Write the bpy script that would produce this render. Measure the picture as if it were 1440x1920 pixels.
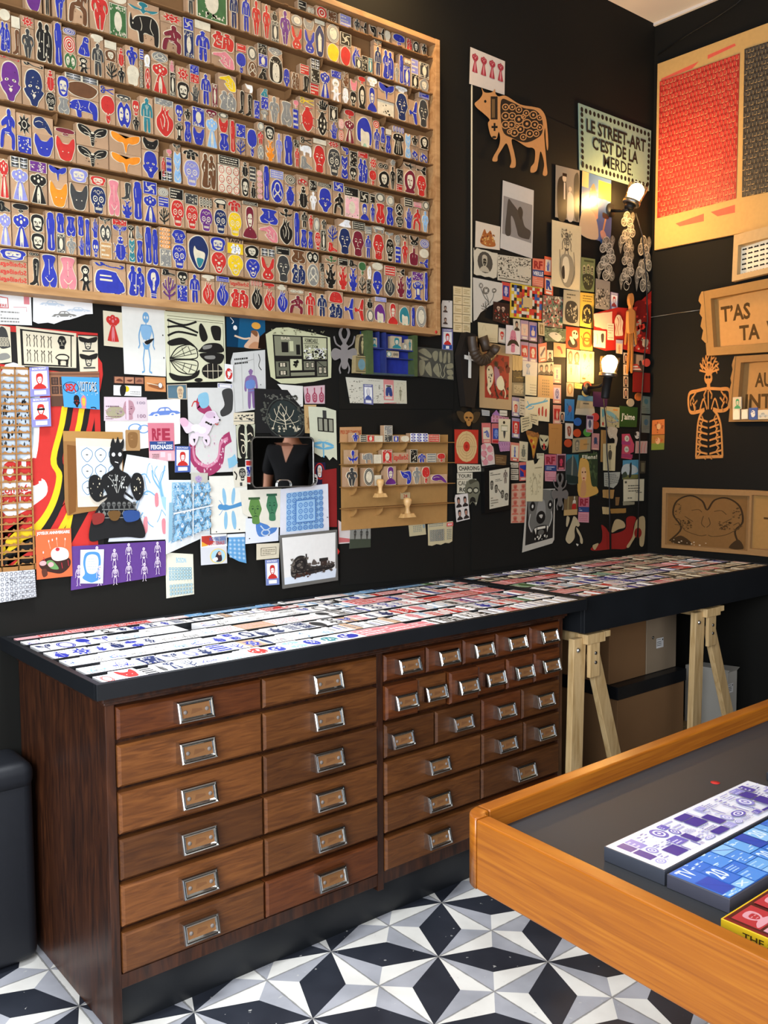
import bpy, math, random
from mathutils import Vector, Matrix, Euler
for _o in list(bpy.data.objects): bpy.data.objects.remove(_o)
SC = bpy.context.scene
COL = SC.collection
RND = random.Random(11)

# ---------------------------------------------------------------- camera, world, lights, exposure
CAM = Vector((-1.7551, -1.8723, 1.325)); CROT = (1.5011, .0065, -.6907); FPX = 1697.43
_c = bpy.data.cameras.new('camera'); _c.sensor_width = 36; _c.lens = 36 * FPX / 1920; _c.clip_start = .05
CAMO = bpy.data.objects.new('camera', _c); COL.objects.link(CAMO)
CAMO.location = CAM; CAMO.rotation_euler = CROT
SC.camera = CAMO
SC.view_settings.view_transform = 'Standard'; SC.view_settings.look = 'None'
SC.view_settings.gamma = 1; SC.view_settings.use_curve_mapping = False
SC.view_settings.exposure = 0.35
SC.cycles.use_denoising = True
SC.cycles.max_bounces = 6

W = bpy.data.worlds.new('world'); SC.world = W; W.use_nodes = True
W.node_tree.nodes['Background'].inputs[0].default_value = (.62, .78, 1, 1)
W.node_tree.nodes['Background'].inputs[1].default_value = .35

def area(name, loc, target, sx, sy, power, col, spread=0):
    l = bpy.data.lights.new(name, 'AREA'); l.shape = 'RECTANGLE'; l.size = sx; l.size_y = sy
    l.energy = power; l.color = col
    o = bpy.data.objects.new(name, l); COL.objects.link(o); o.location = loc
    if spread: l.spread = math.radians(spread)
    o.rotation_euler = (Vector(target) - Vector(loc)).to_track_quat('-Z', 'Y').to_euler()
    return o
# daylight through the shop front, left of and behind the camera, and the softer light of the doorway further back
area('shop_window_daylight', (-2.9, -1.6, 1.7), (-.5, .4, .9), 1.7, 1.3, 108, (.86, .92, 1))
area('added_counter_fill', (-1.0, -.3, 3.2), (-.95, -.1, 0), .5, .5, 13, (.9, .95, 1), 64)  # added overhead light that brightens the left end of the counter, without a fitting
area('doorway_daylight', (-.9, -3.9, 1.7), (.2, .5, 1.2), 2.2, 1.8, 48, (.97, .96, .98))
area('ceiling_lamp_light', (.30, .38, 3.05), (.30, .5, 1.5), .12, .12, 5, (1, .66, .3))
# ---------------------------------------------------------------- helpers
_RM = Euler(CROT).to_matrix()
def un(u, v, ax, val):
    """the point where the line of sight through (u, v) meets the plane axis = val"""
    d = _RM @ Vector(((u - 720) / FPX, (960 - v) / FPX, -1)); t = (val - CAM[ax]) / d[ax]
    return CAM + d * t
def lin(h):
    if isinstance(h, tuple): return h
    h = h.lstrip('#'); r = [int(h[i:i + 2], 16) / 255 for i in (0, 2, 4)]
    return tuple(x / 12.92 if x <= .04045 else ((x + .055) / 1.055) ** 2.4 for x in r)
PAL = {k: lin(v) for k, v in dict(k='17140f', w='f2f0ec', c='e0d4b6', b='2a35a0', n='1b2b58', l='8fb8dc', r='c92f28', p='dd8288', m='7a2030',
    u='6a2c7c', v='8d8cc4', o='f08c1c', y='f0c81e', g='8a8880', G='3f6a3a', t='c0925c', B='6b4427', T='2f7f86', d='3c3c3a', h='dcb08c',
    s='4a9edc', e='c3d0dc', i='f2b6b8', z='9a6c3a', a='c6a484', x='9fc0a0').items()}
CNAME = dict(k='black', w='white', c='cream', b='blue', n='navy', l='pale blue', r='red', p='pink', m='maroon', u='purple', v='lavender',
    o='orange', y='yellow', g='grey', G='green', t='tan', B='brown', T='teal', d='dark grey', i='pale pink', e='pale grey', a='beige', x='pale green', h='flesh', z='brown', s='sky blue')
def pc(c, cm):
    if c in cm: c = cm[c]
    if isinstance(c, tuple): return c
    return PAL[c] if c in PAL else lin(c)

def tag(o, label, cat, group=None):
    o['label'] = label; o['category'] = cat
    if group: o['group'] = group
    return o
def struct(o): o['kind'] = 'structure'; return o

class NT:
    def __init__(s, name):
        s.m = bpy.data.materials.new(name); s.m.use_nodes = True; s.t = s.m.node_tree; s.N = s.t.nodes; s.L = s.t.links
        s.b = s.N['Principled BSDF']
    def n(s, typ, **kw):
        x = s.N.new('ShaderNode' + typ)
        for k, v in kw.items():
            if k[0] == 'i' and k[1:].isdigit(): s.put(x.inputs[int(k[1:])], v)
            else: setattr(x, k, v)
        return x
    def put(s, inp, v):
        if hasattr(v, 'is_output'): s.L.new(v, inp)
        elif hasattr(v, 'outputs'): s.L.new(v.outputs[0], inp)
        else: inp.default_value = v
    def math(s, op, a, b=0.0):
        return s.n('Math', operation=op, i0=a, i1=b).outputs[0]
    def mix(s, f, a, b):
        x = s.N.new('ShaderNodeMix'); x.data_type = 'RGBA'
        for i, v in ((0, f), (6, a), (7, b)):
            if isinstance(v, tuple) and len(v) == 3: v = (*v, 1)
            s.put(x.inputs[i], v)
        return x.outputs[2]
    def ramp(s, f, *st):
        r = s.N.new('ShaderNodeValToRGB'); s.put(r.inputs[0], f); e = r.color_ramp.elements
        while len(e) < len(st): e.new(.5)
        for q, (p, c) in zip(e, st): q.position = p; q.color = (*lin(c), 1)
        return r.outputs[0]
    def set(s, col=None, rough=None, metal=None, spec=None, bump=None, bs=.2, bd=.002):
        for k, v in (('Base Color', col), ('Roughness', rough), ('Metallic', metal), ('Specular IOR Level', spec)):
            if v is not None:
                if isinstance(v, tuple) and len(v) == 3: v = (*v, 1)
                s.put(s.b.inputs[k], v)
        if bump is not None:
            x = s.n('Bump'); x.inputs['Strength'].default_value = bs; x.inputs['Distance'].default_value = bd
            s.L.new(bump, x.inputs['Height']); s.L.new(x.outputs[0], s.b.inputs['Normal'])
        return s.m
def flat(name, col, rough=.6, metal=0, spec=.5, var=.12, sc=40):
    """one colour with a little uneven wear"""
    t = NT(name); co = t.n('TexCoord').outputs['Object']; z = t.n('TexNoise'); t.put(z.inputs['Vector'], co); z.inputs['Scale'].default_value = sc
    c = lin(col); f = z.outputs[0]
    return t.set(t.mix(f, tuple(x * (1 - var) for x in c), tuple(min(1, x * (1 + var)) for x in c)), rough, metal, spec, f, .08, .001)
def wood(name, c1, c2, c3, scale=(1, 1, 1), rough=.45, k=9, spec=.4, wear=None):
    t = NT(name); co = t.n('TexCoord').outputs['Object']
    mp = t.n('Mapping'); t.put(mp.inputs['Vector'], co); mp.inputs['Scale'].default_value = scale
    oi = t.n('ObjectInfo'); t.L.new(t.n('CombineXYZ', i0=t.math('MULTIPLY', oi.outputs['Random'], 9), i1=oi.outputs['Random']).outputs[0], mp.inputs['Location'])
    a = t.n('TexNoise'); t.put(a.inputs['Vector'], mp); a.inputs['Scale'].default_value = k; a.inputs['Detail'].default_value = 6; a.inputs['Distortion'].default_value = 1.2
    b = t.n('TexNoise'); t.put(b.inputs['Vector'], co); b.inputs['Scale'].default_value = 5; b.inputs['Detail'].default_value = 3
    g = t.ramp(a.outputs[0], (.3, c1), (.52, c2), (.75, c3))
    g = t.mix(t.math('MULTIPLY', t.math('SUBTRACT', b.outputs[0], .42), 1.3), g, t.mix(.62, g, lin(wear or c1)))
    r = t.math('ADD', t.math('MULTIPLY', oi.outputs['Random'], .2), .9)
    g = t.n('HueSaturation', i2=r, i4=g).outputs[0]
    m_ = t.n('Mix', data_type='RGBA', blend_type='MULTIPLY'); m_.inputs[0].default_value = 1; t.L.new(g, m_.inputs[6]); t.L.new(oi.outputs['Color'], m_.inputs[7]); g = m_.outputs[2]
    return t.set(g, rough, 0, spec, a.outputs[0], .12, .001)
def attr_mat(name, rough=.6, spec=.35, var=.06, k=1.0):
    t = NT(name); a = t.n('Attribute', attribute_name='Col')
    co = t.n('TexCoord').outputs['Object']; z = t.n('TexNoise'); t.put(z.inputs['Vector'], co); z.inputs['Scale'].default_value = 60; z.inputs['Detail'].default_value = 4
    h = t.n('HueSaturation', i2=t.math('ADD', t.math('MULTIPLY', z.outputs[0], var * 2 * k), (1 - var) * k), i4=a.outputs['Color'])
    return t.set(h.outputs[0], rough, 0, spec, z.outputs[0], .05, .001)

class MB:
    """collects faces with a colour each and links them as one mesh object"""
    def __init__(s): s.v = []; s.f = []; s.c = []; s.m = []; s.sm = []
    def face(s, pts, col=(.5, .5, .5), mi=0, sm=False):
        i = len(s.v); s.v += [tuple(p) for p in pts]; s.f.append(tuple(range(i, i + len(pts)))); s.c.append(col); s.m.append(mi); s.sm.append(sm)
    def hexa(s, p, col, mi=0):
        i = len(s.v); s.v += [tuple(q) for q in p]
        for a in ((0, 3, 2, 1), (4, 5, 6, 7), (0, 1, 5, 4), (1, 2, 6, 5), (2, 3, 7, 6), (3, 0, 4, 7)):
            s.f.append(tuple(i + k for k in a)); s.c.append(col); s.m.append(mi); s.sm.append(False)
    def box(s, x0, y0, z0, x1, y1, z1, col=(.5, .5, .5), mi=0):
        s.hexa([(x0, y0, z0), (x1, y0, z0), (x1, y1, z0), (x0, y1, z0), (x0, y0, z1), (x1, y0, z1), (x1, y1, z1), (x0, y1, z1)], col, mi)
    def prism(s, top, bot, col, side=None, mi=0, back=True):
        """two outlines of equal length joined by a wall"""
        n = len(top); i = len(s.v); s.v += [tuple(p) for p in top] + [tuple(p) for p in bot]
        s.f.append(tuple(range(i, i + n))); s.c.append(col); s.m.append(mi); s.sm.append(False)
        if back: s.f.append(tuple(range(i + 2 * n - 1, i + n - 1, -1))); s.c.append(side or col); s.m.append(mi); s.sm.append(False)
        for k in range(n):
            j = (k + 1) % n
            s.f.append((i + k, i + n + k, i + n + j, i + j)); s.c.append(side or col); s.m.append(mi); s.sm.append(False)
    def rings(s, rs, col, mi=0, cap=True, sm=True):
        """a skin over a list of equally long rings"""
        n = len(rs[0]); i = len(s.v)
        for r in rs: s.v += [tuple(p) for p in r]
        for a in range(len(rs) - 1):
            for k in range(n):
                j = (k + 1) % n; b = i + a * n
                s.f.append((b + k, b + j, b + n + j, b + n + k)); s.c.append(col if not callable(col) else col(a)); s.m.append(mi); s.sm.append(sm)
        if cap:
            for b, rev in ((i, True), (i + (len(rs) - 1) * n, False)):
                r = list(range(b, b + n)); s.f.append(tuple(r[::-1] if rev else r)); s.c.append(col if not callable(col) else col(0)); s.m.append(mi); s.sm.append(False)
    def tube(s, pts, rad, col, n=12, mi=0, cap=True):
        P = [Vector(p) for p in pts]; rs = []; up = None
        for i, p in enumerate(P):
            d = (P[min(i + 1, len(P) - 1)] - P[max(i - 1, 0)]).normalized()
            if up is None: up = d.orthogonal().normalized()
            up = (up - d * up.dot(d)).normalized(); w = d.cross(up); r = rad[i] if isinstance(rad, (list, tuple)) else rad
            rs.append([p + (up * math.cos(2 * math.pi * k / n) + w * math.sin(2 * math.pi * k / n)) * r for k in range(n)])
        s.rings(rs, col, mi, cap)
    def lathe(s, prof, cen, col, n=20, mi=0, mat=None, cap=True):
        M = mat or Matrix.Identity(3); c = Vector(cen)
        s.rings([[c + M @ Vector((r * math.cos(2 * math.pi * k / n), r * math.sin(2 * math.pi * k / n), z)) for k in range(n)] for r, z in prof], col, mi, cap)
    def build(s, name, mats, parent=None, org=(0, 0, 0), bevel=0, loc=None):
        me = bpy.data.meshes.new(name); o3 = Vector(org)
        me.from_pydata([tuple(Vector(p) - o3) for p in s.v], [], s.f)
        for m in (mats if isinstance(mats, (list, tuple)) else [mats]): me.materials.append(m)
        me.polygons.foreach_set('material_index', s.m); me.polygons.foreach_set('use_smooth', s.sm)
        at = me.color_attributes.new('Col', 'FLOAT_COLOR', 'CORNER'); buf = []
        for p, c in zip(me.polygons, s.c): buf += [c[0], c[1], c[2], 1.0] * p.loop_total
        at.data.foreach_set('color', buf); me.update()
        o = bpy.data.objects.new(name, me); COL.objects.link(o)
        if parent is not None: o.parent = parent; o.location = loc or (0, 0, 0)
        else: o.location = loc or o3
        if bevel:
            b = o.modifiers.new('bevel', 'BEVEL'); b.width = bevel; b.segments = 2; b.limit_method = 'ANGLE'; b.harden_normals = False
        return o
def empty(name, loc):
    o = bpy.data.objects.new(name, None); COL.objects.link(o); o.location = loc; o.empty_display_size = .05; return o
def copy_tree(o, loc=None, parent=None):
    c = o.copy(); COL.objects.link(c)
    if parent is not None: c.parent = parent
    if loc is not None: c.location = loc
    for ch in list(o.children): copy_tree(ch, None, c)
    return c

# ---- flat drawings: a small language of filled shapes in a 0..100 square, y down
def catmull(p, closed=True, k=5):
    n = len(p); out = []
    for i in range(n if closed else n - 1):
        a, b, c, d = (p[(i - 1) % n], p[i], p[(i + 1) % n], p[(i + 2) % n]) if closed else (p[max(i - 1, 0)], p[i], p[i + 1], p[min(i + 2, n - 1)])
        for q in range(k):
            t = q / k; t2 = t * t; t3 = t2 * t
            out.append(tuple(.5 * (2 * b[j] + (c[j] - a[j]) * t + (2 * a[j] - 5 * b[j] + 4 * c[j] - d[j]) * t2 + (3 * b[j] - a[j] - 3 * c[j] + d[j]) * t3) for j in (0, 1)))
    if not closed: out.append(p[-1])
    return out
def ribbon(p, w):
    q = []; n = len(p)
    for i in range(n):
        a = p[max(i - 1, 0)]; b = p[min(i + 1, n - 1)]; dx, dy = b[0] - a[0], b[1] - a[1]; l = math.hypot(dx, dy) or 1
        q.append((-dy / l * w / 2, dx / l * w / 2))
    return [[(p[i][0] + q[i][0], p[i][1] + q[i][1]), (p[i + 1][0] + q[i + 1][0], p[i + 1][1] + q[i + 1][1]),
             (p[i + 1][0] - q[i + 1][0], p[i + 1][1] - q[i + 1][1]), (p[i][0] - q[i][0], p[i][1] - q[i][1])] for i in range(n - 1)]
_TX = {}
def glyphs(txt, bold=.02):
    k = (txt, bold)
    if k not in _TX:
        cu = bpy.data.curves.new('lettering', 'FONT'); cu.body = txt; cu.offset = bold; cu.resolution_u = 2; cu.fill_mode = 'FRONT'
        ob = bpy.data.objects.new('lettering', cu); me = ob.to_mesh()
        vs = [(v.co.x, v.co.y) for v in me.vertices]; fs = [[vs[i] for i in p.vertices] for p in me.polygons]
        ob.to_mesh_clear(); bpy.data.objects.remove(ob); bpy.data.curves.remove(cu)
        if vs:
            x0 = min(v[0] for v in vs); x1 = max(v[0] for v in vs); y0 = min(v[1] for v in vs); y1 = max(v[1] for v in vs)
        else: x0 = y0 = 0; x1 = y1 = 1
        _TX[k] = [[((x - x0) / (x1 - x0), 1 - (y - y0) / (y1 - y0)) for x, y in f] for f in fs]
    return _TX[k]
MOT = {}
def draw(dsl, box=(0, 0, 100, 100), cm={}, out=None, rnd=None):
    """-> list of (list of outlines, colour, is_main)"""
    out = [] if out is None else out; rnd = rnd or random.Random(len(dsl))
    bx, by, bw, bh = box[0], box[1], (box[2] - box[0]) / 100, (box[3] - box[1]) / 100
    tr = lambda P: [(bx + x * bw, by + y * bh) for x, y in P]
    for op in dsl.split(';'):
        t = op.split()
        if not t: continue
        k = t[0]
        if k == 'M':
            draw(MOT[t[1]], (*tr([(float(t[2]), float(t[3]))])[0], *tr([(float(t[4]), float(t[5]))])[0]),
                 {'1': pc(t[6], cm), '2': pc(t[7], cm) if len(t) > 7 else PAL['w']}, out, rnd); continue
        if k == 'G':   # grid of a motif: G nx ny x0 y0 x1 y1 motif c1 c2
            nx, ny = int(t[1]), int(t[2]); x0, y0, x1, y1 = map(float, t[3:7])
            for i in range(nx):
                for j in range(ny):
                    a = x0 + (x1 - x0) * i / nx; b = y0 + (y1 - y0) * j / ny; w = (x1 - x0) / nx; h = (y1 - y0) / ny
                    draw(MOT[t[7]], (*tr([(a + w * .07, b + h * .07)])[0], *tr([(a + w * .93, b + h * .93)])[0]), {'1': pc(t[8], cm), '2': pc(t[9], cm) if len(t) > 9 else PAL['w']}, out, rnd)
            continue
        if k == 'N':   # rows of handwriting or print: N rows x0 y0 x1 y1 c
            n = int(t[1]); x0, y0, x1, y1 = map(float, t[2:6]); sh = []
            for j in range(n):
                y = y0 + (y1 - y0) * (j + .25) / n; h = (y1 - y0) / n * .42; x = x0
                while x < x1 - 2:
                    w = rnd.uniform(.04, .16) * (x1 - x0); e = min(x + w, x1); sh.append(tr([(x, y), (e, y), (e, y + h), (x, y + h)])); x = e + .03 * (x1 - x0)
                    if rnd.random() < .07: break
            out.append((sh, pc(t[6], cm), 0)); continue
        if k == 'B':   # scattered marks: B n x0 y0 x1 y1 size c
            x0, y0, x1, y1, z = map(float, t[2:7]); sh = []
            for j in range(int(t[1])):
                x = rnd.uniform(x0, x1); y = rnd.uniform(y0, y1); q = rnd.uniform(.4, 1) * z; a = rnd.uniform(0, 6); m = rnd.choice((3, 4, 5))
                sh.append(tr([(x + q * rnd.uniform(.5, 1) * math.cos(a + 6.283 * i / m), y + q * rnd.uniform(.5, 1) * math.sin(a + 6.283 * i / m)) for i in range(m)]))
            out.append((sh, pc(t[7], cm), 0)); continue
        if k == 'T':   # T c x0 y0 x1 y1 words_with_underscores [bold]
            x0, y0, x1, y1 = map(float, t[2:6])
            out.append(([tr([(x0 + (x1 - x0) * x, y0 + (y1 - y0) * y) for x, y in f]) for f in glyphs(t[6].replace('_', ' '), float(t[7]) if len(t) > 7 else .02)], pc(t[1], cm), 2)); continue
        c = t[1]; a = [float(q) for q in t[2:]]
        if k == 'E':
            cx, cy, rx, ry = a[:4]; r = math.radians(a[4]) if len(a) > 4 else 0; n = 16 if max(rx, ry) > 6 else 10
            sh = [[(cx + rx * math.cos(6.2832 * i / n) * math.cos(r) - ry * math.sin(6.2832 * i / n) * math.sin(r),
                    cy + rx * math.cos(6.2832 * i / n) * math.sin(r) + ry * math.sin(6.2832 * i / n) * math.cos(r)) for i in range(n)]]
        elif k == 'R': sh = [[(a[0], a[1]), (a[2], a[1]), (a[2], a[3]), (a[0], a[3])]]
        elif k in 'PS':
            p = list(zip(a[::2], a[1::2])); sh = [catmull(p) if k == 'S' else p]
        elif k in 'LC':
            p = list(zip(a[1::2], a[2::2])); sh = ribbon(catmull(p, False) if k == 'C' else p, a[0])
        elif k == 'O':
            cx, cy, rx, ry, w = a; sh = ribbon([(cx + rx * math.cos(6.2832 * i / 20), cy + ry * math.sin(6.2832 * i / 20)) for i in range(21)], w)
        out.append(([tr(s) for s in sh], pc(c, cm), 1 if c == '1' else 0))
    return out
# ---------------------------------------------------------------- drawings used on the stamps and the papers (1 = main colour, 2 = detail)
MOT.update(dict(
HD='S 1 50 1 76 9 87 32 92 46 84 60 74 76 72 100 28 100 26 76 16 60 8 46 13 32 24 9;E 2 34 44 7 3;E 2 66 44 7 3;C 2 3 50 44 45 60 55 62;C 2 3 36 74 50 71 64 74;C 2 2 25 36 34 33 42 37;C 2 2 58 37 66 33 75 36',
BF='S 1 50 0 80 10 90 38 86 52 96 58 86 70 70 84 62 98 40 98 30 84 14 72 4 58 14 52 10 38 20 10;E 2 33 46 9 3.5 -10;E 2 67 46 9 3.5 10;E k 33 46 3 2.5;E k 67 46 3 2.5;S 2 42 70 50 66 58 70 50 77;L 2 2 40 60 50 64 60 60',
FC='S 1 48 0 78 8 92 34 88 70 78 84 84 100 12 100 20 86 8 62 10 26;S 2 36 22 62 20 72 34 70 62 54 82 38 74 28 54 28 34;E 1 38 44 6 3;E 1 60 44 6 3;L 1 3 48 44 46 58 54 59;C 1 4 40 68 50 66 58 69',
FM='S 1 50 0 84 10 92 40 84 60 80 90 60 100 36 100 18 88 14 60 8 38 18 10;S 2 50 20 72 26 76 50 70 76 50 92 30 76 24 50 28 26;L 1 5 28 44 42 42;L 1 5 58 42 72 44;E 1 36 50 5 3;E 1 64 50 5 3;L 1 3 50 48 46 62 54 63;S 1 28 72 50 66 72 72 60 76 40 76',
PR='S 1 50 6 74 14 78 40 72 60 66 70 88 80 98 100 2 100 12 80 34 70 28 60 22 40 26 14;S 2 38 30 62 28 68 44 62 60 50 68 38 60 32 44;L 1 4 36 42 46 42;L 1 4 54 42 64 42;L 1 3 42 58 58 58;S 1 26 30 34 18 50 14 66 18 74 30 60 26 40 27',
SK='S 1 50 0 80 7 95 34 90 58 76 74 72 96 50 100 28 96 24 74 10 58 5 34 20 7;O 2 32 46 12 10 4;O 2 68 46 12 10 4;E 2 32 46 4 3;E 2 68 46 4 3;P 2 50 56 56 66 44 66;R 2 32 78 68 88;L 1 2 40 78 40 88;L 1 2 50 78 50 88;L 1 2 60 78 60 88;O 2 50 20 9 7 2;C 2 2 22 22 32 14 36 24;C 2 2 78 22 68 14 64 24;E 2 24 66 3 3;E 2 76 66 3 3',
SL='S 1 50 2 80 8 92 36 84 56 70 66 68 90 50 96 32 90 30 66 16 56 8 36 20 8;E 2 34 42 12 11;E 2 66 42 12 11;P 2 50 52 56 64 44 64;L 2 3 34 76 66 76;L 2 2 42 70 42 86;L 2 2 50 70 50 86;L 2 2 58 70 58 86',
WO='E 1 50 9 11 9;S 1 44 16 56 16 58 22 76 26 84 44 78 58 72 56 76 44 68 36 64 46 72 60 66 80 60 99 52 99 52 72 50 64 46 72 46 99 38 99 32 80 28 60 36 46 32 36 24 44 28 56 22 58 16 44 24 26 42 22;L 2 2 50 64 48 96;L 2 2 36 46 40 58;L 2 2 42 30 48 33',
MN='E 1 50 8 10 8;R 1 38 4 62 8;S 1 42 16 58 16 78 22 86 46 82 56 74 54 74 40 68 34 68 56 70 78 68 99 56 99 52 66 48 66 44 99 32 99 30 78 32 56 32 34 26 40 26 54 18 56 14 46 22 22;L 2 3 50 20 50 52;L 2 2 34 56 66 56;L 2 2 40 22 46 32;L 2 2 60 22 54 32',
MK='E 1 56 10 10 9;S 1 46 20 66 18 84 30 80 46 70 42 68 54 82 66 80 98 66 98 66 74 52 64 32 66 24 96 10 96 18 58 42 48 40 40 22 46 18 36 36 24;L 2 2 54 28 58 46;L 2 2 34 60 56 60',
LG='E 1 50 5 26 5;R 1 22 5 78 20;S 1 20 16 80 16 86 40 78 64 82 99 20 99 22 64 14 40;L 2 6 52 60 54 96;L 2 3 30 20 34 44',
DR='E 1 26 18 18 13;E 1 50 11 18 12;E 1 74 18 18 13;E 1 36 28 15 9;E 1 64 28 15 9;E 2 30 16 5 4;E 2 68 14 5 4;E 2 50 22 7 6;E 2 48 8 4 3;S 1 40 32 60 32 64 44 84 86 80 94 20 94 16 86 36 44;S 2 46 44 54 44 60 70 56 99 50 80 44 99 40 70;L 2 2 30 40 44 36;L 2 2 70 40 56 36',
DB='E 1 50 14 34 14;E 1 30 24 16 8;E 1 70 24 16 8;S 1 36 26 64 26 72 50 78 96 22 96 28 50;L 2 3 42 34 36 92;L 2 3 50 34 50 94;L 2 3 58 34 64 92;E 2 40 12 6 5;E 2 60 12 6 5',
CT='S 1 8 0 20 6 36 26 64 26 80 6 94 0 96 34 88 62 72 96 28 96 12 62 4 34;E 2 36 62 3 2.5;E 2 64 62 3 2.5',
MO='S 1 4 8 30 12 48 34 52 34 70 12 97 8 92 38 72 54 58 56 54 96 46 96 42 56 28 54 8 38;E 2 50 38 6 5;L 2 2 44 60 56 60;L 2 2 45 70 55 70;L 2 2 46 80 54 80;C 2 2 14 16 30 26 42 44;C 2 2 86 16 70 26 58 44;C 2 3 22 42 34 44 44 52;C 2 3 78 42 66 44 56 52',
MP='S 1 3 4 26 10 48 26 52 26 74 10 97 4 94 34 74 52 58 54 52 98 48 98 42 54 26 52 6 34',
BE='S 1 30 22 40 8 60 8 70 22 66 32 82 48 84 74 66 96 34 96 16 74 18 48 34 32;E 2 40 18 5 4;E 2 60 18 5 4;L 1 3 20 48 4 36;L 1 3 80 48 96 36;L 1 3 16 66 2 70;L 1 3 84 66 98 70;L 1 3 20 82 6 96;L 1 3 80 82 94 96;L 2 3 34 36 66 36;L 2 2 50 40 50 92',
BB='E 1 50 34 40 34;P 1 26 58 74 58 66 80 34 80;R 1 34 80 66 98;S 2 38 16 60 14 66 34 58 44 56 70 44 70 42 44 34 34;C 1 3 46 64 44 38 56 30;L 2 2 34 84 66 84;L 2 2 34 90 66 90',
LB='S 1 40 14 60 14 84 40 82 74 60 98 40 98 18 74 16 40;E 1 50 12 14 9;L 1 3 36 8 16 2;L 1 3 64 8 84 2;L 1 3 18 44 4 40;L 1 3 82 44 96 40;L 1 3 18 70 4 78;L 1 3 82 70 96 78',
LS='M LB 0 0 100 100 1 2;E 2 36 40 7 7;E 2 64 40 7 7;E 2 34 64 7 7;E 2 66 64 7 7;E 2 50 84 6 6',
HT='S 1 34 20 38 2 46 16 52 2 58 16 70 8 68 26 88 44 86 70 60 98 40 96 16 74 14 46;C 2 4 40 28 50 46 46 70;C 2 3 56 30 66 52 62 80;C 2 2 30 44 34 60 40 78;L 2 3 52 16 54 28',
LP='S 1 50 0 76 4 96 26 96 52 78 76 64 98 36 98 22 76 4 52 4 26 24 4;P 2 24 34 40 40 26 44;P 2 76 34 60 40 74 44;S 2 40 50 50 46 60 50 50 60;L 2 3 32 62 34 82;L 2 3 68 62 66 82;S 2 38 74 50 68 62 74 58 90 42 90;S 1 42 78 58 78 54 86 46 86;L 2 2 40 16 46 30;L 2 2 60 16 54 30;L 2 2 30 12 36 22;L 2 2 70 12 64 22',
BK='S 1 44 0 84 0 82 40 74 74 80 96 70 98 66 88 48 96 20 98 14 92 36 84 46 66;L 2 3 70 10 66 60',
HN='S 1 2 34 40 22 60 14 90 40 98 60 98 90 70 94 50 82 40 72 32 60 44 54 34 44 4 44;C 2 3 44 34 58 42 50 54;C 2 3 46 62 58 60 66 70;C 2 3 52 74 64 74 72 82;L 2 3 80 44 78 84',
HU='S 1 30 98 26 70 8 54 14 48 30 56 28 20 36 18 40 46 44 2 54 2 54 46 62 14 70 16 66 50 78 28 86 32 74 70 70 98;L 2 2 40 50 42 64;L 2 2 54 50 52 66;L 2 2 66 54 60 68',
FU='R 1 42 2 60 46;S 1 14 46 40 36 66 40 88 46 88 76 76 98 24 98 12 74;L 2 2 38 46 38 60;L 2 2 64 46 64 60;R 2 45 6 57 12',
GL='O 1 26 50 20 26 7;O 1 74 50 20 26 7;E 1 26 50 9 14;E 1 74 50 9 14;L 1 6 44 44 56 44',
TX='R 1 2 4 98 96;N 3 8 12 92 90 2', TN='N 3 4 4 96 96 1',
SQ='R 1 0 0 100 100;B 22 6 6 94 94 11 2', S2='R 1 0 0 100 100;G 4 4 0 0 100 100 DT 2;', DT='E 1 50 50 34 34', DI='P 1 50 0 100 50 50 100 0 50',
SP='E 1 50 50 48 48;O 2 50 50 36 36 7;O 2 50 50 22 22 7;E 2 50 50 8 8', TG='E 1 50 50 48 48;O 2 50 50 34 34 5;O 2 50 50 20 20 5;B 8 30 30 70 70 9 2',
CI='G 4 1 0 0 100 100 OR 1 2', OR='E 1 50 50 48 48;O 2 50 50 28 28 10;E 2 50 50 10 10', CV='G 1 5 0 0 100 100 OR 1 2', GF='G 3 3 0 0 100 100 FX 1 2', FX='S 2 50 2 90 20 92 60 60 98 20 84 8 40;O 1 50 50 40 46 8;E 1 36 40 6 5;E 1 64 40 6 5;C 1 5 34 70 50 76 64 68;L 1 5 50 44 44 58',
TR='C 1 9 50 100 50 70 48 40;C 1 6 50 74 30 50 24 14;C 1 6 50 66 70 44 78 12;C 1 5 48 50 44 24 46 2;C 1 5 36 56 16 46 6 30;C 1 5 64 54 84 44 94 28;C 1 4 49 34 60 20 62 4;C 1 5 50 86 24 76 8 64;C 1 5 50 84 76 74 92 62',
TB='S 1 34 0 66 0 60 20 74 44 62 74 76 98 24 98 38 74 26 44 40 20;L 2 3 44 26 40 60;L 2 3 54 26 58 66',
FR='E 1 50 50 48 49;E 2 50 50 31 34;O 2 50 50 40 42 2', RF='R 1 0 0 100 100;E 2 50 52 24 32;B 18 4 4 96 18 8 2;B 18 4 84 96 96 8 2', AR='S 1 10 95 4 30 26 6 50 2 74 6 96 30 90 95;S 2 28 94 26 40 50 26 74 40 72 94;B 16 6 8 94 26 6 2',
VN='S 1 0 12 66 10 78 22 92 46 100 54 100 90 0 92;E 1 20 90 13 10;E 1 78 90 13 10;R 2 8 26 54 32;R 2 8 42 58 50',
RH='S 1 2 40 6 14 12 34 22 22 40 14 70 10 90 20 98 44 96 94 84 94 82 70 70 66 48 66 46 94 34 94 30 66 18 64 6 60;C 2 2 36 20 42 44 38 62;C 2 2 74 16 70 44 80 64;E 2 12 44 2 3',
DG='S 1 50 4 74 2 82 18 76 30 78 56 84 96 16 96 20 66 40 34;E 2 68 14 3 3;C 2 3 46 60 54 76 50 94;L 2 3 52 28 74 32',
BA='S 1 4 50 24 26 60 20 84 26 98 40 92 60 88 96 74 96 74 70 40 70 38 96 22 96 20 66;S 2 12 50 28 34 60 30 84 36 86 56 40 60;',
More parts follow.
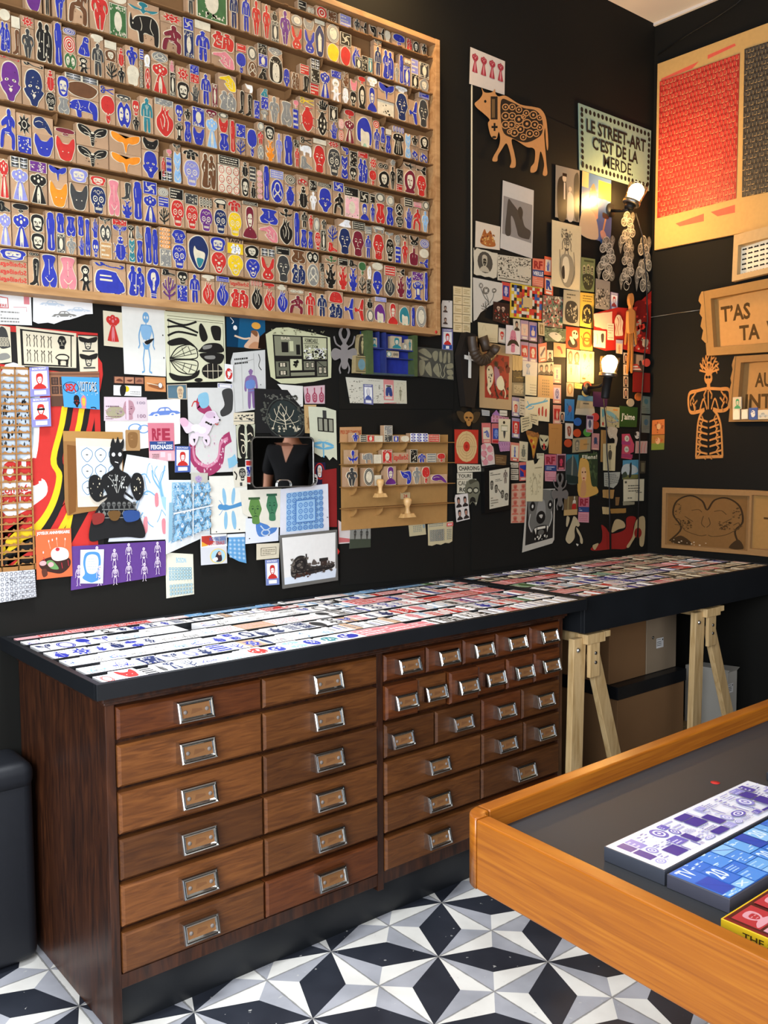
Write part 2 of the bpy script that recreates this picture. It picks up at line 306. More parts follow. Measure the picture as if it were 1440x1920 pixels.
BW='S 1 26 20 50 4 78 12 76 28 64 36 72 46 66 96 50 96 50 66 46 96 32 96 34 46 10 54 12 44 30 38;E 2 60 18 4 4;S 2 38 42 62 42 58 60 42 60',
CP='E 1 34 10 10 9;E 1 66 12 10 9;S 1 26 20 48 20 54 26 76 22 90 44 84 98 66 98 62 66 56 98 16 98 22 60 12 40;L 2 3 50 28 46 94;L 2 2 30 28 26 56;L 2 2 72 32 74 62;B 10 24 34 80 94 7 2',
TO='S 1 20 0 80 0 72 30 88 66 80 98 56 98 50 80 44 98 20 98 12 66 28 30;L 2 2 50 10 50 60;C 2 3 30 70 50 84 70 70',
KN='S 1 36 12 18 2 40 4 50 14 60 4 82 2 64 12 64 30 74 38 92 26 88 46 74 50 84 64 100 60 86 80 72 84 70 98 30 98 28 84 14 80 0 60 16 64 26 50 12 46 8 26 26 38 36 30;L 2 2 44 36 48 60;L 2 2 44 22 48 24;L 2 2 52 22 56 24',
MC='O 1 20 72 16 22 6;O 1 80 72 16 22 6;L 1 6 20 72 36 38;S 1 30 36 60 34 78 44 84 60 60 74 44 74;L 1 5 26 28 42 26;E 2 20 72 4 5;E 2 80 72 4 5;E 2 54 58 8 10',
ST='P 1 50 0 60 24 84 10 76 36 100 50 76 64 84 90 60 76 50 100 40 76 16 90 24 64 0 50 24 36 16 10 40 24;O 2 50 50 18 18 5', PW='R 1 0 0 100 100;C 2 7 50 50 60 24 90 20;C 2 7 50 50 76 60 80 92;C 2 7 50 50 40 76 10 80;C 2 7 50 50 24 40 20 8;O 2 50 50 14 14 6',
FL='S 1 50 0 78 4 96 26 92 50 72 62 60 66 66 84 56 98 44 98 36 82 40 66 24 60 6 48 4 22 24 4;L 2 3 38 62 50 72 62 62;L 2 2 42 82 58 90',
FT='S 1 20 0 50 4 54 40 80 60 98 74 92 88 60 84 30 98 12 84 16 50;C 2 2 26 20 34 50 30 76;L 2 2 60 66 80 80',
CN='S 1 50 0 74 16 84 40 70 99 30 99 16 40 26 16;P 2 36 40 50 24 64 40 62 88 38 88', BG='S 1 40 2 70 6 96 30 90 66 70 96 30 94 6 66 10 26', BR='S 1 2 30 40 40 56 10 64 40 98 50 70 60 60 90 46 64 20 60;E 2 66 44 3 3', BL='E 1 50 22 14 20;S 1 4 50 30 60 44 62 46 40 54 40 56 62 72 58 98 46 80 78 60 74 50 98 40 76 20 76', WH='S 1 2 40 14 16 46 8 74 36 98 88 80 84 58 62 26 68 6 58;C 2 3 10 40 30 30 50 36',
SC='O 1 14 26 11 18 7;O 1 14 74 11 18 7;P 1 24 34 98 78 92 88 22 46;P 1 24 66 98 22 92 12 22 54', SW='C 1 9 2 30 14 60 26 40 20 20;C 1 9 20 30 50 60 80 60;C 1 9 76 60 92 70 98 44 86 36', HA='S 1 40 0 74 4 98 34 92 62 72 96 44 99 20 80 4 52 6 18;S c 30 30 42 40 78 46 80 62 62 90 46 92 32 72 24 48;S T 40 66 72 66 70 76 58 90 48 91;', HB='S 1 40 0 74 4 98 34 94 62 80 66 22 62 4 52 6 18;S c 26 30 50 34 80 36 82 66 64 98 44 98 28 74;E x 52 78 14 14',
BI='S 1 0 40 44 46 76 0 98 2 92 40 90 60 99 98 70 98 44 58 4 62;L 2 3 50 50 92 50', BD='S 1 6 0 30 10 84 4 98 40 90 90 60 98 62 60 30 50;C 2 3 36 20 70 30 80 70', VA='S 1 16 0 40 8 60 8 86 0 92 30 76 52 94 78 86 99 14 99 8 76 24 52 6 30;C 2 4 20 20 50 34 80 20;C 2 4 20 50 50 62 80 50;C 2 4 20 80 50 92 80 80;C 2 3 30 40 44 50 30 60',
FO='S 1 4 0 20 4 40 40 60 40 80 4 96 0 92 40 72 56 92 80 74 100 26 100 10 80 28 56 10 40;E 2 38 78 6 5;E 2 62 78 6 5;L 2 3 40 92 60 92', BC='R 1 0 0 100 100;P 2 0 0 50 22 100 0;P 2 0 66 50 88 100 66;L 2 3 50 22 50 88', SB='G 2 2 0 0 100 100 BC d w', LA='S 1 24 0 76 0 98 84 60 98 4 86', RB='E 1 50 14 30 14;R 1 30 26 70 90;O 2 40 12 8 5 3;O 2 60 12 8 5 3;C 1 7 30 40 6 30 12 12;C 1 7 70 40 94 30 88 12;S 1 28 90 72 90 80 100 20 100;R 2 38 40 62 74', ZZ='L 2 5 10 20 90 20;B 8 20 20 80 90 12 1', DO='E 1 46 18 24 18;E 2 46 22 14 11;S 1 34 36 60 36 66 60 84 56 62 74 70 98 56 98 48 76 40 98 26 98 34 66 14 62 30 52;E 2 48 54 10 9;E k 40 20 3 3;E k 53 20 3 3',
TW='S 1 4 30 30 4 50 20 70 4 96 30 92 70 70 96 56 86 44 86 30 96 8 70;S 2 18 34 36 24 44 50 30 76 16 62;S 2 82 34 64 24 56 50 70 76 84 62;E 1 28 44 5 4;E 1 72 44 5 4;L 1 3 26 64 40 64;L 1 3 60 64 74 64', FG='E 1 50 50 48 48;O 2 50 36 20 20 6;C 2 6 20 80 50 60 80 80;C 2 5 24 40 14 60 20 76;C 2 5 76 40 86 60 80 76',
# papers
BP='R 1 0 0 100 100;T w 14 3 86 10 BON_POINT;R w 10 14 90 74;M PR 18 18 82 74 2 w;R w 20 80 80 94', SKEL='E 1 50 9 13 9;E 2 45 9 3 2.5;E 2 55 9 3 2.5;L 1 4 50 18 50 52;L 1 3 32 22 68 22;C 1 3 50 26 34 28 36 34;C 1 3 50 26 66 28 64 34;C 1 3 50 32 34 34 37 40;C 1 3 50 32 66 34 63 40;C 1 3 50 38 37 40 40 45;C 1 3 50 38 63 40 60 45;C 1 4 32 22 22 38 24 54;C 1 4 68 22 78 38 76 54;S 1 36 50 50 54 64 50 58 60 42 60;L 1 4 42 60 36 78 40 97;L 1 4 58 60 64 78 60 97;L 1 3 40 97 30 99;L 1 3 60 97 70 99;L 1 3 24 54 18 60;L 1 3 76 54 82 60', DRG='E 1 50 44 5 12;L 1 5 50 50 50 96;E 1 50 30 6 5;E 1 28 34 22 6 -18;E 1 72 34 22 6 18;E 1 28 52 22 6 16;E 1 72 52 22 6 -16;C 2 1 30 34 40 38 48 42;C 2 1 70 34 60 38 52 42;C 1 1 46 28 36 18 30 20;C 1 1 54 28 64 18 70 20',
CAR='S 1 2 66 8 54 24 50 34 26 62 24 76 48 96 56 98 76 2 78;E 2 22 78 11 13;E 2 78 78 11 13;E 1 22 78 5 6;E 1 78 78 5 6;P 2 30 48 38 32 50 32 50 48;P 2 54 48 54 32 62 32 70 48', WIN='R 1 0 0 100 100;R 2 18 12 82 88;L 1 8 50 12 50 88;L 1 6 18 48 82 48', SHK='S 1 4 60 12 52 30 58 60 50 90 58 98 70 90 78 30 80 6 76;S 1 30 50 46 20 60 30 56 52', VSH='P 1 10 0 90 0 70 100 50 60 30 100', SHU='S 1 4 46 20 26 50 34 70 22 90 40 96 60 80 66 40 64 14 66', ROSE='E 1 50 50 46 46;E 2 50 50 20 20;B 14 14 14 86 86 10 2', CARD='R 1 0 0 100 100;R w 12 16 88 74;R w 14 82 86 93;T w 16 4 84 11 BON_POINT;B 10 30 28 70 64 16 2', LEAF='S 1 50 0 84 30 70 70 50 100 30 70 16 30;L 2 3 50 8 50 92;C 2 2 28 30 40 40 50 44;C 2 2 72 30 60 40 50 44;C 2 2 30 54 40 62 50 66;C 2 2 70 54 60 62 50 66', PET='E 1 50 28 30 27;E 1 28 64 27 30;E 1 72 64 27 30;C 2 3 36 14 44 30 46 46;C 2 3 50 8 50 28 50 46;C 2 3 64 14 56 30 54 46;C 2 3 12 60 28 60 44 52;C 2 3 20 82 32 70 46 56;C 2 3 88 60 72 60 56 52;C 2 3 80 82 68 70 54 56;O 2 50 50 8 8 4',
TILE='O 1 50 50 42 42 7;E 1 12 12 11 11;E 1 88 12 11 11;E 1 12 88 11 11;E 1 88 88 11 11;P 1 50 26 74 50 50 74 26 50;E 2 50 50 9 9', MAZ='O 1 50 50 40 40 16;E 1 50 50 12 12;', HALF='C 1 3 50 0 90 30 50 60 10 30 50 0;E 1 50 30 8 5', STAG='S 1 44 34 40 28 30 14 34 2 44 0 38 10 44 22 56 22 62 10 56 0 66 2 70 14 60 28 56 34 64 40 62 48 86 44 98 56 86 70 64 66 60 84 50 90 40 84 36 66 14 70 2 56 14 44 38 48 36 40;C 1 3 38 42 20 34 12 18;C 1 3 62 42 80 34 88 18;C 1 3 40 74 32 88 36 99;C 1 3 60 74 68 88 64 99', DOTS='G 4 6 0 0 100 100 DT 1', STM='G 6 5 0 0 100 100 BX 1 2', BX='R 1 4 4 96 96;E 2 50 50 26 26', HEAD2='G 2 5 0 0 100 100 PR 1 2', DUO='R 1 0 0 100 100;M PR 6 10 48 100 k h;M PR 52 10 94 100 k h'
))
MOT['LEGP'] = 'C 1 10 20 4 40 20 24 40 30 70 20 96;C 1 10 80 4 60 20 76 40 70 70 80 96'
PAL['40'] = lin('3a2a24'); PAL['9a'] = lin('6a4a3a')
PAL['4a'] = lin('8a886a')
MOT['VSB'] = 'S 1 40 2 60 2 60 30 90 50 88 84 70 98 30 98 12 84 10 50 40 30;O 2 50 64 20 20 5;E 2 50 64 6 6'
MOT['WAVE'] = 'C 1 5 50 0 92 26 92 62 50 100 8 62 8 26 50 0;P 2 36 50 50 44 64 50 50 56'
MOT['STA'] = 'L 1 8 50 4 50 96;L 1 8 4 50 96 50;L 1 6 18 18 82 82;L 1 6 82 18 18 82'
# ---------------------------------------------------------------- materials
M_PRINT = attr_mat('printed_paper', .62, .3, .06, .8)
M_RUB = attr_mat('inked_rubber', .5, .4, .3, .86)
M_GLOSSY = attr_mat('glossy_card', .28, .5, .03, .82)
M_KRAFT = attr_mat('kraft_cardboard', .8, .2, .1)
M_LABEL = attr_mat('stamp_print', .42, .5, .04)
M_BLACK = flat('black_wall_paint', '100f0b', .75, 0, .2, .25, 3)
M_BLACKWOOD = flat('black_painted_wood', '15171a', .4, 0, .45, .25, 8)
M_LINO = flat('dark_grey_table_lining', '2e2f31', .55, 0, .4, .15, 5)
M_CEIL = flat('white_ceiling_plaster', 'd2cbc4', .9, 0, .2, .03, 4)
M_CAB = wood('cabinet_walnut_stain', '22110a', '3c1f10', '512c17', (6, 6, .8), .38, 8, .45, '1a0d08')
M_DRAW = wood('drawer_front_wood', '4e2c12', '623a19', '714620', (1.4, 8, 13), .42, 7, .45, '40240f')
M_PINE = wood('pine_plank', 'ac8a58', 'c6a674', 'd2b484', (6, 6, .7), .6, 8, .3, 'b89a68')
M_BEECH = wood('rack_birch_frame', '93693f', 'ac8254', 'bb9160', (1, 6, 6), .55, 6, .35, 'a47a4c')
M_AMBER = wood('amber_varnished_pine', '84470f', '985612', 'a8661a', (6, .6, 22), .3, 6, .5, '8c4c10')
M_AMBERX = wood('amber_varnished_pine_long', '84470f', '985612', 'a8661a', (.6, 6, 22), .3, 6, .5, '8c4c10')
M_RACK = flat('rack_brown_board', '7c5a38', .8, 0, .2, .12, 14)
M_CHROME = flat('chrome_plate', 'd4d2cc', .16, 1, .5, .05, 30)
M_STEEL = flat('galvanised_metal', '9a968e', .35, 1, .5, .1, 30)
M_CARTON = flat('brown_carton', '7d5c3c', .85, 0, .2, .06, 8)
M_CARTONW = flat('white_carton', 'b2ada2', .85, 0, .2, .05, 8)
M_SOFA = flat('black_leatherette', '14161b', .5, 0, .4, .15, 60)
M_CABLE = flat('black_cable_rubber', '0c0c0c', .5, 0, .4, .05, 40)

# floor: square cement tiles with a corner star, 20 cm
def floor_mat():
    t = NT('cement_star_tiles'); co = t.n('TexCoord').outputs['Object']; s = t.n('SeparateXYZ', i0=co)
    X = t.math('DIVIDE', s.outputs[0], .2); Y = t.math('DIVIDE', s.outputs[1], .2)
    fx = t.math('FLOOR', X); fy = t.math('FLOOR', Y); a = t.math('SUBTRACT', X, fx); b = t.math('SUBTRACT', Y, fy)
    par = t.math('FLOORED_MODULO', t.math('ADD', fx, fy), 2)
    # odd tiles are mirrored so that the black points meet
    a = t.math('ADD', t.math('MULTIPLY', a, t.math('SUBTRACT', 1, t.math('MULTIPLY', par, 2))), par)
    p = t.math('SUBTRACT', t.math('ADD', a, b), 1); q = t.math('SUBTRACT', a, b)
    blk = t.math('LESS_THAN', t.math('ABSOLUTE', q), t.math('MULTIPLY', t.math('SUBTRACT', 1, t.math('ABSOLUTE', p)), .414))
    sg = t.math('MULTIPLY', t.math('SIGN', p), t.math('SIGN', q))
    sg = t.math('MULTIPLY', sg, t.math('SUBTRACT', 1, t.math('MULTIPLY', par, 2)))
    wh = t.math('GREATER_THAN', sg, 0)
    n1 = t.n('TexNoise'); t.put(n1.inputs['Vector'], co); n1.inputs['Scale'].default_value = 6; n1.inputs['Detail'].default_value = 5
    n2 = t.n('TexNoise'); t.put(n2.inputs['Vector'], co); n2.inputs['Scale'].default_value = 45; n2.inputs['Detail'].default_value = 3
    wc = t.ramp(n1.outputs[0], (.3, 'c2beb6'), (.6, 'd8d5cd')); gc = t.ramp(n1.outputs[0], (.3, '85868a'), (.65, 'a3a3a8')); bc = t.ramp(n1.outputs[0], (.3, '1d2027'), (.7, '2a2d35'))
    c = t.mix(blk, t.mix(wh, gc, wc), bc)
    e = t.math('MINIMUM', t.math('MINIMUM', a, t.math('SUBTRACT', 1, a)), t.math('MINIMUM', b, t.math('SUBTRACT', 1, b)))
    gr = t.math('LESS_THAN', e, t.math('MULTIPLY', n2.outputs[0], .022))
    c = t.mix(t.math('MULTIPLY', gr, .75), c, lin('6a6864'))
    sp = t.math('GREATER_THAN', n2.outputs[0], .71); c = t.mix(t.math('MULTIPLY', sp, .55), c, lin('b8b6b0'))
    return t.set(c, t.math('ADD', t.math('MULTIPLY', n1.outputs[0], .25), .28), 0, .45, n2.outputs[0], .08, .001)
M_FLOOR = floor_mat()

YW, XR, ZC = .62, 1.92, 3.245
def slab(name, x0, y0, z0, x1, y1, z1, m):
    b = MB(); b.box(x0, y0, z0, x1, y1, z1); return struct(b.build(name, m))
slab('floor', -4.2, -5, -.06, XR + .1, YW + .1, 0, M_FLOOR)
slab('wall_back', -4.2, YW, 0, XR + .1, YW + .1, ZC, M_BLACK)
slab('wall_right', XR, -5, 0, XR + .1, YW, ZC, M_BLACK)
slab('ceiling', -4.2, -5, ZC, XR + .1, YW + .1, ZC + .08, M_CEIL)
slab('wall_front', -.1, -5.1, 0, XR + .1, -5, ZC, M_BLACK)
# white cornice strip where the ceiling meets the right wall
slab('trim_1', XR - .012, -5, ZC - .012, XR, YW - .0, ZC, M_CEIL)

# ---------------------------------------------------------------- things on the walls
_LAY = []
def layer(px, plane, thick=.0005, base=.0008):
    """papers that overlap lie on top of one another: the distance of this one's back from the wall"""
    xs = px[0::2]; ys = px[1::2]; b = (min(xs), min(ys), max(xs), max(ys)); k = base
    for q, l, pl in _LAY:
        if pl == plane and b[0] < q[2] - 1 and b[2] > q[0] + 1 and b[1] < q[3] - 1 and b[3] > q[1] + 1: k = max(k, l)
    _LAY.append((b, k + thick + .0006, plane)); return k
def frame_of(px, plane, off, ext=1):
    """bilinear frame of a four-cornered sheet lying on a wall: (s, t, d) -> point"""
    if len(px) == 4: px = (px[0], px[1], px[2], px[1], px[2], px[3], px[0], px[3])
    ax, val, nrm = (1, YW - off, Vector((0, -1, 0))) if plane == 'L' else (0, XR - off, Vector((-1, 0, 0)))
    q = [un(px[i], px[i + 1], ax, val) for i in (0, 2, 4, 6)]
    if ext != 1: q[1] = q[0] + (q[1] - q[0]) * ext; q[2] = q[3] + (q[2] - q[3]) * ext    # carries on past the picture edge
    def F(s, t, d=0): return q[0] * (1 - s) * (1 - t) + q[1] * s * (1 - t) + q[2] * s * t + q[3] * (1 - s) * t + nrm * d
    return F, q, (q[2] + q[3]) / 2
def lay_art(mb, F, art, d0, eps=.00005, solid=0, mi=0):
    d = d0
    for shapes, col, main in art:
        d += eps
        for p in shapes:
            top = [F(x / 100, y / 100, d + solid) for x, y in p]
            if solid: mb.prism(top, [F(x / 100, y / 100, d0) for x, y in p], col, mi=mi)
            else: mb.face(top, col, mi)
OUT = {'q': '0 0 100 0 100 100 0 100', 'torn': '0 3 12 0 30 2 52 0 78 2 100 0 99 30 100 62 98 92 84 99 66 96 48 100 30 97 12 100 1 96 2 60 0 30', 'tb': '0 0 100 0 100 88 86 95 70 92 52 99 34 94 16 100 0 97',
       'tl': '8 0 100 0 100 100 0 100 0 14', 'tr': '0 0 100 0 99 60 92 76 97 88 80 100 0 100', 'round': '6 0 94 0 98 2 100 6 100 94 98 98 94 100 6 100 2 98 0 94 0 6 2 2'}
def paper(name, cat, label, px, base, art='', out='q', thick=.0005, mat=None, plane='L', group=None, solid=0, lift=0, cm={}, at=None, ext=1):
    if len(px) == 4: px = (px[0], px[1], px[2], px[1], px[2], px[3], px[0], px[3])
    A_ = draw(art, (0, 0, 100 / ext, 100), cm=cm, rnd=random.Random(px[0] * 7 + px[1])) if art else []
    off = at if at is not None else layer(px, plane, min(.0035, thick + solid + lift + len(A_) * .00005)) + lift
    F, q, org = frame_of(px, plane, off + thick, ext); mb = MB()
    if base:
        c = pc(base, cm); o = [float(x) for x in OUT.get(out, out).split()]; P = list(zip(o[::2], o[1::2]))
        mb.prism([F(x / 100, y / 100, 0) for x, y in P], [F(x / 100, y / 100, -thick) for x, y in P], c)
    if art: lay_art(mb, F, A_, -thick if solid and not base else 0, solid=solid + (thick if not base else 0) if solid else 0)
    return tag(mb.build(name, mat or M_PRINT, org=org), label, cat, group)
# ---------------------------------------------------------------- the big wall rack and its stamps
SHZ = [2.709, 2.585, 2.461, 2.339, 2.219, 2.096, 1.972, 1.853, 1.757]   # shelf tops, uppermost first
RX0, RX1 = -1.20, .521
rack = empty('stamp_rack', ((RX0 + RX1) / 2, YW, 1.735))
tag(rack, 'large pale wooden wall rack of narrow shelves crowded with hand cut rubber stamps', 'rack')
def rpart(name, fn, mat, bevel=0):
    b = MB(); fn(b); return b.build(name, mat, rack, rack.location, bevel)
rpart('back_panel', lambda b: b.box(RX0, .606, 1.74, RX1 - .01, .616, 2.76), M_RACK)
rpart('top_rail', lambda b: b.box(RX0, .556, 2.752, RX1, .618, 2.770), M_BEECH, .001)
rpart('bottom_rail', lambda b: b.box(RX0, .556, 1.735, RX1, .618, 1.757), M_BEECH, .001)
rpart('side_rail', lambda b: b.box(RX1 - .02, .5555, 1.7352, RX1 + .0002, .6185, 2.7702), M_BEECH, .001)
SHELVES = []
for i, z in enumerate(SHZ[:-1]):
    def shelf(b, z=z, i=i):
        r = random.Random(i); x = RX0; f = [(x, .605)]
        while x < RX1 - .04:          # wavy front edge with rounded stops
            w = r.uniform(.05, .16); e = min(x + w, RX1 - .021)
            f += [(x, .572), (e - .02, .572), (e - .015, .5665), (e - .003, .5665), (e, .572)]; x = e
        f += [(RX1 - .021, .572), (RX1 - .021, .605)]
        b.prism([(a, c, z) for a, c in f], [(a, c, z - .0035) for a, c in f], (.2, .12, .06))
    sh = rpart('shelf', shelf, M_RACK)
    SHELVES.append(sh)
sd = rpart('red_sticker', lambda b: b.lathe([(.0, .0), (.006, 0), (.006, .0004), (0, .0004)], (.4995, .5553, 1.7445), PAL['r'], mat=Matrix(((1, 0, 0), (0, 0, -1), (0, 1, 0)))), M_PRINT)

ROWS = {
0: '560 576 TXk 26,577 592 GLc 24,594 615 OR r 30,616 633 SQ B 28,637 659 TXv 30,664 676 WOd 36,677 689 BIk 34,694 708 BDk 38,709 721 BIk 34,722 734 SLc 32,736 760 FLb 34,762 773 CPr 42,775 787 FCk 40,790 801 WOk 38',
1: '351 366 MNd 70,367 427 RFG 92,431 449 MNn 88,453 471 MNb 88,472 491 WOr 86,492 509 WOr 84,509 523 RFd 50 BEk 24,524 546 WOu 86,547 569 FOr 58 FRg 26,570 591 FOb 58 CTg 26,592 611 CNn 82 TXc 10,613 637 BGy 46 FRg 46,638 659 BGr 50 PWk 32,660 678 HTb 58,666 680 RFd 34,679 690 SQk 42,691 699 RFT 42,702 716 MNn 80 MOk 16,718 741 CPb 80,741 749 WOg 52,749 757 LGb 80,758 771 RFb 56 GLc 18,772 786 RFk 40 TXv 40,787 805 FCg 36 RFd 42',
2: '48 80 BGu 60,84 96 MNk 84,100 126 WOb 92,128 168 MKB 92,170 206 WOr 90,206 240 RFG 70 FRc 24,241 302 RHk 66 BLT 26,303 344 MKm 64 STr 22,345 365 RFn 62 PWb 26,366 396 MNb 72 TXc 18,397 442 HNp 40 CPr 42,444 464 FLb 50 TXr 18,465 484 FGB 38 FRk 34,485 503 DGk 30 RFb 30 SQk 24,504 531 ARk 66 LPg 18,532 546 BFb 46,547 563 CPB 42,564 582 BKk 44 TXr 24,583 600 TXr 30 SQk 34 SBb 24,601 621 DRb 68,622 642 DOw 60 SQb 18,643 656 BFw 44 KNB 38,657 671 SLk 40 CTp 30,672 687 FCk 64 FLr 20,688 708 PRb 66 SLw 24,709 741 ZZk 42 MPb 44,742 766 HDn 76 SLw 16,767 784 BIb 66,785 805 HDd 78 TXb 14',
3: '0 22 CPb 62 FRc 22,23 40 BKB 54 SQc 22,41 67 WOd 62 STr 22,68 102 CPk 84,103 119 LGb 92,120 145 TWG 34 SPr 36 SPb 14,146 171 DOk 34 DGb 42,172 197 MNd 72 SLc 16,198 221 TRk 40 FCB 26 SQc 16,222 237 WOk 36 BEr 40,238 262 FMc 44 WOb 42,263 271 CVk 62 TXb 22,272 284 FGr 50 FCw 28,286 318 DRr 68 FGg 22,319 330 RFk 54 BEp 26,332 357 FMk 40 STr 32,358 376 HUd 44 SQr 20 SQb 20,377 398 MNb 74,399 410 RFm 56,411 445 CPg 46 HNy 38,446 460 BKk 58,461 476 BKk 56 BDw 20,477 488 SQb 44,489 504 RBg 26 SQb 30 DGT 20,505 526 WOg 66,527 549 TOg 62,550 561 TXb 50 FLp 20,562 592 LBr 66 SCy 18,593 617 LSk 64 HUk 26,618 634 HUb 44 RFk 38,635 646 SPr 30 SPp 26,647 667 DRm 62 FLr 24,668 699 HBb 84,700 713 MNb 58 ORr 20,714 723 BRk 22 TOb 44,724 735 TOb 50 TXc 14,736 759 DBk 62 CIb 16,760 771 VAl 68,772 786 MCb 40 WOk 28,787 804 MCb 36 FCk 36',
4: '0 43 BFu 82 SWr 14,44 86 BFn 78 SWk 16,87 107 SKk 40 BEr 44,108 132 TOg 34 FMb 44,124 188 RHb 42 BGB 34 SBb 12,189 218 FLr 62 SCb 18,219 248 TWb 56 SLd 14,249 264 WOk 32 SLr 34,265 290 MNT 80,292 328 HTr 70 SQg 14,329 345 RBk 42 SLb 38,346 361 TOb 50 WOk 26,362 386 CTb 42 RFb 44,387 410 DRl 70 SLm 18,411 431 TOb 42 CTr 34 FRk 12,432 442 LGr 78,443 462 TRb 40 SQb 32,463 483 FLb 68,484 497 FGg 36 MNr 32 FRg 20,498 517 KNo 52 FMk 34,518 532 WOv 76,533 550 LGb 76,552 562 MNr 50 SQk 18,563 587 FTg 34 RHw 28 SCk 18,588 613 HDr 72 TXc 12,614 640 SKd 72 STr 18,641 655 VAb 62 BDb 20,656 671 SLk 36 SQk 40,672 692 CPb 66 TXr 14,693 708 FLr 42 STr 32,709 731 FCk 46 GLk 24,732 743 WOk 66 HUg 16,744 756 TXr 20 SQk 40,757 780 FCm 66 BRk 18,781 801 HDr 60 BIk 24',
5: '0 33 MKb 86,34 62 SQb 36 STk 44,63 103 CTb 46 WHn 36,104 144 CTr 52 FLm 16,145 206 MOk 42 MOk 44,207 267 MPo 42 MPo 44,268 300 BFb 62 CTk 26,303 312 MNr 54,313 324 S2b 56 FLp 16,303 324 SBk 22,326 341 VAl 72 MOk 16,344 376 SKv 60 MNk 24,377 408 CPB 84,410 451 GFr 66 TXk 20,452 468 FMk 46 BEk 36,469 482 BEk 40 TXd 36,483 494 CVp 72,495 507 LGb 88,508 534 FGb 60 TXv 20,535 556 LBb 52 SPk 24,558 580 BEk 56 MCr 26,581 595 WOw 48 SQk 26,596 624 BFb 64 TXk 10,625 645 MKk 60 PWb 24,646 674 RFi 56 TXk 22,675 693 PRb 46 PWk 30,694 704 WOb 50 TXk 24,705 724 TOr 56 FRk 26,725 740 TOb 52 FRg 28,741 757 SKk 30 FGk 34,758 774 HUb 60 TXk 24,775 791 MKr 64 TXp 14,792 805 WOl 62 FRk 24',
6: '0 20 DRr 80,22 56 DRv 66 SBk 22,57 91 DRk 64 SQu 22,93 130 CTo 54 MPb 32,131 168 CTd 58 FMv 30,170 202 SKn 60 FMr 20,203 227 TOp 80,228 250 KNb 40 BKd 40,251 269 LGb 88,270 297 DRb 62 PWb 28,298 319 TRk 40 TXb 22 SPg 20,320 347 SKr 62 TXk 24,348 373 SKr 56 SQd 24,374 400 SKu 54 CIk 24,401 427 SKn 58 BAk 24,428 455 SKy 58 MNr 28,456 485 PRm 80 TXk 8,486 524 HNp 42 TOb 38,525 552 HTk 66 BLk 24,553 564 LGb 88,565 578 TOb 48 MNk 42,579 589 TOb 46 WOr 40,590 602 SKr 46 FRg 36,603 613 RFk 54 MNk 26,614 634 FTr 26 TRb 44,635 660 HDn 70 DGw 20,661 685 HDm 70 TXk 20,686 698 MNb 64 TXg 20,700 723 HDr 72 BAg 18,724 740 SKk 64 MOg 16,741 752 TXb 46 LPg 30,753 767 WOr 66 BRk 16,768 786 FUm 56 FOk 26,787 805 BIb 26 FGc 26 SPb 26',
7: '0 24 DRv 66 FTk 24,25 58 DRb 70 FLk 20,59 87 FMk 36 FMk 38,88 106 LGb 84,107 124 RFd 40 LGb 44,125 145 WOg 36 TOb 44,147 160 HUb 40 LGb 44,161 172 TOb 82,173 187 SLb 40 HUb 44,188 211 TXt 36 TWd 38 MOk 14,212 241 BEb 54 MOb 22 SQr 18,242 255 VAT 52 DRk 30,256 270 TOb 52 FTg 30,272 286 LGb 86,287 299 LGb 84,300 322 SQg 40 CVo 48,323 352 SKb 56 HDb 34,353 394 HAn 84,395 426 LPr 52 FMb 34,427 459 LPy 52 TXy 36,460 489 LPb 48 FCk 32,490 517 FOr 58 SBk 18,518 545 HDd 68 TXk 18,546 575 CPn 52 TOB 34,576 600 FGg 58 TWk 30,601 609 CVk 40 SQk 22,610 633 KNk 66 BLG 18,634 653 KNr 64 TXk 18,654 672 KNb 64 FTk 18,673 688 TRk 46 FLG 36,689 697 SQk 38 FCw 36,698 719 BFb 66 FRc 20,721 742 HTd 56 TXr 26,743 760 KNm 62 BIk 18,761 772 VAb 64,773 795 RBb 54 SQu 24,796 803 LGb 84',
8: '0 54 XXr 48 FMb 30,55 77 BKk 60 GLk 12,78 111 TOb 76,112 147 TOp 74,149 175 DOk 58,176 238 VNb 54 SWb 18,240 275 CPb 72,276 303 BBb 74,304 332 TRu 56 FTk 16,333 354 SQb 40 SLk 30,356 378 MNb 70,380 405 HTr 56 FLc 14,406 431 HTb 58 TXb 12,432 470 CPr 48 XYr 18,471 494 HTk 58 CIr 14,495 518 HTr 56 FLr 14,519 541 HTb 56 BEc 14,543 572 MKm 50 GLc 14,573 594 MNr 62,595 615 MNn 60,616 644 CPn 40 LAr 30,645 664 BIb 60,665 685 BIr 62,687 702 FRd 36 BEk 28,703 725 HBu 58 TXv 12,727 748 PRr 60,749 770 HBT 58,771 778 LGb 56,780 800 FRg 62'}
LEFT = {0: (-187, 108), 1: (-100.7, 176), 2: (-4, 243), 3: (88, 311), 4: (181, 375), 5: (274, 441), 6: (368, 506), 7: (453, 570), 8: (533, 615)}
MOT['XX'] = 'M TN 2 2 98 6 1;'; MOT['XY'] = ''
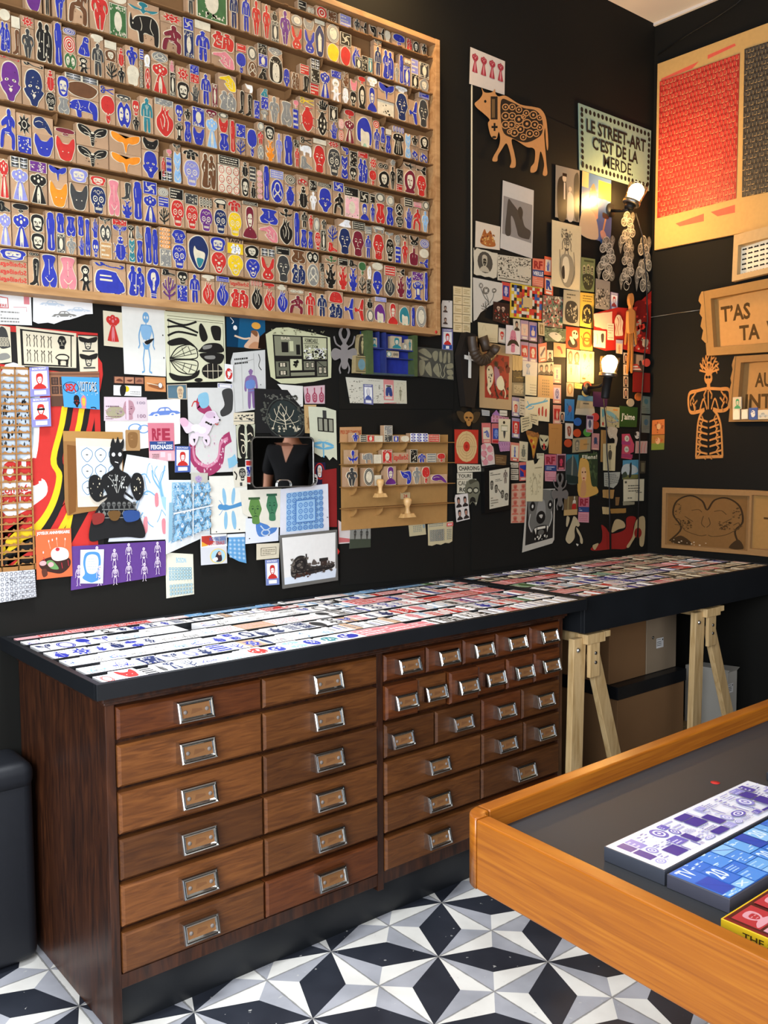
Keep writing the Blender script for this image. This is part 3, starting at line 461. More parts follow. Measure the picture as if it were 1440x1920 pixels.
WHAT = dict(HD='bald head', BF='baby face', FC='long haired face', FM='moustached face', PR='portrait bust', SK='sugar skull', SL='small skull', WO='woman figure', MN='standing man', MK='kneeling figure',
    LG='tall slim figure', DR='flower headed dress', DB='wide hatted dress', CT='eared dog head', MO='moth', MP='solid moth', BE='beetle', BB='light bulb', LB='ladybird', LS='spotted ladybird', HT='heart organ', LP='roaring leopard head',
    BK='high heeled boot', HN='pointing hand', HU='open hand', FU='raised finger', GL='eye glasses', TX='lettered', SQ='square texture', S2='dotted strip', SP='spiral', TG='target', CI='ring strip', OR='ring', CV='upright ring strip', GF='many faces',
    TR='branching tree', FR='oval frame', RF='framed panel', AR='ornate arch frame', VN='van', RH='rhino', DG='sitting dog', BA='carnival mask', CP='couple', TO='torso', KN='horned imp', MC='motorcycle', ST='sunburst', PW='pinwheel square',
    FL='rose', FT='foot', CN='coffin', BG='smooth blob', BR='flying bird', BL='swallow', WH='whale', SC='scissors', SW='brush swirl', HA='bobbed hair portrait', HB='swept hair portrait', BI='bikini', BD='ribbon', VA='tall vase', FO='fox skull',
    SB='cube pattern', LA='lamp shade', RB='robot', ZZ='zebra print', DO='curly haired doll', TW='twin frogs', FG='round mask', XX='three lines of mirrored lettering', XY='one line of mirrored lettering')
ROWN = ['topmost', 'second', 'third', 'fourth', 'fifth', 'sixth', 'seventh', 'eighth', 'bottom']
STAMPS = []
for r, txt in ROWS.items():
    for ent in txt.replace('OR r', 'ORr').replace('SQ B', 'SQB').split(','):
        t = ent.split(); x0, x1 = float(t[0]), float(t[1]); l, rr = LEFT[r]
        X = [un(x, l + (rr - l) * x / 808, 1, .578).x for x in (x0, x1)]; z = SHZ[r] + .0004; zmax = (SHZ[r - 1] - .005 if r else 2.75)
        for q in range(2, len(t), 2):
            h = float(t[q + 1]) / 100 * .1235 * 1.03; h = min(h, zmax - z)
            if h < .008: continue
            w = X[1] - X[0] - .0012; STAMPS.append([(x1 - x0) * h * (1.25 - x0 / 1600), r, X[0], X[0] + w, z, h, t[q][:2], t[q][2]]); z += h + .0006
def stamp_mesh(mb, x0, x1, z0, h, mot, col, y=.578, dep=.02):
    """a wooden block with a cut rubber die glued on its front; returns the die's own builder"""
    g = random.Random(int(x0 * 1e4 + z0 * 1e4)); k = g.uniform(.78, 1.05); wc = tuple(c * k for c in lin('b5916f'))
    yb = y + g.uniform(0, .006)
    mb.box(x0, yb, z0, x1, yb + dep, z0 + h, wc)
    F = lambda s, t, d=0: Vector((x0 + (x1 - x0) * s, yb - d, z0 + h * (1 - t)))
    ar = draw(MOT[mot], (6, 4, 94, 96), {'1': PAL[col], '2': PAL['c']}, rnd=g)
    xs = [q[0] for sh_, _, m_ in ar if m_ == 1 for f in sh_ for q in f]; ys = [q[1] for sh_, _, m_ in ar if m_ == 1 for f in sh_ for q in f]
    if xs and mot not in ('GL', 'SC', 'MC'):      # the die fills its block
        a0, a1, b0, b1 = min(xs), max(xs), min(ys), max(ys); fx_ = min(1.7, 90 / max(20, a1 - a0)); fy_ = min(1.3, 93 / max(20, b1 - b0)); ca, cb = (a0 + a1) / 2, (b0 + b1) / 2
        tf = lambda q: (min(98.5, max(1.5, 50 + (q[0] - ca) * fx_)), min(98.5, max(1.5, 50 + (q[1] - cb) * fy_)))
        ar = [([[tf(q) for q in f] for f in sh_], c, m_) for sh_, c, m_ in ar]
        if (x1 - x0) * h > .0012 and mot not in ('VN', 'LG', 'CT', 'MP', 'BG', 'HA', 'HB'):
            dk = tuple(v * .45 for v in PAL[col]); ar += draw(f'B {g.randint(5, 11)} 26 14 74 84 4 {g.choice(("c", "1", "1"))}', (4, 4, 96, 96), {'1': dk}, rnd=g)
    if mot in ('SQ', 'RF', 'PW', 'TX', 'S2', 'ZZ', 'SB', 'GF'): ar = draw('R c 1 1 99 99', (0, 0, 100, 100)) + ar
    if mot == 'XX': ar = [([[(100 - x, y) for x, y in f] for f in s], c, m) for s, c, m in draw(';'.join(f'T r 3 {4 + 32 * i} 99 {30 + 32 * i} Scheißegal' for i in range(3)))]
    if mot == 'XY': ar = [([[(100 - x, y) for x, y in f] for f in s], c, m) for s, c, m in draw('T r 4 16 96 84 Scheißegal')]
    if mot == 'TX' and col == 'y': ar = draw('R y 4 30 96 98;M CP 14 34 88 96 w k;T k 6 2 94 26 TAWT')
    d = MB(); big = []
    for shapes, c, main in ar:         # pale cut edge round every inked shape
        if main == 1:
            for p in shapes:
                cx = sum(q[0] for q in p) / len(p); cy = sum(q[1] for q in p) / len(p); e = []
                for a, b in p:
                    L = math.hypot(a - cx, b - cy) or 1; e.append((min(99.5, max(.5, a + (a - cx) / L * 3)), min(99.5, max(.5, b + (b - cy) / L * 3))))
                big.append(e)
    for e in big: d.prism([F(a / 100, b / 100, .0022) for a, b in e], [F(a / 100, b / 100, 0) for a, b in e], PAL['c'], back=False)
    lay_art(d, F, ar, .0022 if big else .0004, .00008)
    return d
for i, sh in enumerate(SHELVES):       # quarter-round brackets in the gaps above the lower stamps
    z = SHZ[i]; x = RX1 - .05 - (i % 2) * .09; k = 0
    while x > RX0:
        for dx in (0, .008, -.008, .016, -.016, .024, -.024, .032, -.032, .04, -.04):
            xx = x + dx; clear = all(s[2] > xx + .007 or s[3] < xx - .002 or s[4] + s[5] < z - .035 for s in STAMPS if s[1] == i + 1)
            if clear and xx < RX1 - .025:
                pts = [(.605, 0), (.573, 0), (.573, -.006), (.577, -.017), (.587, -.025), (.605, -.029)]
                b = MB(); b.prism([(xx, y, z - .0035 + h) for y, h in pts], [(xx + .004, y, z - .0035 + h) for y, h in pts], (.3, .2, .1))
                b.build('bracket', M_RACK, sh, rack.location); break
        x -= .19
STAMPS.sort(key=lambda s: -s[0])
BIG = STAMPS[:300]; SMALL = STAMPS[300:]
seen = {}
for s in BIG: seen.setdefault((s[7], s[6]), []).append(s)
_neigh = {}
for r in range(9): _neigh[r] = sorted([s for s in BIG if s[1] == r], key=lambda s: (round(s[2], 3), s[4]))
_lab = set()
def ordw(n):
    w = 'zeroth first second third fourth fifth sixth seventh eighth ninth tenth eleventh twelfth thirteenth fourteenth fifteenth sixteenth seventeenth eighteenth nineteenth'.split()
    if n < 20: return w[n]
    te = ['', '', 'twenty', 'thirty', 'forty', 'fifty', 'sixty', 'seventy', 'eighty', 'ninety']; ti = ['', '', 'twentieth', 'thirtieth', 'fortieth', 'fiftieth', 'sixtieth', 'seventieth']
    return ti[n // 10] if n % 10 == 0 else te[n // 10] + '-' + w[n % 10]
for s in BIG:
    _, r, x0, x1, z, h, mot, col = s; nm = f'{CNAME[col]} {WHAT[mot]} rubber stamp'
    row = _neigh[r]; same = [q for q in row if q[6] == mot and q[7] == col]
    if len(seen[(col, mot)]) == 1: lab = f'{nm} on the {ROWN[r]} shelf of the wall rack'
    elif len(same) == 1: lab = f'{nm}, the one on the {ROWN[r]} shelf of the wall rack'
    else: lab = f'{nm}, {ordw(same.index(s) + 1)} such from the left on the {ROWN[r]} rack shelf'
    b = MB(); d = stamp_mesh(b, x0, x1, z, h, mot, col); o = b.build('rubber_stamp', M_KRAFT, org=((x0 + x1) / 2, .588, z))
    tag(o, lab, 'stamp', 'rubber stamps on the wall rack'); d.build('rubber_die', M_RUB, o, o.location)
b = MB()
for s in SMALL:
    _, r, x0, x1, z, h, mot, col = s; d = stamp_mesh(b, x0, x1, z, h, mot, col)
    i = len(b.v); b.v += d.v; b.f += [tuple(k + i for k in f) for f in d.f]; b.c += d.c; b.m += [0] * len(d.f); b.sm += d.sm
o = tag(b.build('small_rubber_stamps', M_RUB, org=(0, .588, 1.757)), 'smallest rubber stamps squeezed between the larger ones on the wall rack', 'stamps'); o['kind'] = 'stuff'
# ---------------------------------------------------------------- papers pinned to the long wall, left part
P = paper
GC = 'portrait cards on the wall'
# black boards that carry the middle and right-hand papers
def board(name, label, px, thick, edge=None):
    F, q, org = frame_of(px, 'L', thick); b = MB(); b.prism([q[0], q[1], q[2], q[3]], [p + Vector((0, thick - .0004, 0)) for p in q], (.1, .1, .1))
    o = tag(b.build(name, M_BLACK, org=org), label, 'board'); layer(px, 'L', thick)
    if edge:
        b = MB(); e = .0045; lo = q[0] * .52 + q[3] * .48; E_ = [q[0] + Vector((-e, 0, 0)), q[0], lo, lo + Vector((-e, 0, 0))]; b.prism(E_, [p + Vector((0, thick - .0004, 0)) for p in E_], PAL['c'])
        b.build('pale_edge_strip', M_PRINT, o, o.location)
    return o
board('pinboard', 'tall black pinboard with a pale left edge behind the gear cow', (886, 159, 1214, 300, 1212, 1030, 884, 1070), .004, 1)
board('pinboard', 'black board behind the small cardboard stamp shelf', (636, 768, 848, 768, 850, 1080, 638, 1098), .004)
board('pinboard', 'black board strip above the small cardboard stamp shelf', (635, 700, 851, 712, 850, 767, 636, 767), .003)
POSTER_EDGE = [(56, 10), (53, 37), (42, 57), (47.5, 65), (40, 75), (30, 80), (15, 82), (1, 82), (1, 80)]
P('poster', 'poster', 'large red, yellow and black striped poster with bubble lettering behind the lattice', (0, 609, 183, 625, 195, 1022, 0, 1062), 'k',
  'R r 94 20 100 100;'
  ''.join('S ' + 'ryk'[(k - 1) % 3] + ' 1 10 ' + ' '.join(f'{x + (6 * k if y < 78 else 0) + (2 * k if 78 < y < 81 else 0):.1f} {min(97, y + (4.6 * k if y > 78 else 1.5 * k if y > 70 else 0)):.1f}' for x, y in POSTER_EDGE) + ';' for k in range(7, 0, -1)) + 'P k 0 0 100 3 94 20 0 16;R r 0 0 100 2.5;' +
  'S w 0 20 34 20 38 36 34 56 20 62 42 66 40 74 0 76;S e 0 24 30 24 32 40 28 54 0 54;B 40 0 24 30 52 2 d;B 30 0 30 30 46 2 k;T r 2 56 28 66 OH 0.06;C r 4.5 30 56 30 65 36 65;C r 4.5 33 56 33 63 39 64;T r 0 67 26 70 comité 0.03;T r 0 70 30 76 gang 0.06;P k 76 80 100 74 100 100 50 100;P r 62 100 92 78 94 100;P y 54 96 66 84 70 82 62 98')
P('letter', 'letter', 'white envelope with a red frame stamp under the wall rack at the far left', (0, 548, 58, 553, 60, 610, 0, 608), 'w', 'L r 3 0 14 24 16 26 48 0 48;T r 0 36 22 45 ERE;R p 76 6 94 32;N 4 2 56 60 96 g;L p 1.5 42 44 84 42 84 56')
P('drawing', 'drawing', 'torn white sheet with pencil drawings of old cars', (62, 553, 173, 566, 175, 605, 62, 612), 'w', 'M CAR 32 40 70 78 g w;M CAR 12 6 50 36 e w;M CAR 56 24 94 54 e w', '0 0 100 0 100 58 88 60 72 74 60 82 50 84 34 96 24 90 8 92 0 84')
P('art_print', 'print', 'cream linocut of an arched house and a shoe at the far left edge', (0, 610, 19, 613, 22, 679, 0, 681), 'c', 'S d 0 6 60 10 90 50 86 58 0 58;S g 0 76 60 74 90 84 70 90 0 92;G 3 2 0 30 80 56 WIN c d')
P('art_print', 'print', 'cream linocut sheet of curled legs and a round face', (30, 611, 143, 625, 143, 690, 34, 686), 'c',
  'R k 6 6 96 10;R k 6 6 10 96;R k 90 8 92 98;R k 6 94 86 98;G 4 2 13 14 60 92 LEGP k c;M HD 66 12 84 48 k c;M BA 62 54 88 94 k c')
P('art_print', 'print', 'cream print of two winged officer heads one above the other', (146, 627, 183, 629, 184, 696, 150, 697), 'c', 'R k 0 0 100 3;M FM 26 12 72 40 d c;S k 4 6 46 10 54 10 96 4 90 18 54 22 46 22 10 18;R d 18 42 82 46;M FM 26 58 72 86 d c;S k 4 52 46 56 54 56 96 50 90 64 54 68 46 68 10 64;R d 20 88 84 92')
_k = layer((0, 686, 56, 689, 67, 1067, 0, 1076), 'L', .006); F_, q_, org_ = frame_of((-32, 686, 56, 689, 67, 1067, -32, 1076), 'L', _k + .003); _d = ''
for x in (3.5, 35, 66.5, 97): _d += f'R 94683a {x - 1.5} 0 {x + 1.5} 100;'
_d += 'R 94683a 0 0 100 1.2;R 94683a 0 97 100 100;'
for j in range(28):
    y = 1 + j * 3.45
    for x in (5, 36.5, 68): _d += f'P 94683a {x} {y + 3.5} {x} {y + 2.9} {x + 4} {y + 2.9} {x + 6} {y + 2.1} {x + 9} {y + 2.3} {x + 12} {y + 2.9} {x + 20} {y + 2.9} {x + 22} {y + 2.2} {x + 25} {y + 2.8} {x + 29} {y + 2.9} {x + 29} {y + 3.5} {x + 22} {y + 3.7} {x + 8} {y + 3.6};'
b = MB(); lay_art(b, F_, draw(_d), 0, .0, .003); tag(b.build('cardboard_lattice', M_KRAFT, org=org_), 'kraft cardboard lattice of die cut rows hanging at the far left', 'lattice')
P('postcard', 'postcard', 'brown postcard of a palace front half behind the blue visitors card', (92, 697, 186, 697, 187, 760, 96, 762), '9a6a4c', 'R 5a3c2c 0 70 100 100;R 7a503a 0 4 100 10;G 6 2 2 14 98 66 WIN 40 9a')
P('postcard', 'postcard', 'sky blue comic card lettered visitors with two painted heads', (115, 706, 186, 708, 187, 768, 120, 763), 's',
  'T r 8 22 38 48 SEX 0.06;O k 23 35 20 18 2;T w 42 14 92 46 VISITORS;T k 43 16 93 47 VISITORS 0.0;M BF 26 58 46 98 k r;M FC 46 58 64 100 p y;B 12 20 48 95 58 3 w;C k 3 74 96 84 94 90 98')
P('portrait_card', 'card', 'red bearded portrait card, upper of two beside the cardboard lattice', (55, 689, 91, 687, 94, 742, 57, 744), 'w', 'M BP 0 0 100 100 v r', group=GC)
P('portrait_card', 'card', 'red portrait card with dark glasses, lower of two beside the cardboard lattice', (57, 747, 94, 745, 96, 799, 60, 801), 'w', 'M BP 0 0 100 100 v r;R k 30 36 70 43', group=GC)
P('photo', 'photo', 'strip of three brown photographs above the trumpet card', (213, 705, 270, 707, 270, 721, 213, 719), '3a201a', 'R b07858 3 8 32 92;R c08868 36 8 66 92;R a86e50 70 8 98 92;S 6a3a2a 8 60 20 30 30 70;S 6a3a2a 42 50 54 70 62 40;S 7a4a3a 74 70 84 30 94 60')
P('business_card', 'card', 'small white card with a dark dressed figure and yellow moon', (213, 722, 265, 724, 265, 743, 213, 741), 'w', 'E y 46 34 10 30;S k 26 4 42 4 44 50 38 98 26 98 22 50;N 2 60 50 96 90 g')
P('postcard', 'postcard', 'small orange card with a trumpet', (271, 706, 310, 708, 311, 735, 272, 733), 'd8935a', 'S 9a5a30 14 60 70 44 92 70 70 86;L c 5 10 44 70 58;E w 74 56 10 18;O k 74 56 10 18 2')
P('art_print', 'print', 'small cream sheet with one red flower headed dress', (193, 582, 243, 588, 243, 653, 195, 648), 'c', 'M DR 6 10 66 90 r p')
P('art_print', 'print', 'white sheet with a pale blue standing skeleton', (228, 572, 310, 582, 311, 706, 233, 701), 'e6e4da', 'M SKEL 24 6 84 97 6fa4cc e6e4da;S 8ab6d8 42 28 66 28 62 44 46 46;S k 50 50 72 44 62 52 54 54;E k 93 38 1.4 1.2;E k 95 72 1.4 1.2')
P('art_print', 'print', 'big cream linocut of beetle wings, legs and shells', (308, 583, 421, 592, 424, 715, 313, 718), 'dedcb8',
  'L 4a 1 4 6 98 9;L k .8 6 92 6 10 97 12 98 92;S k 56 18 60 14 66 22 70 34 66 40 60 40 56 30;S k 76 18 92 18 92 36 88 38 80 36;C k 3 4 12 30 18 52 12;C k 3 4 22 28 20 54 28;C k 3 4 34 22 28 52 32;S k 4 42 26 36 44 44 54 54 48 50 38 46 26 46 8 48;C k 1.6 6 66 20 50 44 46 52 58 46 66 6 66;C k 1.6 6 68 20 84 44 88 52 76 46 68 6 68;L k .9 6 66 48 52;L k .9 6 66 50 58;L k .9 6 66 34 48;L k .9 6 68 48 84;L k .9 6 68 50 76;L k .9 6 68 34 88;L k .9 26 50 30 62;L k .9 36 48 42 60;L k .9 26 82 30 72;L k .9 36 86 42 74;'
  'S k 4 86 20 90 40 90 54 82 50 92 30 98 10 96;S k 56 52 66 44 84 42 94 46 94 56 56 56;S k 56 58 94 58 94 70 84 74 66 70;E k 76 84 18 12;L c 1 60 84 94 84;L c .8 68 74 68 95;L c .8 77 73 77 96;L c .8 86 74 86 94;S g 62 47 76 45 74 50 62 52;S g 64 62 80 61 80 66 66 66;E k 52 97 7 3')
P('photo', 'photo', 'deep blue photograph of a swimmer with raised arm', (424, 592, 497, 601, 498, 654, 425, 650), '1b5a80', 'P 0e3a58 0 0 34 0 28 100 0 100;E e8a848 76 22 12 12;S e0b898 44 98 60 66 64 46 78 40 84 60 80 98;S c89068 56 100 70 78 90 84 88 100;P 20140c 84 60 100 40 100 100 80 100;C e6c8a8 6 20 62 44 70 60 66;E w 22 36 5 8;C w 2 10 4 18 16 14 24;S 8a5a3a 62 44 74 38 80 48 76 60', mat=M_GLOSSY)
P('letter', 'letter', 'old ruled letter sheet stamped with a blue and red strongman', (432, 662, 497, 656, 499, 765, 437, 774), 'd6d6d0',
  'M MN 28 30 84 96 8a6a9a 6a8ac4;S 6a8ac8 42 50 66 50 66 62 42 62;L g .6 30 12 30 96;L g .6 8 20 66 14;L g .6 66 4 66 96;N 2 10 8 50 22 d;C k 1.6 80 6 84 16 80 26 88 34;N 1 84 56 96 62 k', 'tl')
P('sticker', 'sticker', 'round red stamp print peeking out left of the strongman letter', (421, 682, 437, 684, 437, 716, 422, 714), 'w', 'M ROSE 4 20 96 92 r w')
P('label_slip', 'label', 'small white slip with a blue frame left of the strongman letter', (408, 718, 436, 720, 436, 729, 408, 727), 'w', 'L b 6 8 20 92 20 92 84 8 84 8 20')
P('art_print', 'print', 'cream torn linocut of a street of shop fronts', (497, 611, 621, 619, 622, 716, 505, 722), 'd2d2a8',
  'R k 10 14 94 90;R 8a8a70 12 16 52 50;R c8c8a0 55 16 92 56;R 6e6e5a 12 60 32 86;R d2d2a8 34 56 52 76;R 7a7a64 55 60 72 76;R 6e6e5a 76 60 92 88;R 8a8a70 34 80 72 86;T k 58 18 78 26 FORMIDABLE;R k 56 27 80 28;T k 58 30 78 36 DAILY_ZOOM;B 60 56 36 91 55 3 w;B 50 56 40 91 55 3 k;R k 22 26 32 44;R d2d2a8 34 24 40 42;R k 44 30 50 48;T c 22 17 36 22 BAR;M WIN 16 62 28 70 k c;M WIN 16 76 28 84 k c;M WIN 58 62 63 72 k c;M WIN 66 62 71 72 k c;M WIN 78 70 84 84 k c;M WIN 86 70 91 84 k c;L k 1 76 60 90 74;B 16 38 58 46 74 3 k;B 30 8 2 92 12 2.5 4a',
  '0 14 16 2 34 0 52 4 74 8 98 14 100 56 99 92 70 98 40 100 18 98 3 86 1 50')
P('photo', 'photo', 'small grey card with a bearded man, right of the trumpet card', (313, 721, 350, 720, 351, 749, 314, 748), 'c8b8a0', 'R 5a7886 4 6 96 94;M FM 46 12 86 96 e0c8a0 b89878')
P('drawing', 'drawing', 'white sheet with a small blue car drawing below the old banknote', (197, 752, 338, 748, 338, 832, 198, 850), 'f0ece2', 'M CAR 58 10 98 40 6a8ad0 w;O 6a9ad0 38 56 8 8 2;O 6a9ad0 50 60 7 8 2', 'q')
P('banknote', 'banknote', 'pinkish hundred banknote with a lined old man', (195, 744, 275, 745, 277, 789, 195, 789), 'd9c6cc', 'E a8a080 26 64 22 26;M HD 40 12 74 94 b88a94 6a3a4a;T 9a8a9a 76 18 96 30 100;T 9a7a8a 76 72 96 88 100;N 1 4 34 36 46 7a5a6a;N 2 4 78 40 96 8a6a6a;R e6c8d2 50 4 56 96;B 16 4 50 40 72 5 b89aa2')
P('bookmark', 'bookmark', 'tan bookmark with a rounded head motif', (235, 806, 262, 806, 263, 845, 236, 845), 'b08858', 'S 8a6236 22 14 78 14 84 50 70 84 30 84 16 50;N 3 34 26 68 50 b08858', 'round')
P('id_card', 'card', 'large pink RF lazybones card over the white car sheet', (277, 793, 326, 793, 328, 864, 280, 865), 'd9808e', 'R eab0b6 0 74 100 100;R 2c4a86 4 48 96 72;T a83048 14 14 48 46 RF 0.05;T a83048 52 14 84 46 E 0.05;T w 34 50 66 54 CARTE_DE;T w 8 57 92 69 FEIGNASSE 0.03;R f0d0d4 44 76 62 90;R f0d0d4 72 80 86 98;N 4 12 80 40 98 d')
P('art_print', 'print', 'white sheet with a long red scaled snake and a grey sock', (351, 727, 438, 727, 446, 884, 356, 888), 'd9d8d2',
  'C a83a64 14 30 14 24 20 40 26 50 38;C a83a64 13 8 62 8 82 34 97 62 88 70 66 88 58;C d88aa4 4 8 66 12 84 36 92 58 84 66 66 82 60;B 70 4 56 90 99 3 e6c8d2;S 8ac0d8 24 8 42 6 44 20 30 24 22 16;C r 1.6 24 18 14 16 8 22;S d 74 4 96 2 96 22 90 30 72 34 68 28 78 20;C 8ac0d8 12 80 90 90 88 98 84')
P('cutout', 'paper cutout', 'pink and white poodle paper cutout with a black collar', (336, 765, 414, 765, 414, 837, 336, 837), None,
  'S e8d8e2 66 10 84 8 92 20 98 32 88 40 80 44 74 60 62 74 40 72 34 60 18 66 8 50 2 36 10 28 24 36 36 44 48 40 56 24;S e6b8cc 2 28 14 26 22 36 18 48 6 46;S e8d8e2 30 66 44 70 44 82 36 98 26 94 24 80;S e8d8e2 60 70 70 72 74 86 68 98 60 94 56 82;E d8bcd0 74 18 12 9;E w 40 52 12 10;E w 54 58 10 9;E k 84 24 2 2;E k 97 31 2.5 2.5;L k 5 62 36 78 44;B 6 62 36 78 44 2 w;C r 2 86 40 90 44 94 40;P k 32 80 38 80 36 92;P k 60 82 66 82 66 92', lift=.004)
P('art_print', 'print', 'scrap of brown linocut with a row of dark trees right of the poodle', (438, 774, 477, 773, 477, 797, 438, 797), 'c', 'B 20 4 20 96 60 12 d;R g 0 66 100 72', 'tb')
P('art_print', 'print', 'cream scrap with a ribcage print left of the mirror', (442, 797, 478, 795, 478, 860, 446, 860), 'c8c8ac', 'S k 14 10 46 6 48 90 20 96 8 60;S k 56 6 92 14 90 70 78 96 54 92;C c 4 22 26 40 30 44 40;C c 4 22 44 40 48 44 60;C c 4 60 30 76 26 86 34;C c 4 60 50 76 46 84 54;O c 34 72 10 12 3;S c8c8ac 46 4 54 4 58 50 50 96 44 50', 'torn')
P('paper_scrap', 'paper', 'plain white scrap behind the dark tree print', (520, 720, 568, 724, 568, 762, 556, 764), 'e8e6dc')
P('art_print', 'print', 'small pink print of three bottles', (569, 725, 609, 722, 609, 757, 572, 757), 'd8b8bc', 'G 3 1 0 4 100 100 VSB a8405a d8b8bc')
P('art_print', 'print', 'black square print of an ornate frame around a letter A and bare tree', (477, 728, 554, 732, 572, 812, 479, 812), '181818',
  'E 181818 64 66 46 54;O 4a5048 64 66 40 46 1.5;E 26302e 64 66 36 42;L c 1 58 32 34 92;L c 1 58 32 84 92;L c 1 44 70 74 70;C c 2 62 92 62 70 60 52;C c 1.2 61 74 46 60 42 44;C c 1.2 61 74 78 60 86 46;C c 1.2 60 62 52 50 52 38;C c 1.2 61 62 68 50 70 38;C c 1 61 80 34 70 30 56;C c 1 62 80 90 72 94 60;B 26 34 84 92 96 4 c;B 40 20 12 100 22 5 6a6a60;B 26 14 30 30 84 5 56584e;B 26 94 30 108 84 5 56584e', '0 0 80 0 92 20 106 40 108 70 100 100 0 100')
P('art_print', 'print', 'tan card with a line drawn long beetle', (570, 759, 593, 759, 594, 813, 572, 812), 'c9a670', 'M BE 12 12 90 92 8a6236 3a2818')
P('art_print', 'print', 'cream torn sheet with tree trunks and a blue winged insect right of the mirror', (578, 760, 630, 766, 632, 865, 584, 862), 'd6d8bc', 'R k 30 20 90 46;R 9a9a86 34 22 48 44;R 9a9a86 54 22 66 44;R 9a9a86 72 22 86 44;R d 50 6 64 20;M DRG 0 54 96 96 6ab0d0 9ad0e0', '0 2 60 0 100 4 100 98 84 92 70 99 56 90 40 94 10 86 0 60')
P('postcard', 'postcard', 'collage card of an old bearded man and a woman in glasses right of the mirror', (583, 867, 610, 867, 612, 928, 578, 912), '2a2440', 'O r 60 30 30 26 5;M FM 44 10 78 50 w h;M PR 8 40 60 96 w k', '8 0 100 0 100 100 40 86 0 76', mat=M_GLOSSY)
P('paper_scrap', 'paper', 'plain dark red sheet beside the small cardboard shelf', (604, 882, 631, 878, 632, 988, 606, 988), '8e1f1e')
P('postcard', 'postcard', 'narrow red and blue card left of the mirror', (460, 862, 471, 862, 471, 908, 461, 907), 'w', 'R r 10 4 90 24;R b 10 28 90 66;R r 20 70 90 94;B 8 14 30 86 64 16 w')
P('art_print', 'print', 'white watercolour sheet with blue feathers and red pods', (238, 852, 315, 865, 321, 1011, 203, 1016), 'e6ebf0',
  'C 9cc8e4 7 97 62 86 46 80 28;C 7ab4dc 3 97 62 86 46 80 28;C 7ab4dc 1.4 80 30 68 16 74 8;C 7ab4dc 2.5 80 30 88 16 92 6;C 7ab4dc 2.5 80 36 66 24 62 14;C 7ab4dc 1.8 78 48 56 40 40 50 30 64;C 7ab4dc 1.1 56 42 50 32 46 22;C 7ab4dc 1.1 48 46 38 40 30 38;C 7ab4dc 1.1 42 50 38 62 34 70;C 7ab4dc 1.6 60 30 48 20 36 22;C 7ab4dc 1.1 50 24 52 10 56 6;C 7ab4dc 1.1 84 62 92 70 96 78;C 7ab4dc 1.1 84 62 80 72 76 78;C 7ab4dc 1.6 50 66 42 76 36 90;C 7ab4dc 1.1 56 72 62 80 70 84;S a8d0ea 84 46 100 50 100 66 88 60;C 7ab4dc 1 74 24 66 18 60 8;C 7ab4dc 1 78 28 84 16 92 12;C 7ab4dc 1 50 38 42 38 34 32;C 7ab4dc 1 56 44 48 44 40 46;C 7ab4dc 1 48 72 36 72 30 68;C 7ab4dc 1 52 70 56 78 58 86;S e08a92 70 44 76 42 78 56 72 58;S e08a92 52 74 58 72 60 88 54 92;S e08a92 84 76 90 74 92 90 86 92;E k 97 62 1.4 1.2')
P('kraft_sheet', 'paper', 'translucent brown wrapping sheet over the striped poster', (118, 808, 230, 810, 232, 958, 122, 967), '9c6f3c', 'P b48648 0 0 100 0 100 12 0 12;P 7e5020 6 16 24 18 18 96 6 100;P 8a5a2a 60 70 100 74 100 100 64 100', '0 0 100 0 100 96 80 94 78 98 60 96 4 100 0 84')
P('art_print', 'print', 'cream sheet of blue wavy lattice pattern behind the black dress figure', (142, 821, 230, 824, 228, 948, 146, 951), 'e6d9c4', 'R dfe4e2 8 12 96 84;G 3 3 8 12 96 84 WAVE 4f7fa6 6a6a6a;L a88a6a 1 92 2 92 98')
P('cutout', 'paper cutout', 'black crowned skull lady in a wide lace gown, cut from paper', (160, 820, 270, 818, 274, 1012, 166, 1014), None,
  'S 151515 40 12 46 8 54 8 62 14 62 22 56 28 58 32 70 36 76 42 68 50 62 58 76 64 90 78 98 97 66 97 30 98 2 100 6 80 20 66 34 58 26 46 26 38 36 34 46 30 40 24;S 151515 4 40 14 36 24 40 28 48 24 60 14 62 4 54;S 151515 80 36 92 36 98 44 96 56 86 62 78 56 74 46;L 151515 2.5 22 60 36 56;L 151515 2.5 78 60 64 54;S 151515 42 10 46 1 50 6 54 0 58 6 64 2 62 12;E w 46 17 3 2;E w 57 17 3 2;L w .8 48 24 54 25;'
  'B 24 34 36 68 52 2.2 cfcfc8;C b8b8b0 .8 50 54 44 44 36 38;C b8b8b0 .8 50 54 50 44 48 36;C b8b8b0 .8 52 54 58 44 66 38;B 12 6 40 24 58 1.8 c;B 12 80 40 94 56 1.8 c;L 8a8a84 .8 24 70 84 70;L 8a8a84 .8 14 78 90 78;G 7 1 22 62 84 70 SL 6a6a66 151515;G 9 1 14 70 90 78 DI 7a7a70 151515;S 8a2a24 8 74 26 74 24 82 8 84;S 6a4a20 34 72 54 72 50 80 38 80;S 2a4a86 60 72 86 72 86 80 64 82', lift=.002, thick=.0008)
P('art_print', 'print', 'purple paper printed with rows of white skeletons', (134, 1021, 311, 1014, 311, 1084, 133, 1107), '5f3a86', ''.join(f'M SKEL {x} {y} {x + 11} {y + 46} e6d6e4 5f3a86;' for x, y in ((2, 46), (20, 6), (38, 14), (53, 2), (53, 48), (69, 14), (84, 1), (84, 40), (22, 50), (38, 53), (69, 53))), '0 4 100 0 100 92 88 94 0 100')
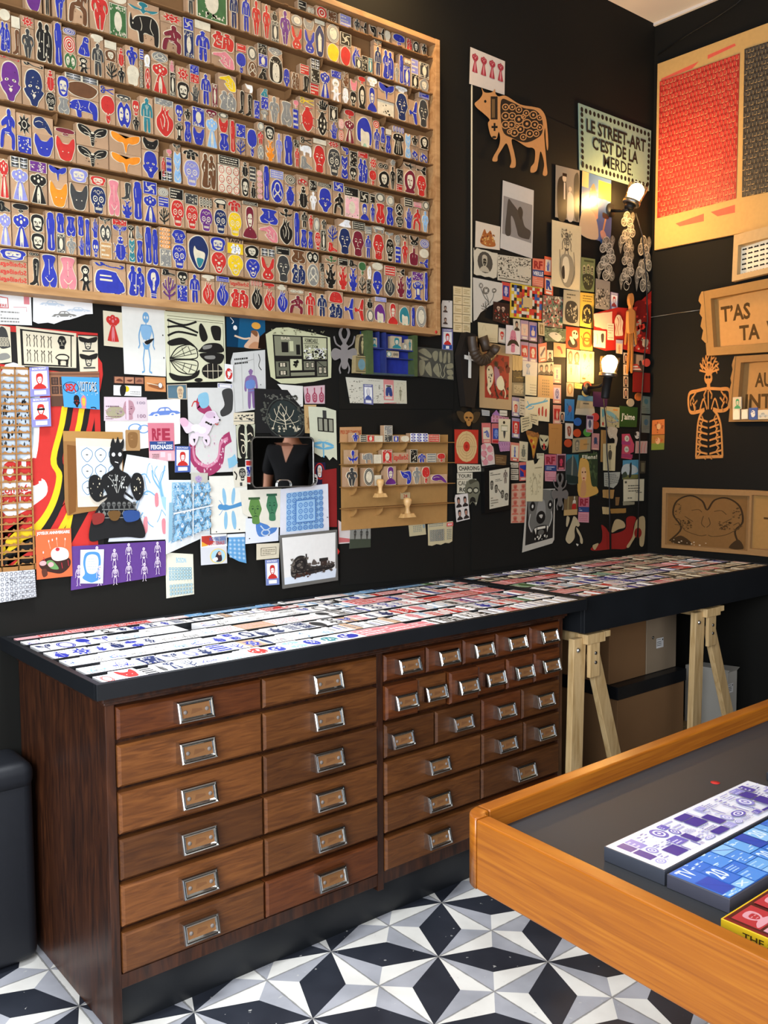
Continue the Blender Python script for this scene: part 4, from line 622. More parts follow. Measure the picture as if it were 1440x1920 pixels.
P('label_slip', 'label', 'white notepaper with an ornate blue frame on the purple skeleton paper', (151, 1031, 195, 1030, 193, 1094, 150, 1094), 'e2f0f4', 'S 4f8fd0 20 12 50 6 80 12 88 40 80 70 90 84 60 96 40 96 10 84 20 70 12 40;S e8f4f6 28 20 50 14 72 20 78 42 70 66 50 72 30 66 22 42;N 5 30 24 70 62 b8c4c8', lift=.0)
P('greeting_card', 'card', 'orange birthday card with a cake and candles', (66, 994, 133, 990, 136, 1080, 69, 1087), 'e06a3c', 'T w 4 4 96 12 JOYEUX_ANNIVERSAIRE 0.03;S 3a1c14 8 66 30 58 60 56 92 62 94 78 70 92 40 88 14 80;S f4e2d2 42 46 56 38 78 40 90 48 88 62 60 66 44 60;E c02838 60 42 6 4;S 6a9a5a 28 66 44 64 62 82 40 80;E e6a8a8 18 68 10 5;E e6a8a8 40 72 8 5;S 5a2e1e 14 82 26 80 30 92 18 96;L c02838 1.6 20 56 24 64;L c02838 1.6 70 70 72 82;L c02838 1.6 88 66 90 78;L f0c0a0 1 36 26 40 40;L f0c0a0 1 58 22 60 36;L f0c0a0 1 82 24 80 38;E w 36 24 1.5 2.5;E w 46 22 1.5 2.5;E w 58 20 1.5 2.5;E w 82 22 1.5 2.5;E w 20 46 1.5 2.5')
P('art_print', 'print', 'white sheet of small grey floral prints at the far left above the counter', (0, 1073, 65, 1068, 68, 1119, 0, 1130), 'd8d9dc', 'G 8 6 0 0 100 100 ROSE 8a8a8e d8d9dc;B 20 0 0 100 100 5 5a5a5e')
P('paper_scrap', 'paper', 'cream stub printed with rows of pale blue stamps and the word boson', (310, 1036, 362, 1039, 364, 1114, 312, 1122), 'e6e2cc', 'T 8ac0d8 38 10 74 22 BOSON;G 8 4 10 32 92 62 BX 6aaac4 e6e2cc;G 8 3 10 70 92 96 OR 6aaac4 e6e2cc')
P('art_print', 'print', 'white sheet of four blue ornamental tiles', (312, 900, 393, 900, 394, 1002, 310, 1040), 'e9ebe8', 'R b4d4e6 12 3 98 88;G 8 8 12 3 98 88 OR 7fb2d2 e0ebf0;G 2 2 12 3 98 88 TILE 6fa6cc e9ebe8;G 4 4 12 3 98 88 PET 8abcd8 e9ebe8;B 160 13 4 98 88 2.2 4f90c0;B 100 13 4 98 88 2 e9ebe8;L e9ebe8 2 54 2 54 90;L e9ebe8 2 10 46 100 46;P 8ab4c8 0 30 8 30 8 80 0 84')
P('art_print', 'print', 'small faded paper with a purple figure pinned on the blue tile sheet', (358, 886, 390, 887, 388, 940, 359, 934), 'c6c2b4', 'M DR 20 10 70 74 b8a0c4 9a80b0;R d8a0a8 30 80 48 84', 'tb')
P('portrait_card', 'card', 'red portrait card with a blue border left of the blue tile sheet', (328, 836, 357, 837, 357, 885, 328, 886), 'w', 'M BP 0 0 100 100 4a62a8 r', group=GC)
P('art_print', 'print', 'white sheet with a single blue dragonfly', (392, 893, 463, 891, 465, 997, 396, 1001), 'e9e7da', 'E 8abcd8 38 36 5 15 -8;E 8abcd8 62 36 5 15 10;E 8abcd8 40 78 5 16 4;E 8abcd8 62 78 6 17 -8;S 4f8fc0 24 54 40 50 54 52 88 46 90 52 56 58 36 60;E 4f8fc0 28 54 8 5;C 4f8fc0 1 34 52 26 44 24 42;C 4f8fc0 1 34 58 26 66 22 68;E k 14 97 1.5 1.2;E k 76 95 1.5 1.2', lift=.0)
P('art_print', 'print', 'small cream card with two dark masked heads above the green heads', (436, 877, 462, 875, 463, 912, 440, 913), 'ded8c4', 'M SK 40 6 96 70 2a2a28 ded8c4;C k 8 8 20 24 40 14 64;R d 44 78 62 96', 'tl')
P('art_print', 'print', 'white sheet with a blue corner pattern under the green heads', (461, 972, 523, 972, 522, 1014, 460, 1020), 'dfe4ee', 'S 4f80c4 34 8 90 20 88 60 40 74;C e 4 44 30 60 50 80 34;O e 60 60 12 12 4;E k 12 80 2 2.5;E k 70 72 2 2.5')
P('art_print', 'print', 'cream torn sheet with two green stern faces', (450, 919, 528, 916, 529, 990, 456, 990), 'e4dfcd', 'M HD 14 20 52 88 5f8a44 2a4a2c;R 3a5a34 18 20 46 26;M HD 58 12 92 80 3f7a56 1f4a34;R 2a5a40 62 12 88 18', '0 0 100 0 100 98 70 99 62 92 40 84 30 72 14 70 2 60')
P('art_print', 'print', 'white sheet with a square blue knot maze', (526, 917, 615, 907, 617, 996, 525, 1006), 'dfe1e8', 'R 9cc4e4 12 10 88 92;G 7 7 12 10 88 92 MAZ 4f80c0 e6eef4;R 9cc4e4 30 28 70 74;L 4f80c0 2 30 28 70 28 70 74 30 74 30 28;G 3 3 34 32 66 70 MAZ 4f80c0 e6eef4;E k 95 70 1.2 1.2')
P('postcard', 'postcard', 'small card of red and gold mirrored lettering', (376, 1003, 425, 1001, 426, 1024, 376, 1028), 'e6e6e2', 'P b8382c 4 10 40 8 50 60 34 84 4 60;P e0a030 4 50 30 84 4 90;P 8a96a8 52 20 98 14 98 80 60 84;T 3a5a9a 34 22 96 50 ROYAL_2005;T b83a3a 34 54 90 84 NATIONALE')
P('plastic_sleeve', 'sleeve', 'clear sleeve holding a round badge under the red and gold lettering card', (376, 1027, 425, 1024, 426, 1056, 377, 1060), 'd2d3d6', 'E e0cc80 66 54 32 44;E a8d0e0 66 54 27 38;S 3a2a30 60 40 72 26 80 60 78 84 60 86 54 70;E d8a888 72 40 7 10;S e8e8e8 44 70 60 60 64 76 50 84', mat=M_GLOSSY)
P('paper_scrap', 'paper', 'blue scrap with white star flowers hanging by one edge', (426, 1002, 459, 1000, 462, 1056, 427, 1050), '5f9fd0', 'R dfe4ea 0 0 100 12;G 4 5 4 16 96 92 STA cfe6f4 5f9fd0', '10 0 100 0 98 50 100 100 60 98 20 88 0 70')
P('label_slip', 'label', 'cream slip with a small black framed note', (481, 1020, 524, 1018, 523, 1046, 481, 1050), 'd8ceb4', 'L 3a3628 3 20 28 86 26 86 72 20 76 20 28;N 3 26 36 80 70 6a6450')
P('portrait_card', 'card', 'red portrait card left of the framed engine', (497, 1050, 523, 1048, 524, 1096, 499, 1098), 'w', 'M BP 0 0 100 100 7a8ac0 r', group=GC)
fr_off = .0066 + max(l for q, l, pl in _LAY if pl == 'L' and q[2] > 526 and q[0] < 632 and q[3] > 994 and q[1] < 1103)
fr = P('framed_print', 'picture', 'grey framed print of an old steam engine standing on the counter edge', (525, 1004, 632, 993, 634, 1088, 531, 1104), '6a6862', 'P e9e8e2 3 5 97 5 95 93 3 93;P d6dfe8 3 80 97 76 95 93 3 93', thick=.006)
F_, q_, _ = frame_of((525, 1004, 632, 993, 634, 1088, 531, 1104), 'L', fr_off)
b = MB(); lay_art(b, F_, draw('S 2a2622 16 60 26 44 40 44 46 60 60 66 90 64 90 74 50 80 18 82;R 2a2622 66 52 82 58;R 3a2a22 68 58 80 66;L 2a2622 2.5 43 58 43 40;B 40 16 46 46 78 5 6a6258;O 1a1614 32 60 8 10 3;B 30 44 60 92 80 4 5a5048;S 5a5048 52 62 56 52 62 62;L 1a1614 3 16 74 90 72;B 14 18 76 50 84 4 4a2a1e'), .0004)
b.build('engine_print', M_PRINT, fr, fr.location)
P('sticker', 'sticker', 'tiny red paper corner at the right of the framed engine', (633, 1028, 637, 1034, 634, 1040, 632, 1034), 'r')

# ---------------------------------------------------------------- middle and right-hand papers
P('photo', 'photo', 'white strip of two small passport photographs beside the wall rack', (828, 563, 848, 564, 848, 615, 828, 613), 'd9d6cf', 'M PR 14 18 56 44 4a3a36 c8a890;M PR 14 62 56 88 4a3a36 c8a890;E k 70 4 5 2', 'tl')
P('portrait_card', 'card', 'red and blue portrait card under the passport photo strip', (829, 616, 849, 617, 849, 657, 829, 656), 'd8d4d8', 'M BP 0 0 100 100 7a78a8 r;P 2a4a8a 10 76 90 76 90 94 10 94;R w 34 80 64 94', group=GC)
P('postage_sheet', 'sheet', 'tan sheet of word stamps in a two column grid', (850, 536, 882, 540, 882, 624, 850, 622), 'dcc79a', 'L 7a6a4a 2.5 52 0 52 100;' + ''.join(f'L 7a6a4a 1.2 0 {y} 100 {y};N 3 10 {y + 4} 44 {y + 16} a8905a;N 3 60 {y + 4} 94 {y + 16} a8905a;' for y in (0, 20, 40, 60, 80)))
P('cutout', 'paper cutout', 'pale grey stag beetle cutout under the wall rack', (620, 615, 671, 615, 671, 701, 620, 701), None, 'M STAG 0 0 100 100 8f8884 8f8884', thick=.002, solid=.0015, lift=.003)
P('paper_scrap', 'sheet', 'white sheet of tiny animal doodles on the middle black board', (648, 707, 762, 714, 763, 757, 652, 760), 'd6d1bd', 'B 50 4 10 28 92 2.5 5a5648;B 24 44 20 62 94 3 6a665a;N 1 36 6 56 10 9a9686;R c85a5a 60 94 82 97;E b83a30 86 92 3 5', '0 0 100 0 100 100 4 92')
P('portrait_card', 'card', 'white and blue portrait card on the doodle sheet', (681, 720, 699, 721, 700, 759, 682, 757), 'd8d4d4', 'M BP 0 0 100 100 6a6c98 4a5a9a;E d8d4d4 50 36 16 20', group=GC)
P('portrait_card', 'card', 'pink bordered card with blue shorts on the doodle sheet', (719, 711, 738, 713, 738, 751, 720, 750), 'd88a84', 'R d8cfc0 12 24 88 80;S 2f3f78 26 40 74 38 88 76 58 78 50 62 44 78 20 76;R k 26 28 74 34;R d8cfc0 14 84 84 94', group=GC)
P('art_print', 'print', 'small cream drawing card at the right of the doodle sheet', (739, 714, 762, 716, 763, 756, 739, 755), 'cfc8ac', 'M WO 34 24 66 90 8a8468 cfc8ac;B 26 6 6 94 94 5 a8a088')
P('postcard', 'postcard', 'pink edged card showing from under the cardboard stamp shelf', (634, 975, 656, 990, 658, 1018, 635, 1020), 'd8cfc8', 'R c86a6a 0 72 100 94;R c86a6a 0 0 6 100')
P('photo', 'photo', 'dark photograph of three dancing figures below the cardboard stamp shelf', (657, 988, 695, 990, 695, 1026, 655, 1029), '8a8a80', 'R 3f4636 0 56 100 100;M WO 14 4 34 58 3a3a34 9a;M WO 44 4 64 58 3a3a34 9a;M WO 72 4 92 58 3a3a34 9a')
P('postage_sheet', 'sheet', 'small cream scrap of blue stamps under the shelf', (766, 985, 797, 981, 799, 1002, 768, 1006), 'c4b890', 'G 5 4 24 10 76 70 DT 6a7a78;R 8a9a9a 84 10 96 40')
P('postage_sheet', 'sheet', 'larger cream torn sheet of blue stamp squares with a red label', (802, 983, 849, 977, 848, 1020, 803, 1024), 'c9bb92', 'G 10 2 4 0 60 16 DT 6a7a80;G 7 6 6 28 62 80 BX 5a6a78 c9bb92;R d8605a 72 4 98 20;T w 76 8 94 16 SIX;G 3 6 72 30 92 78 DT 7a8480', 'tb')
P('art_print', 'print', 'white sheet with four red flower headed dresses in a row above the cow', (882, 88, 947, 115, 946, 178, 880, 157), 'dccfc0', 'G 4 1 2 8 98 72 DR a8323e d88a8e')
P('cutout', 'paper cutout', 'tan cardboard cow whose body is filled with gears', (890, 164, 1028, 164, 1028, 330, 890, 330), None,
  'S b98450 8.6 0 12 5 17 6 23 5 26 1.7 27 7 31 10 41 9.6 60 19 80 22 90 25 97 36 100 63 98.5 71 96.5 60 95.5 46 94 52 95 63 97 83 98.5 98 92 98.5 94 86 89 72 86 83 83 94 75 96 75 90 80 84 81 72 77 68 69 67 49 58 52 74 54 83 53 90 46 90 48 83 45 70 41 63 35 70 30 77 29 83 23 83 24 78 31 67 33 57 31 50 28 58 21 55 17 41 19 36 11 29 3 23 0 18 6 13 10 7;E k 13.5 15.6 1.6 1.7;R 2a2016 20.5 10 29.5 36;R 6a5030 22 13 26 34;L k 2.4 25.5 40 25.5 49;L k 2.4 21.5 44.5 29.5 44.5;E 2a2016 25 56 3 1.4;'
  'S 2a2016 34 15 47 16 65 23 82 26 91 36 91 51 82 58 67 62 49 57 36 48;' + ''.join(f'O b98450 {x} {y} {r} {r * .8} 1.2;E b98450 {x} {y} {r * .35} {r * .3};' for x, y, r in ((40, 22, 4), (40, 32, 5), (40, 42, 5), (49, 22, 4), (49, 32, 4.5), (48, 42, 5), (52, 51, 5), (58, 25, 4), (58, 36, 6), (60, 47, 5), (64, 56, 4), (68, 29, 4), (69, 41, 6), (73, 52, 5), (78, 31, 5), (80, 42, 5), (82, 52, 4), (87, 34, 3.5), (87, 45, 4), (45, 50, 3), (55, 43, 3), (64, 33, 3))), thick=.003, lift=.002, mat=M_KRAFT)
sg = P('sign', 'sign', 'pale green stencilled sign with two lines of dots around its edge, near the upper lamp', (1085, 193, 1221, 245, 1217, 358, 1087, 318), '8ba596',
  ''.join(f'E k {4 + i * 5.4} 8 1.8 4;E k {4 + i * 5.4} 92 1.8 4;' for i in range(18)) + ''.join(f'E k 3.5 {16 + i * 9.2} 1.8 3.6;E k 97 {16 + i * 9.2} 1.8 3.6;' for i in range(9)) +
  'T 1a1a16 9 19 92 40 LE_STREET-ART 0.03;T 1a1a16 17 43 81 63 C’EST_DE_LA 0.03;T 1a1a16 32 66 74 85 MERDE. 0.012;', thick=.004)
P('photo', 'photo', 'white sheet with a grey photograph of a chunky heeled shoe', (943, 338, 1001, 357, 998, 485, 938, 465), 'c9c4bb', 'R 8a8682 4 22 96 78;S 3a3836 19 25 30 28 42 33 52 37 60 34 66 47 74 57 92 61 90 71 84 74 56 74 48 65 38 52 29 49 30 75 13 76 15 46;S 2a2826 50 36 58 30 66 36 64 46 58 48')
P('photo', 'photo', 'black and white photograph of a couple in old wedding clothes', (1042, 309, 1087, 320, 1086, 417, 1041, 407), '8a8478', 'S 2a2620 8 34 30 18 44 34 46 96 12 100;E c8b8a0 36 22 8 7;R k 28 12 46 18;S c8bfae 50 52 64 46 76 60 74 98 50 98;E c8b8a0 60 40 7 5;S 4a4a40 76 20 96 10 98 90 80 90;R d8cfc0 34 30 40 62', mat=M_GLOSSY)
P('photo', 'photo', 'colour picture of a person in profile with a crown of towers holding a hammer', (1092, 320, 1146, 338, 1143, 458, 1088, 440), '4a6a9a', 'R c8a878 0 0 22 24;R d8a040 56 6 100 34;S 8a6a50 26 30 40 14 52 34 54 50 26 50;E d89a80 46 58 14 12;S c8b090 2 66 26 56 50 66 58 98 0 98;S 3f5f90 60 40 100 40 100 96 64 98;L c8905a 5 84 62 74 88;S 3a2a20 74 54 94 56 92 62 74 62;S d89a80 66 86 80 82 92 96 78 100;B 26 26 24 54 48 4 b89a70', mat=M_GLOSSY)
P('photo', 'photo', 'small white card with an orange cluster of figurines', (892, 414, 938, 425, 937, 469, 891, 463), 'd8cab4', 'S a8602a 20 80 26 50 36 24 46 40 60 26 70 50 82 84 50 92;B 22 24 34 78 84 7 d8a860;B 12 24 34 78 84 6 7a3a1e')
P('art_print', 'print', 'white paper with a dark engraved profile head in an oval', (888, 463, 933, 475, 932, 524, 888, 515), 'cfc6ae', 'E 4a463e 48 46 32 40;M PR 26 14 66 80 b8ae96 2a2822;P k 0 0 14 0 4 12', 'torn')
P('art_print', 'print', 'white sheet crowded with tiny black doodles', (933, 477, 996, 485, 996, 536, 933, 525), 'c8bfa8', 'B 120 2 4 60 84 4 3a362c;B 60 60 4 98 40 4 3a362c;R c8bfa8 58 34 92 66;B 30 60 70 98 90 4 3a362c;R 6a6454 4 88 90 92')
P('id_card', 'card', 'salmon RF card marked vieille under the shoe picture', (999, 484, 1020, 486, 1019, 540, 998, 536), 'd87a5e', 'T 9a2a26 10 8 88 36 RF 0.05;R 3a4a7a 0 40 100 64;T w 6 46 94 60 VIEILLE;N 4 10 68 90 96 e8a890')
P('portrait_card', 'card', 'small card with a blue open hand right of the vieille card', (1021, 480, 1035, 483, 1034, 517, 1020, 515), 'd8603c', 'R dcc9b0 14 16 86 80;M HU 24 22 76 76 4a5a9a dcc9b0', group=GC)
P('portrait_card', 'card', 'orange card with a big blue letter R', (1021, 518, 1037, 521, 1037, 555, 1021, 551), 'd8603c', 'R dcc9b0 12 10 88 76;T 2a3f8a 18 18 82 70 R 0.06;R e8d8c8 16 82 84 94', group=GC)
P('art_print', 'print', 'tall cream drawing of a crowned skeleton holding a figure', (1035, 412, 1090, 425, 1088, 547, 1034, 536), 'd8c8a0', 'M SKEL 24 14 76 60 5a5244 d8c8a0;S 9a9078 34 50 66 50 80 76 62 96 40 94 26 74;S e0d4b4 38 56 54 52 60 70 50 90 36 86;S 3a342a 34 70 42 66 44 84 36 84;B 20 30 10 66 24 4 6a6250;C 5a5244 1.5 26 42 30 70 40 92;C 5a5244 1.5 74 42 78 70 66 92')
P('booklet', 'booklet', 'olive green booklet cover with three engraved figures', (1090, 482, 1116, 486, 1114, 548, 1088, 545), '7a8252', 'R 4a5030 20 6 90 12;M FM 10 22 36 50 b8ac80 3a3a26;M FM 38 18 64 46 b8ac80 3a3a26;M FM 66 22 92 50 b8ac80 3a3a26;S 3a3a26 14 52 88 52 78 90 30 92;B 14 18 54 84 88 7 9a9a68')
P('booklet', 'booklet', 'grey booklet cover with a dark engraved scene beside the yellow booklet', (1057, 543, 1088, 547, 1086, 612, 1055, 607), 'a8a088', 'N 2 20 8 84 26 4a4638;S 3a362e 20 36 80 36 86 88 18 88;B 24 24 40 80 86 8 b8b098')
P('booklet', 'booklet', 'yellow booklet cover with a black engraving', (1088, 548, 1115, 551, 1112, 616, 1087, 611), 'd8b04a', 'N 3 18 6 84 28 6a5a2a;S 2a261c 26 40 80 36 84 84 20 84;B 20 26 42 80 82 8 d8c070')
P('drawing', 'drawing', 'large white sheet of grey flower drawings with a burnt lower edge', (887, 520, 942, 530, 942, 572, 888, 602), 'cbc5b6', 'M ROSE 30 20 56 44 6a665c cbc5b6;C 5a564c 2 44 44 50 60 52 76;M ROSE 62 24 80 42 5a564c cbc5b6;C 5a564c 2 70 42 66 58 56 70;M ROSE 18 10 34 26 7a766c cbc5b6;C 5a564c 2 26 26 38 50 50 64;M TR 24 62 60 88 4a463e cbc5b6', '0 0 100 2 100 74 74 78 50 82 24 88 10 100 0 100')
P('portrait_card', 'card', 'red framed card with a blue face beside the colour check card', (941, 528, 957, 531, 956, 565, 941, 561), 'c8463a', 'R 2a3a80 14 18 86 80;M BF 26 24 74 76 c8b8c8 2a3a80', group=GC)
P('postcard', 'postcard', 'multicoloured checker card of small squares with a tan centre', (957, 530, 1017, 540, 1015, 602, 956, 595), 'd8b83a', ''.join(f'R {RND.choice(["c8382c", "3a5a9a", "d8cfb8", "1a1814", "d8b83a", "b8542c", "d8cfb8"])} {4 + i * 7.7:.1f} {4 + j * 9.2:.1f} {11.7 + i * 7.7:.1f} {13.2 + j * 9.2:.1f};' for i in range(12) for j in range(10)) + 'R c8ae78 36 36 66 66')
P('photo', 'photo', 'dark red photograph under the flower sheet', (925, 565, 956, 570, 955, 611, 924, 601), '2c1210', 'B 20 10 40 90 90 9 8a2a20;M SL 20 20 44 46 c8a890 2c1210;M SL 48 18 72 44 c8a890 2c1210;B 8 10 60 90 90 6 c8b8a0')
P('postcard', 'postcard', 'crowded comic strip card in red, green and white', (1018, 553, 1056, 557, 1055, 616, 1016, 611), '7a6a5a', 'B 60 4 4 96 96 10 b85a50;B 50 4 4 96 96 9 c8c0a8;B 40 4 4 96 96 8 5a7a60;B 20 4 4 96 96 7 2a2018')
P('photo', 'photo', 'greenish photograph with torn lower edge under the comic card', (1018, 613, 1062, 617, 1061, 642, 1022, 640), '5f6a50', 'B 30 4 4 96 90 10 8a9a7a;S c8c4b0 20 50 50 30 80 60 60 98;B 10 10 10 90 50 9 3a4030', 'torn')
for i, (lab, px, n) in enumerate((('left', (1117, 448, 1154, 440, 1152, 530, 1114, 526), 2), ('upper', (1158, 396, 1192, 398, 1188, 476, 1156, 478), 2), ('middle', (1160, 470, 1190, 472, 1186, 548, 1158, 545), 2), ('right', (1190, 440, 1222, 444, 1219, 552, 1186, 548), 3))):
    P('cutout', 'paper cutout', {'left': 'black and white flower cutout beside the hammer picture', 'upper': 'black and white flower cutout directly below the upper lamp', 'middle': 'black and white leafy cutout below the upper flower one', 'right': 'tall black and white flower cutout at the edge of the right wall'}[lab], px, None,
      ''.join(f'M PET {x} {y} {x + 60} {y + 38} 6a665a cfc8b4;' for x, y in ((20, 0), (44, 26), (14, 40), (40, 62)) if (i, y) != (2, 62)) + 'M LEAF 0 58 40 98 6a665a cfc8b4;M LEAF 62 0 102 30 6a665a cfc8b4' + ''.join(f';O cfc8b4 {x} {y} {r} {r * .62} 2' for x, y, r in ((50, 11, 17), (36, 24, 16), (64, 25, 16), (74, 38, 17), (58, 50, 16), (42, 54, 16), (30, 64, 15), (66, 72, 17), (84, 50, 15), (54, 86, 17))), group='flower cutouts under the upper lamp')
P('photo', 'photo', 'grey photograph of a crowd', (1117, 522, 1144, 528, 1143, 582, 1116, 578), '8a8278', 'B 60 4 30 96 90 9 4a443c;B 50 4 34 96 90 7 b8ae9c')
P('portrait_card', 'card', 'small red man card left of the wooden puppet', (1145, 547, 1159, 550, 1158, 585, 1144, 582), 'c89aa0', 'M BP 0 0 100 100 9a8aa8 c8463a', group=GC)
P('poster', 'poster', 'red splattered poster behind the wooden puppet', (1113, 588, 1221, 560, 1219, 664, 1113, 656), 'a82018', 'S 7a1410 70 0 90 4 98 40 96 80 80 90 74 40;S c8a888 74 40 82 36 80 60 72 80 68 90 66 70;E 1a1414 88 50 7 10;B 16 70 4 98 96 8 d83a28;S c8b090 86 74 96 74 94 86 86 86;B 10 62 70 98 98 5 e0c8a8', '0 0 40 0 66 10 80 0 100 -14 100 100 50 94 20 100 0 92')
pp = P('puppet', 'puppet', 'jointed wooden puppet hanging on the red poster', (1168, 547, 1194, 547, 1192, 702, 1166, 702), None,
  'E a8703a 54 10 16 8;R a8703a 48 17 60 23;S a8703a 34 24 76 24 74 46 64 50 44 50 36 46', thick=.006, solid=.008, lift=.012, mat=M_KRAFT)
for nm, dd in (('arm', 'S 9a642f 24 25 36 25 34 44 22 62 14 62 22 44'), ('arm', 'S 9a642f 74 25 86 25 92 44 98 62 90 62 78 44'), ('leg', 'S 9a642f 40 51 54 51 50 72 40 96 30 97 38 74'), ('leg', 'S 9a642f 58 51 70 51 72 74 70 96 60 96 60 74')):
    F_, q_, _ = frame_of((1168, 547, 1194, 547, 1192, 702, 1166, 702), 'L', _LAY[-1][1] + .001); b = MB(); lay_art(b, F_, draw(dd), 0, solid=.006); b.build(nm, M_KRAFT, pp, pp.location)
_cp = (861, 612, 902, 624, 899, 772, 860, 766); _k = layer(_cp, 'L', .001); b = MB(); F_, q_, _ = frame_of(_cp, 'L', _k + .031)
o_ = [(34, 4), (78, 4), (100, 34), (76, 96), (34, 96), (6, 34)]
b.prism([F_(x / 100, y / 100, 0) for x, y in o_], [F_(x / 100 * 1.04 - .02, y / 100, -.03) for x, y in o_], lin('1c1712'))
cf = tag(b.build('coffin', M_KRAFT, org=F_(.5, .96, -.03)), 'small black wooden coffin with a white cross hung on the wall', 'coffin')
b = MB(); lay_art(b, F_, draw('R d8d6cc 43 27 54 60;R d8d6cc 24 33 74 38'), .0005, solid=.003); b.build('white_cross', M_PRINT, cf, cf.location)
P('art_print', 'print', 'kraft sheet with a red painting of a spotted horned animal', (899, 640, 961, 650, 959, 769, 899, 764), 'b0946a', 'R 9a241c 16 16 90 84;B 40 18 18 88 82 9 6a1a18;B 14 18 18 88 82 7 1a1410;S d8c8a0 22 40 34 34 42 44 40 60 28 70 24 60;C d8c8a0 5 28 64 26 70 34 78;S 9a6a80 44 36 58 40 62 56 50 64;S d8cfa8 52 56 66 48 76 60 70 70 56 68;C d8c8a0 3 74 66 80 74 78 82;C 1a1410 3 46 62 50 74 58 82;B 8 24 38 40 60 4 1a1410')
P('envelope', 'envelope', 'plain cream envelope above the spotted animal painting', (896, 604, 934, 609, 933, 643, 897, 640), 'd2c49c', 'N 2 56 76 92 94 b0a480;C b8aa84 2 20 40 30 10 40 40')
P('portrait_card', 'card', 'small grey card with a red skull', (935, 614, 948, 616, 948, 645, 934, 642), 'a89a8a', 'R d8cdb8 8 8 92 92;M SL 18 22 82 78 c8382c d8cdb8', group=GC)
P('photo', 'photo', 'white card of a pink face with a huge black moustache', (949, 609, 976, 612, 975, 665, 948, 663), 'd8cfca', 'M HD 22 14 78 92 c8788a 7a3a4a;S 17140f 10 72 24 54 50 50 76 54 92 72 74 68 50 62 28 70')
P('photo', 'photo', 'small portrait of a young man above the moustache face', (962, 598, 975, 599, 976, 621, 963, 620), 'c8bfa8', 'M PR 14 10 86 96 2a2420 c89a7a')
for (x0, y0), cc, what in (((976, 600), 'e0b89a', 'pale head'), ((992, 603), '3a4aa0', 'blue gun'), ((976, 640), 'b82a24', 'red rhino'), ((992, 643), 'b82a24', 'pale head on red')):
    P('portrait_card', 'card', f'card with a {what} in the block of four right of the moustache', (x0, y0, x0 + 15, y0 + 2, x0 + 15, y0 + 38, x0, y0 + 36), 'a88a9a', f'R {cc} 10 18 90 78;M {"FU" if "gun" in what else "RH" if "rhino" in what else "HD"} 22 26 78 72 d8c0a8 8a4a4a;R d8cdb8 20 84 80 95', group=GC)
P('photo', 'photo', 'narrow sepia figure card right of the four card block', (1009, 604, 1021, 606, 1021, 630, 1010, 628), 'c8b48a', 'R 8a744a 20 14 80 90;M WO 30 20 70 86 c8b48a 5a4a2a')
P('photo', 'photo', 'tiny dark purple photograph above the comb card', (1009, 630, 1018, 632, 1018, 649, 1009, 647), '3a2a34', 'M HD 26 20 74 90 7a5060 3a2a34')
P('portrait_card', 'card', 'salmon card with a diagonal comb', (1009, 645, 1025, 642, 1025, 677, 1010, 680), 'd87a5a', 'R d8c0a0 14 18 86 80;P 6a5a5a 20 60 76 22 84 34 30 74;R e8d0b0 24 86 78 94', group=GC)
P('photo', 'photo', 'small passport photo of a man in black right of the comb card', (1026, 656, 1037, 657, 1037, 677, 1026, 676), 'd0c4a8', 'M PR 12 14 88 98 1f1a18 c8987a')
P('wood_strip', 'veneer', 'pale wood veneer strip left of the passport photos', (961, 665, 980, 668, 979, 697, 961, 695), 'c8a86a', 'C a88a50 4 20 4 30 40 24 96;C a88a50 4 60 4 54 50 70 96', 'tb')
P('photo', 'photo', 'dark gold embossed plaque card', (961, 696, 983, 696, 984, 717, 961, 716), '4a3c20', 'B 24 6 10 94 90 10 6a5a30;N 1 30 50 96 70 8a7840')
P('photo', 'photo', 'sepia engraving in a grey mount', (960, 717, 987, 718, 985, 743, 960, 741), '8a7c5c', 'R b0a078 12 16 84 82;B 30 16 20 80 78 8 8a7a54')
P('paper_scrap', 'paper', 'white paper with a faint blue angel', (980, 676, 1008, 680, 1007, 708, 980, 705), 'd0c8b4', 'M DR 20 14 54 90 8a9aa8 d0c8b4')
P('paper_scrap', 'paper', 'pale long receipt hanging under the blue angel', (985, 703, 1007, 706, 1006, 742, 985, 740), 'd6cca4', 'N 4 40 40 96 96 b0a684')
P('photo', 'photo', 'two passport photos side by side at the edge of the tan grid sheet', (1009, 681, 1038, 679, 1038, 702, 1009, 702), 'c8b89a', 'M PR 2 10 40 98 3a322c c89a7a;M PR 36 10 72 98 3a322c c89a7a;M PR 72 4 98 98 4a3a30 c8a080')
P('postage_sheet', 'sheet', 'tan paper with a grid of rubbed alphabet marks', (1009, 703, 1037, 705, 1037, 748, 1008, 744), 'c49a62', 'G 4 6 26 16 76 92 DT 8a744a')
P('art_print', 'print', 'white paper with a blue branch and three red pods', (984, 743, 1031, 746, 1030, 791, 983, 786), 'd2c8a4', 'C 5aa0b8 7 6 50 24 34 40 30 70 20 92 12;C 5aa0b8 4 14 56 30 50 36 40;C 5aa0b8 3 10 20 20 40 30 40;C 5aa0b8 3 60 24 76 14 84 4;S a8382c 54 50 60 46 60 76 54 74;S a8382c 68 44 74 40 74 76 68 74;S a8382c 82 52 88 48 88 78 82 78')
P('portrait_card', 'card', 'card with a red bearded head on cream left of the blue branch', (960, 744, 975, 746, 974, 782, 960, 780), '9a8a98', 'R d8c8a8 10 20 90 78;M FM 24 36 76 78 b83028 d8a080;R d8cdb8 20 84 80 95', group=GC)
P('portrait_card', 'card', 'card with a pale head on solid red left of the label column', (960, 783, 975, 785, 974, 822, 960, 820), '8a8098', 'R b82a24 6 16 94 78;M FM 26 24 74 76 d8b8a0 b82a24;R d8cdb8 20 82 80 95', group=GC)
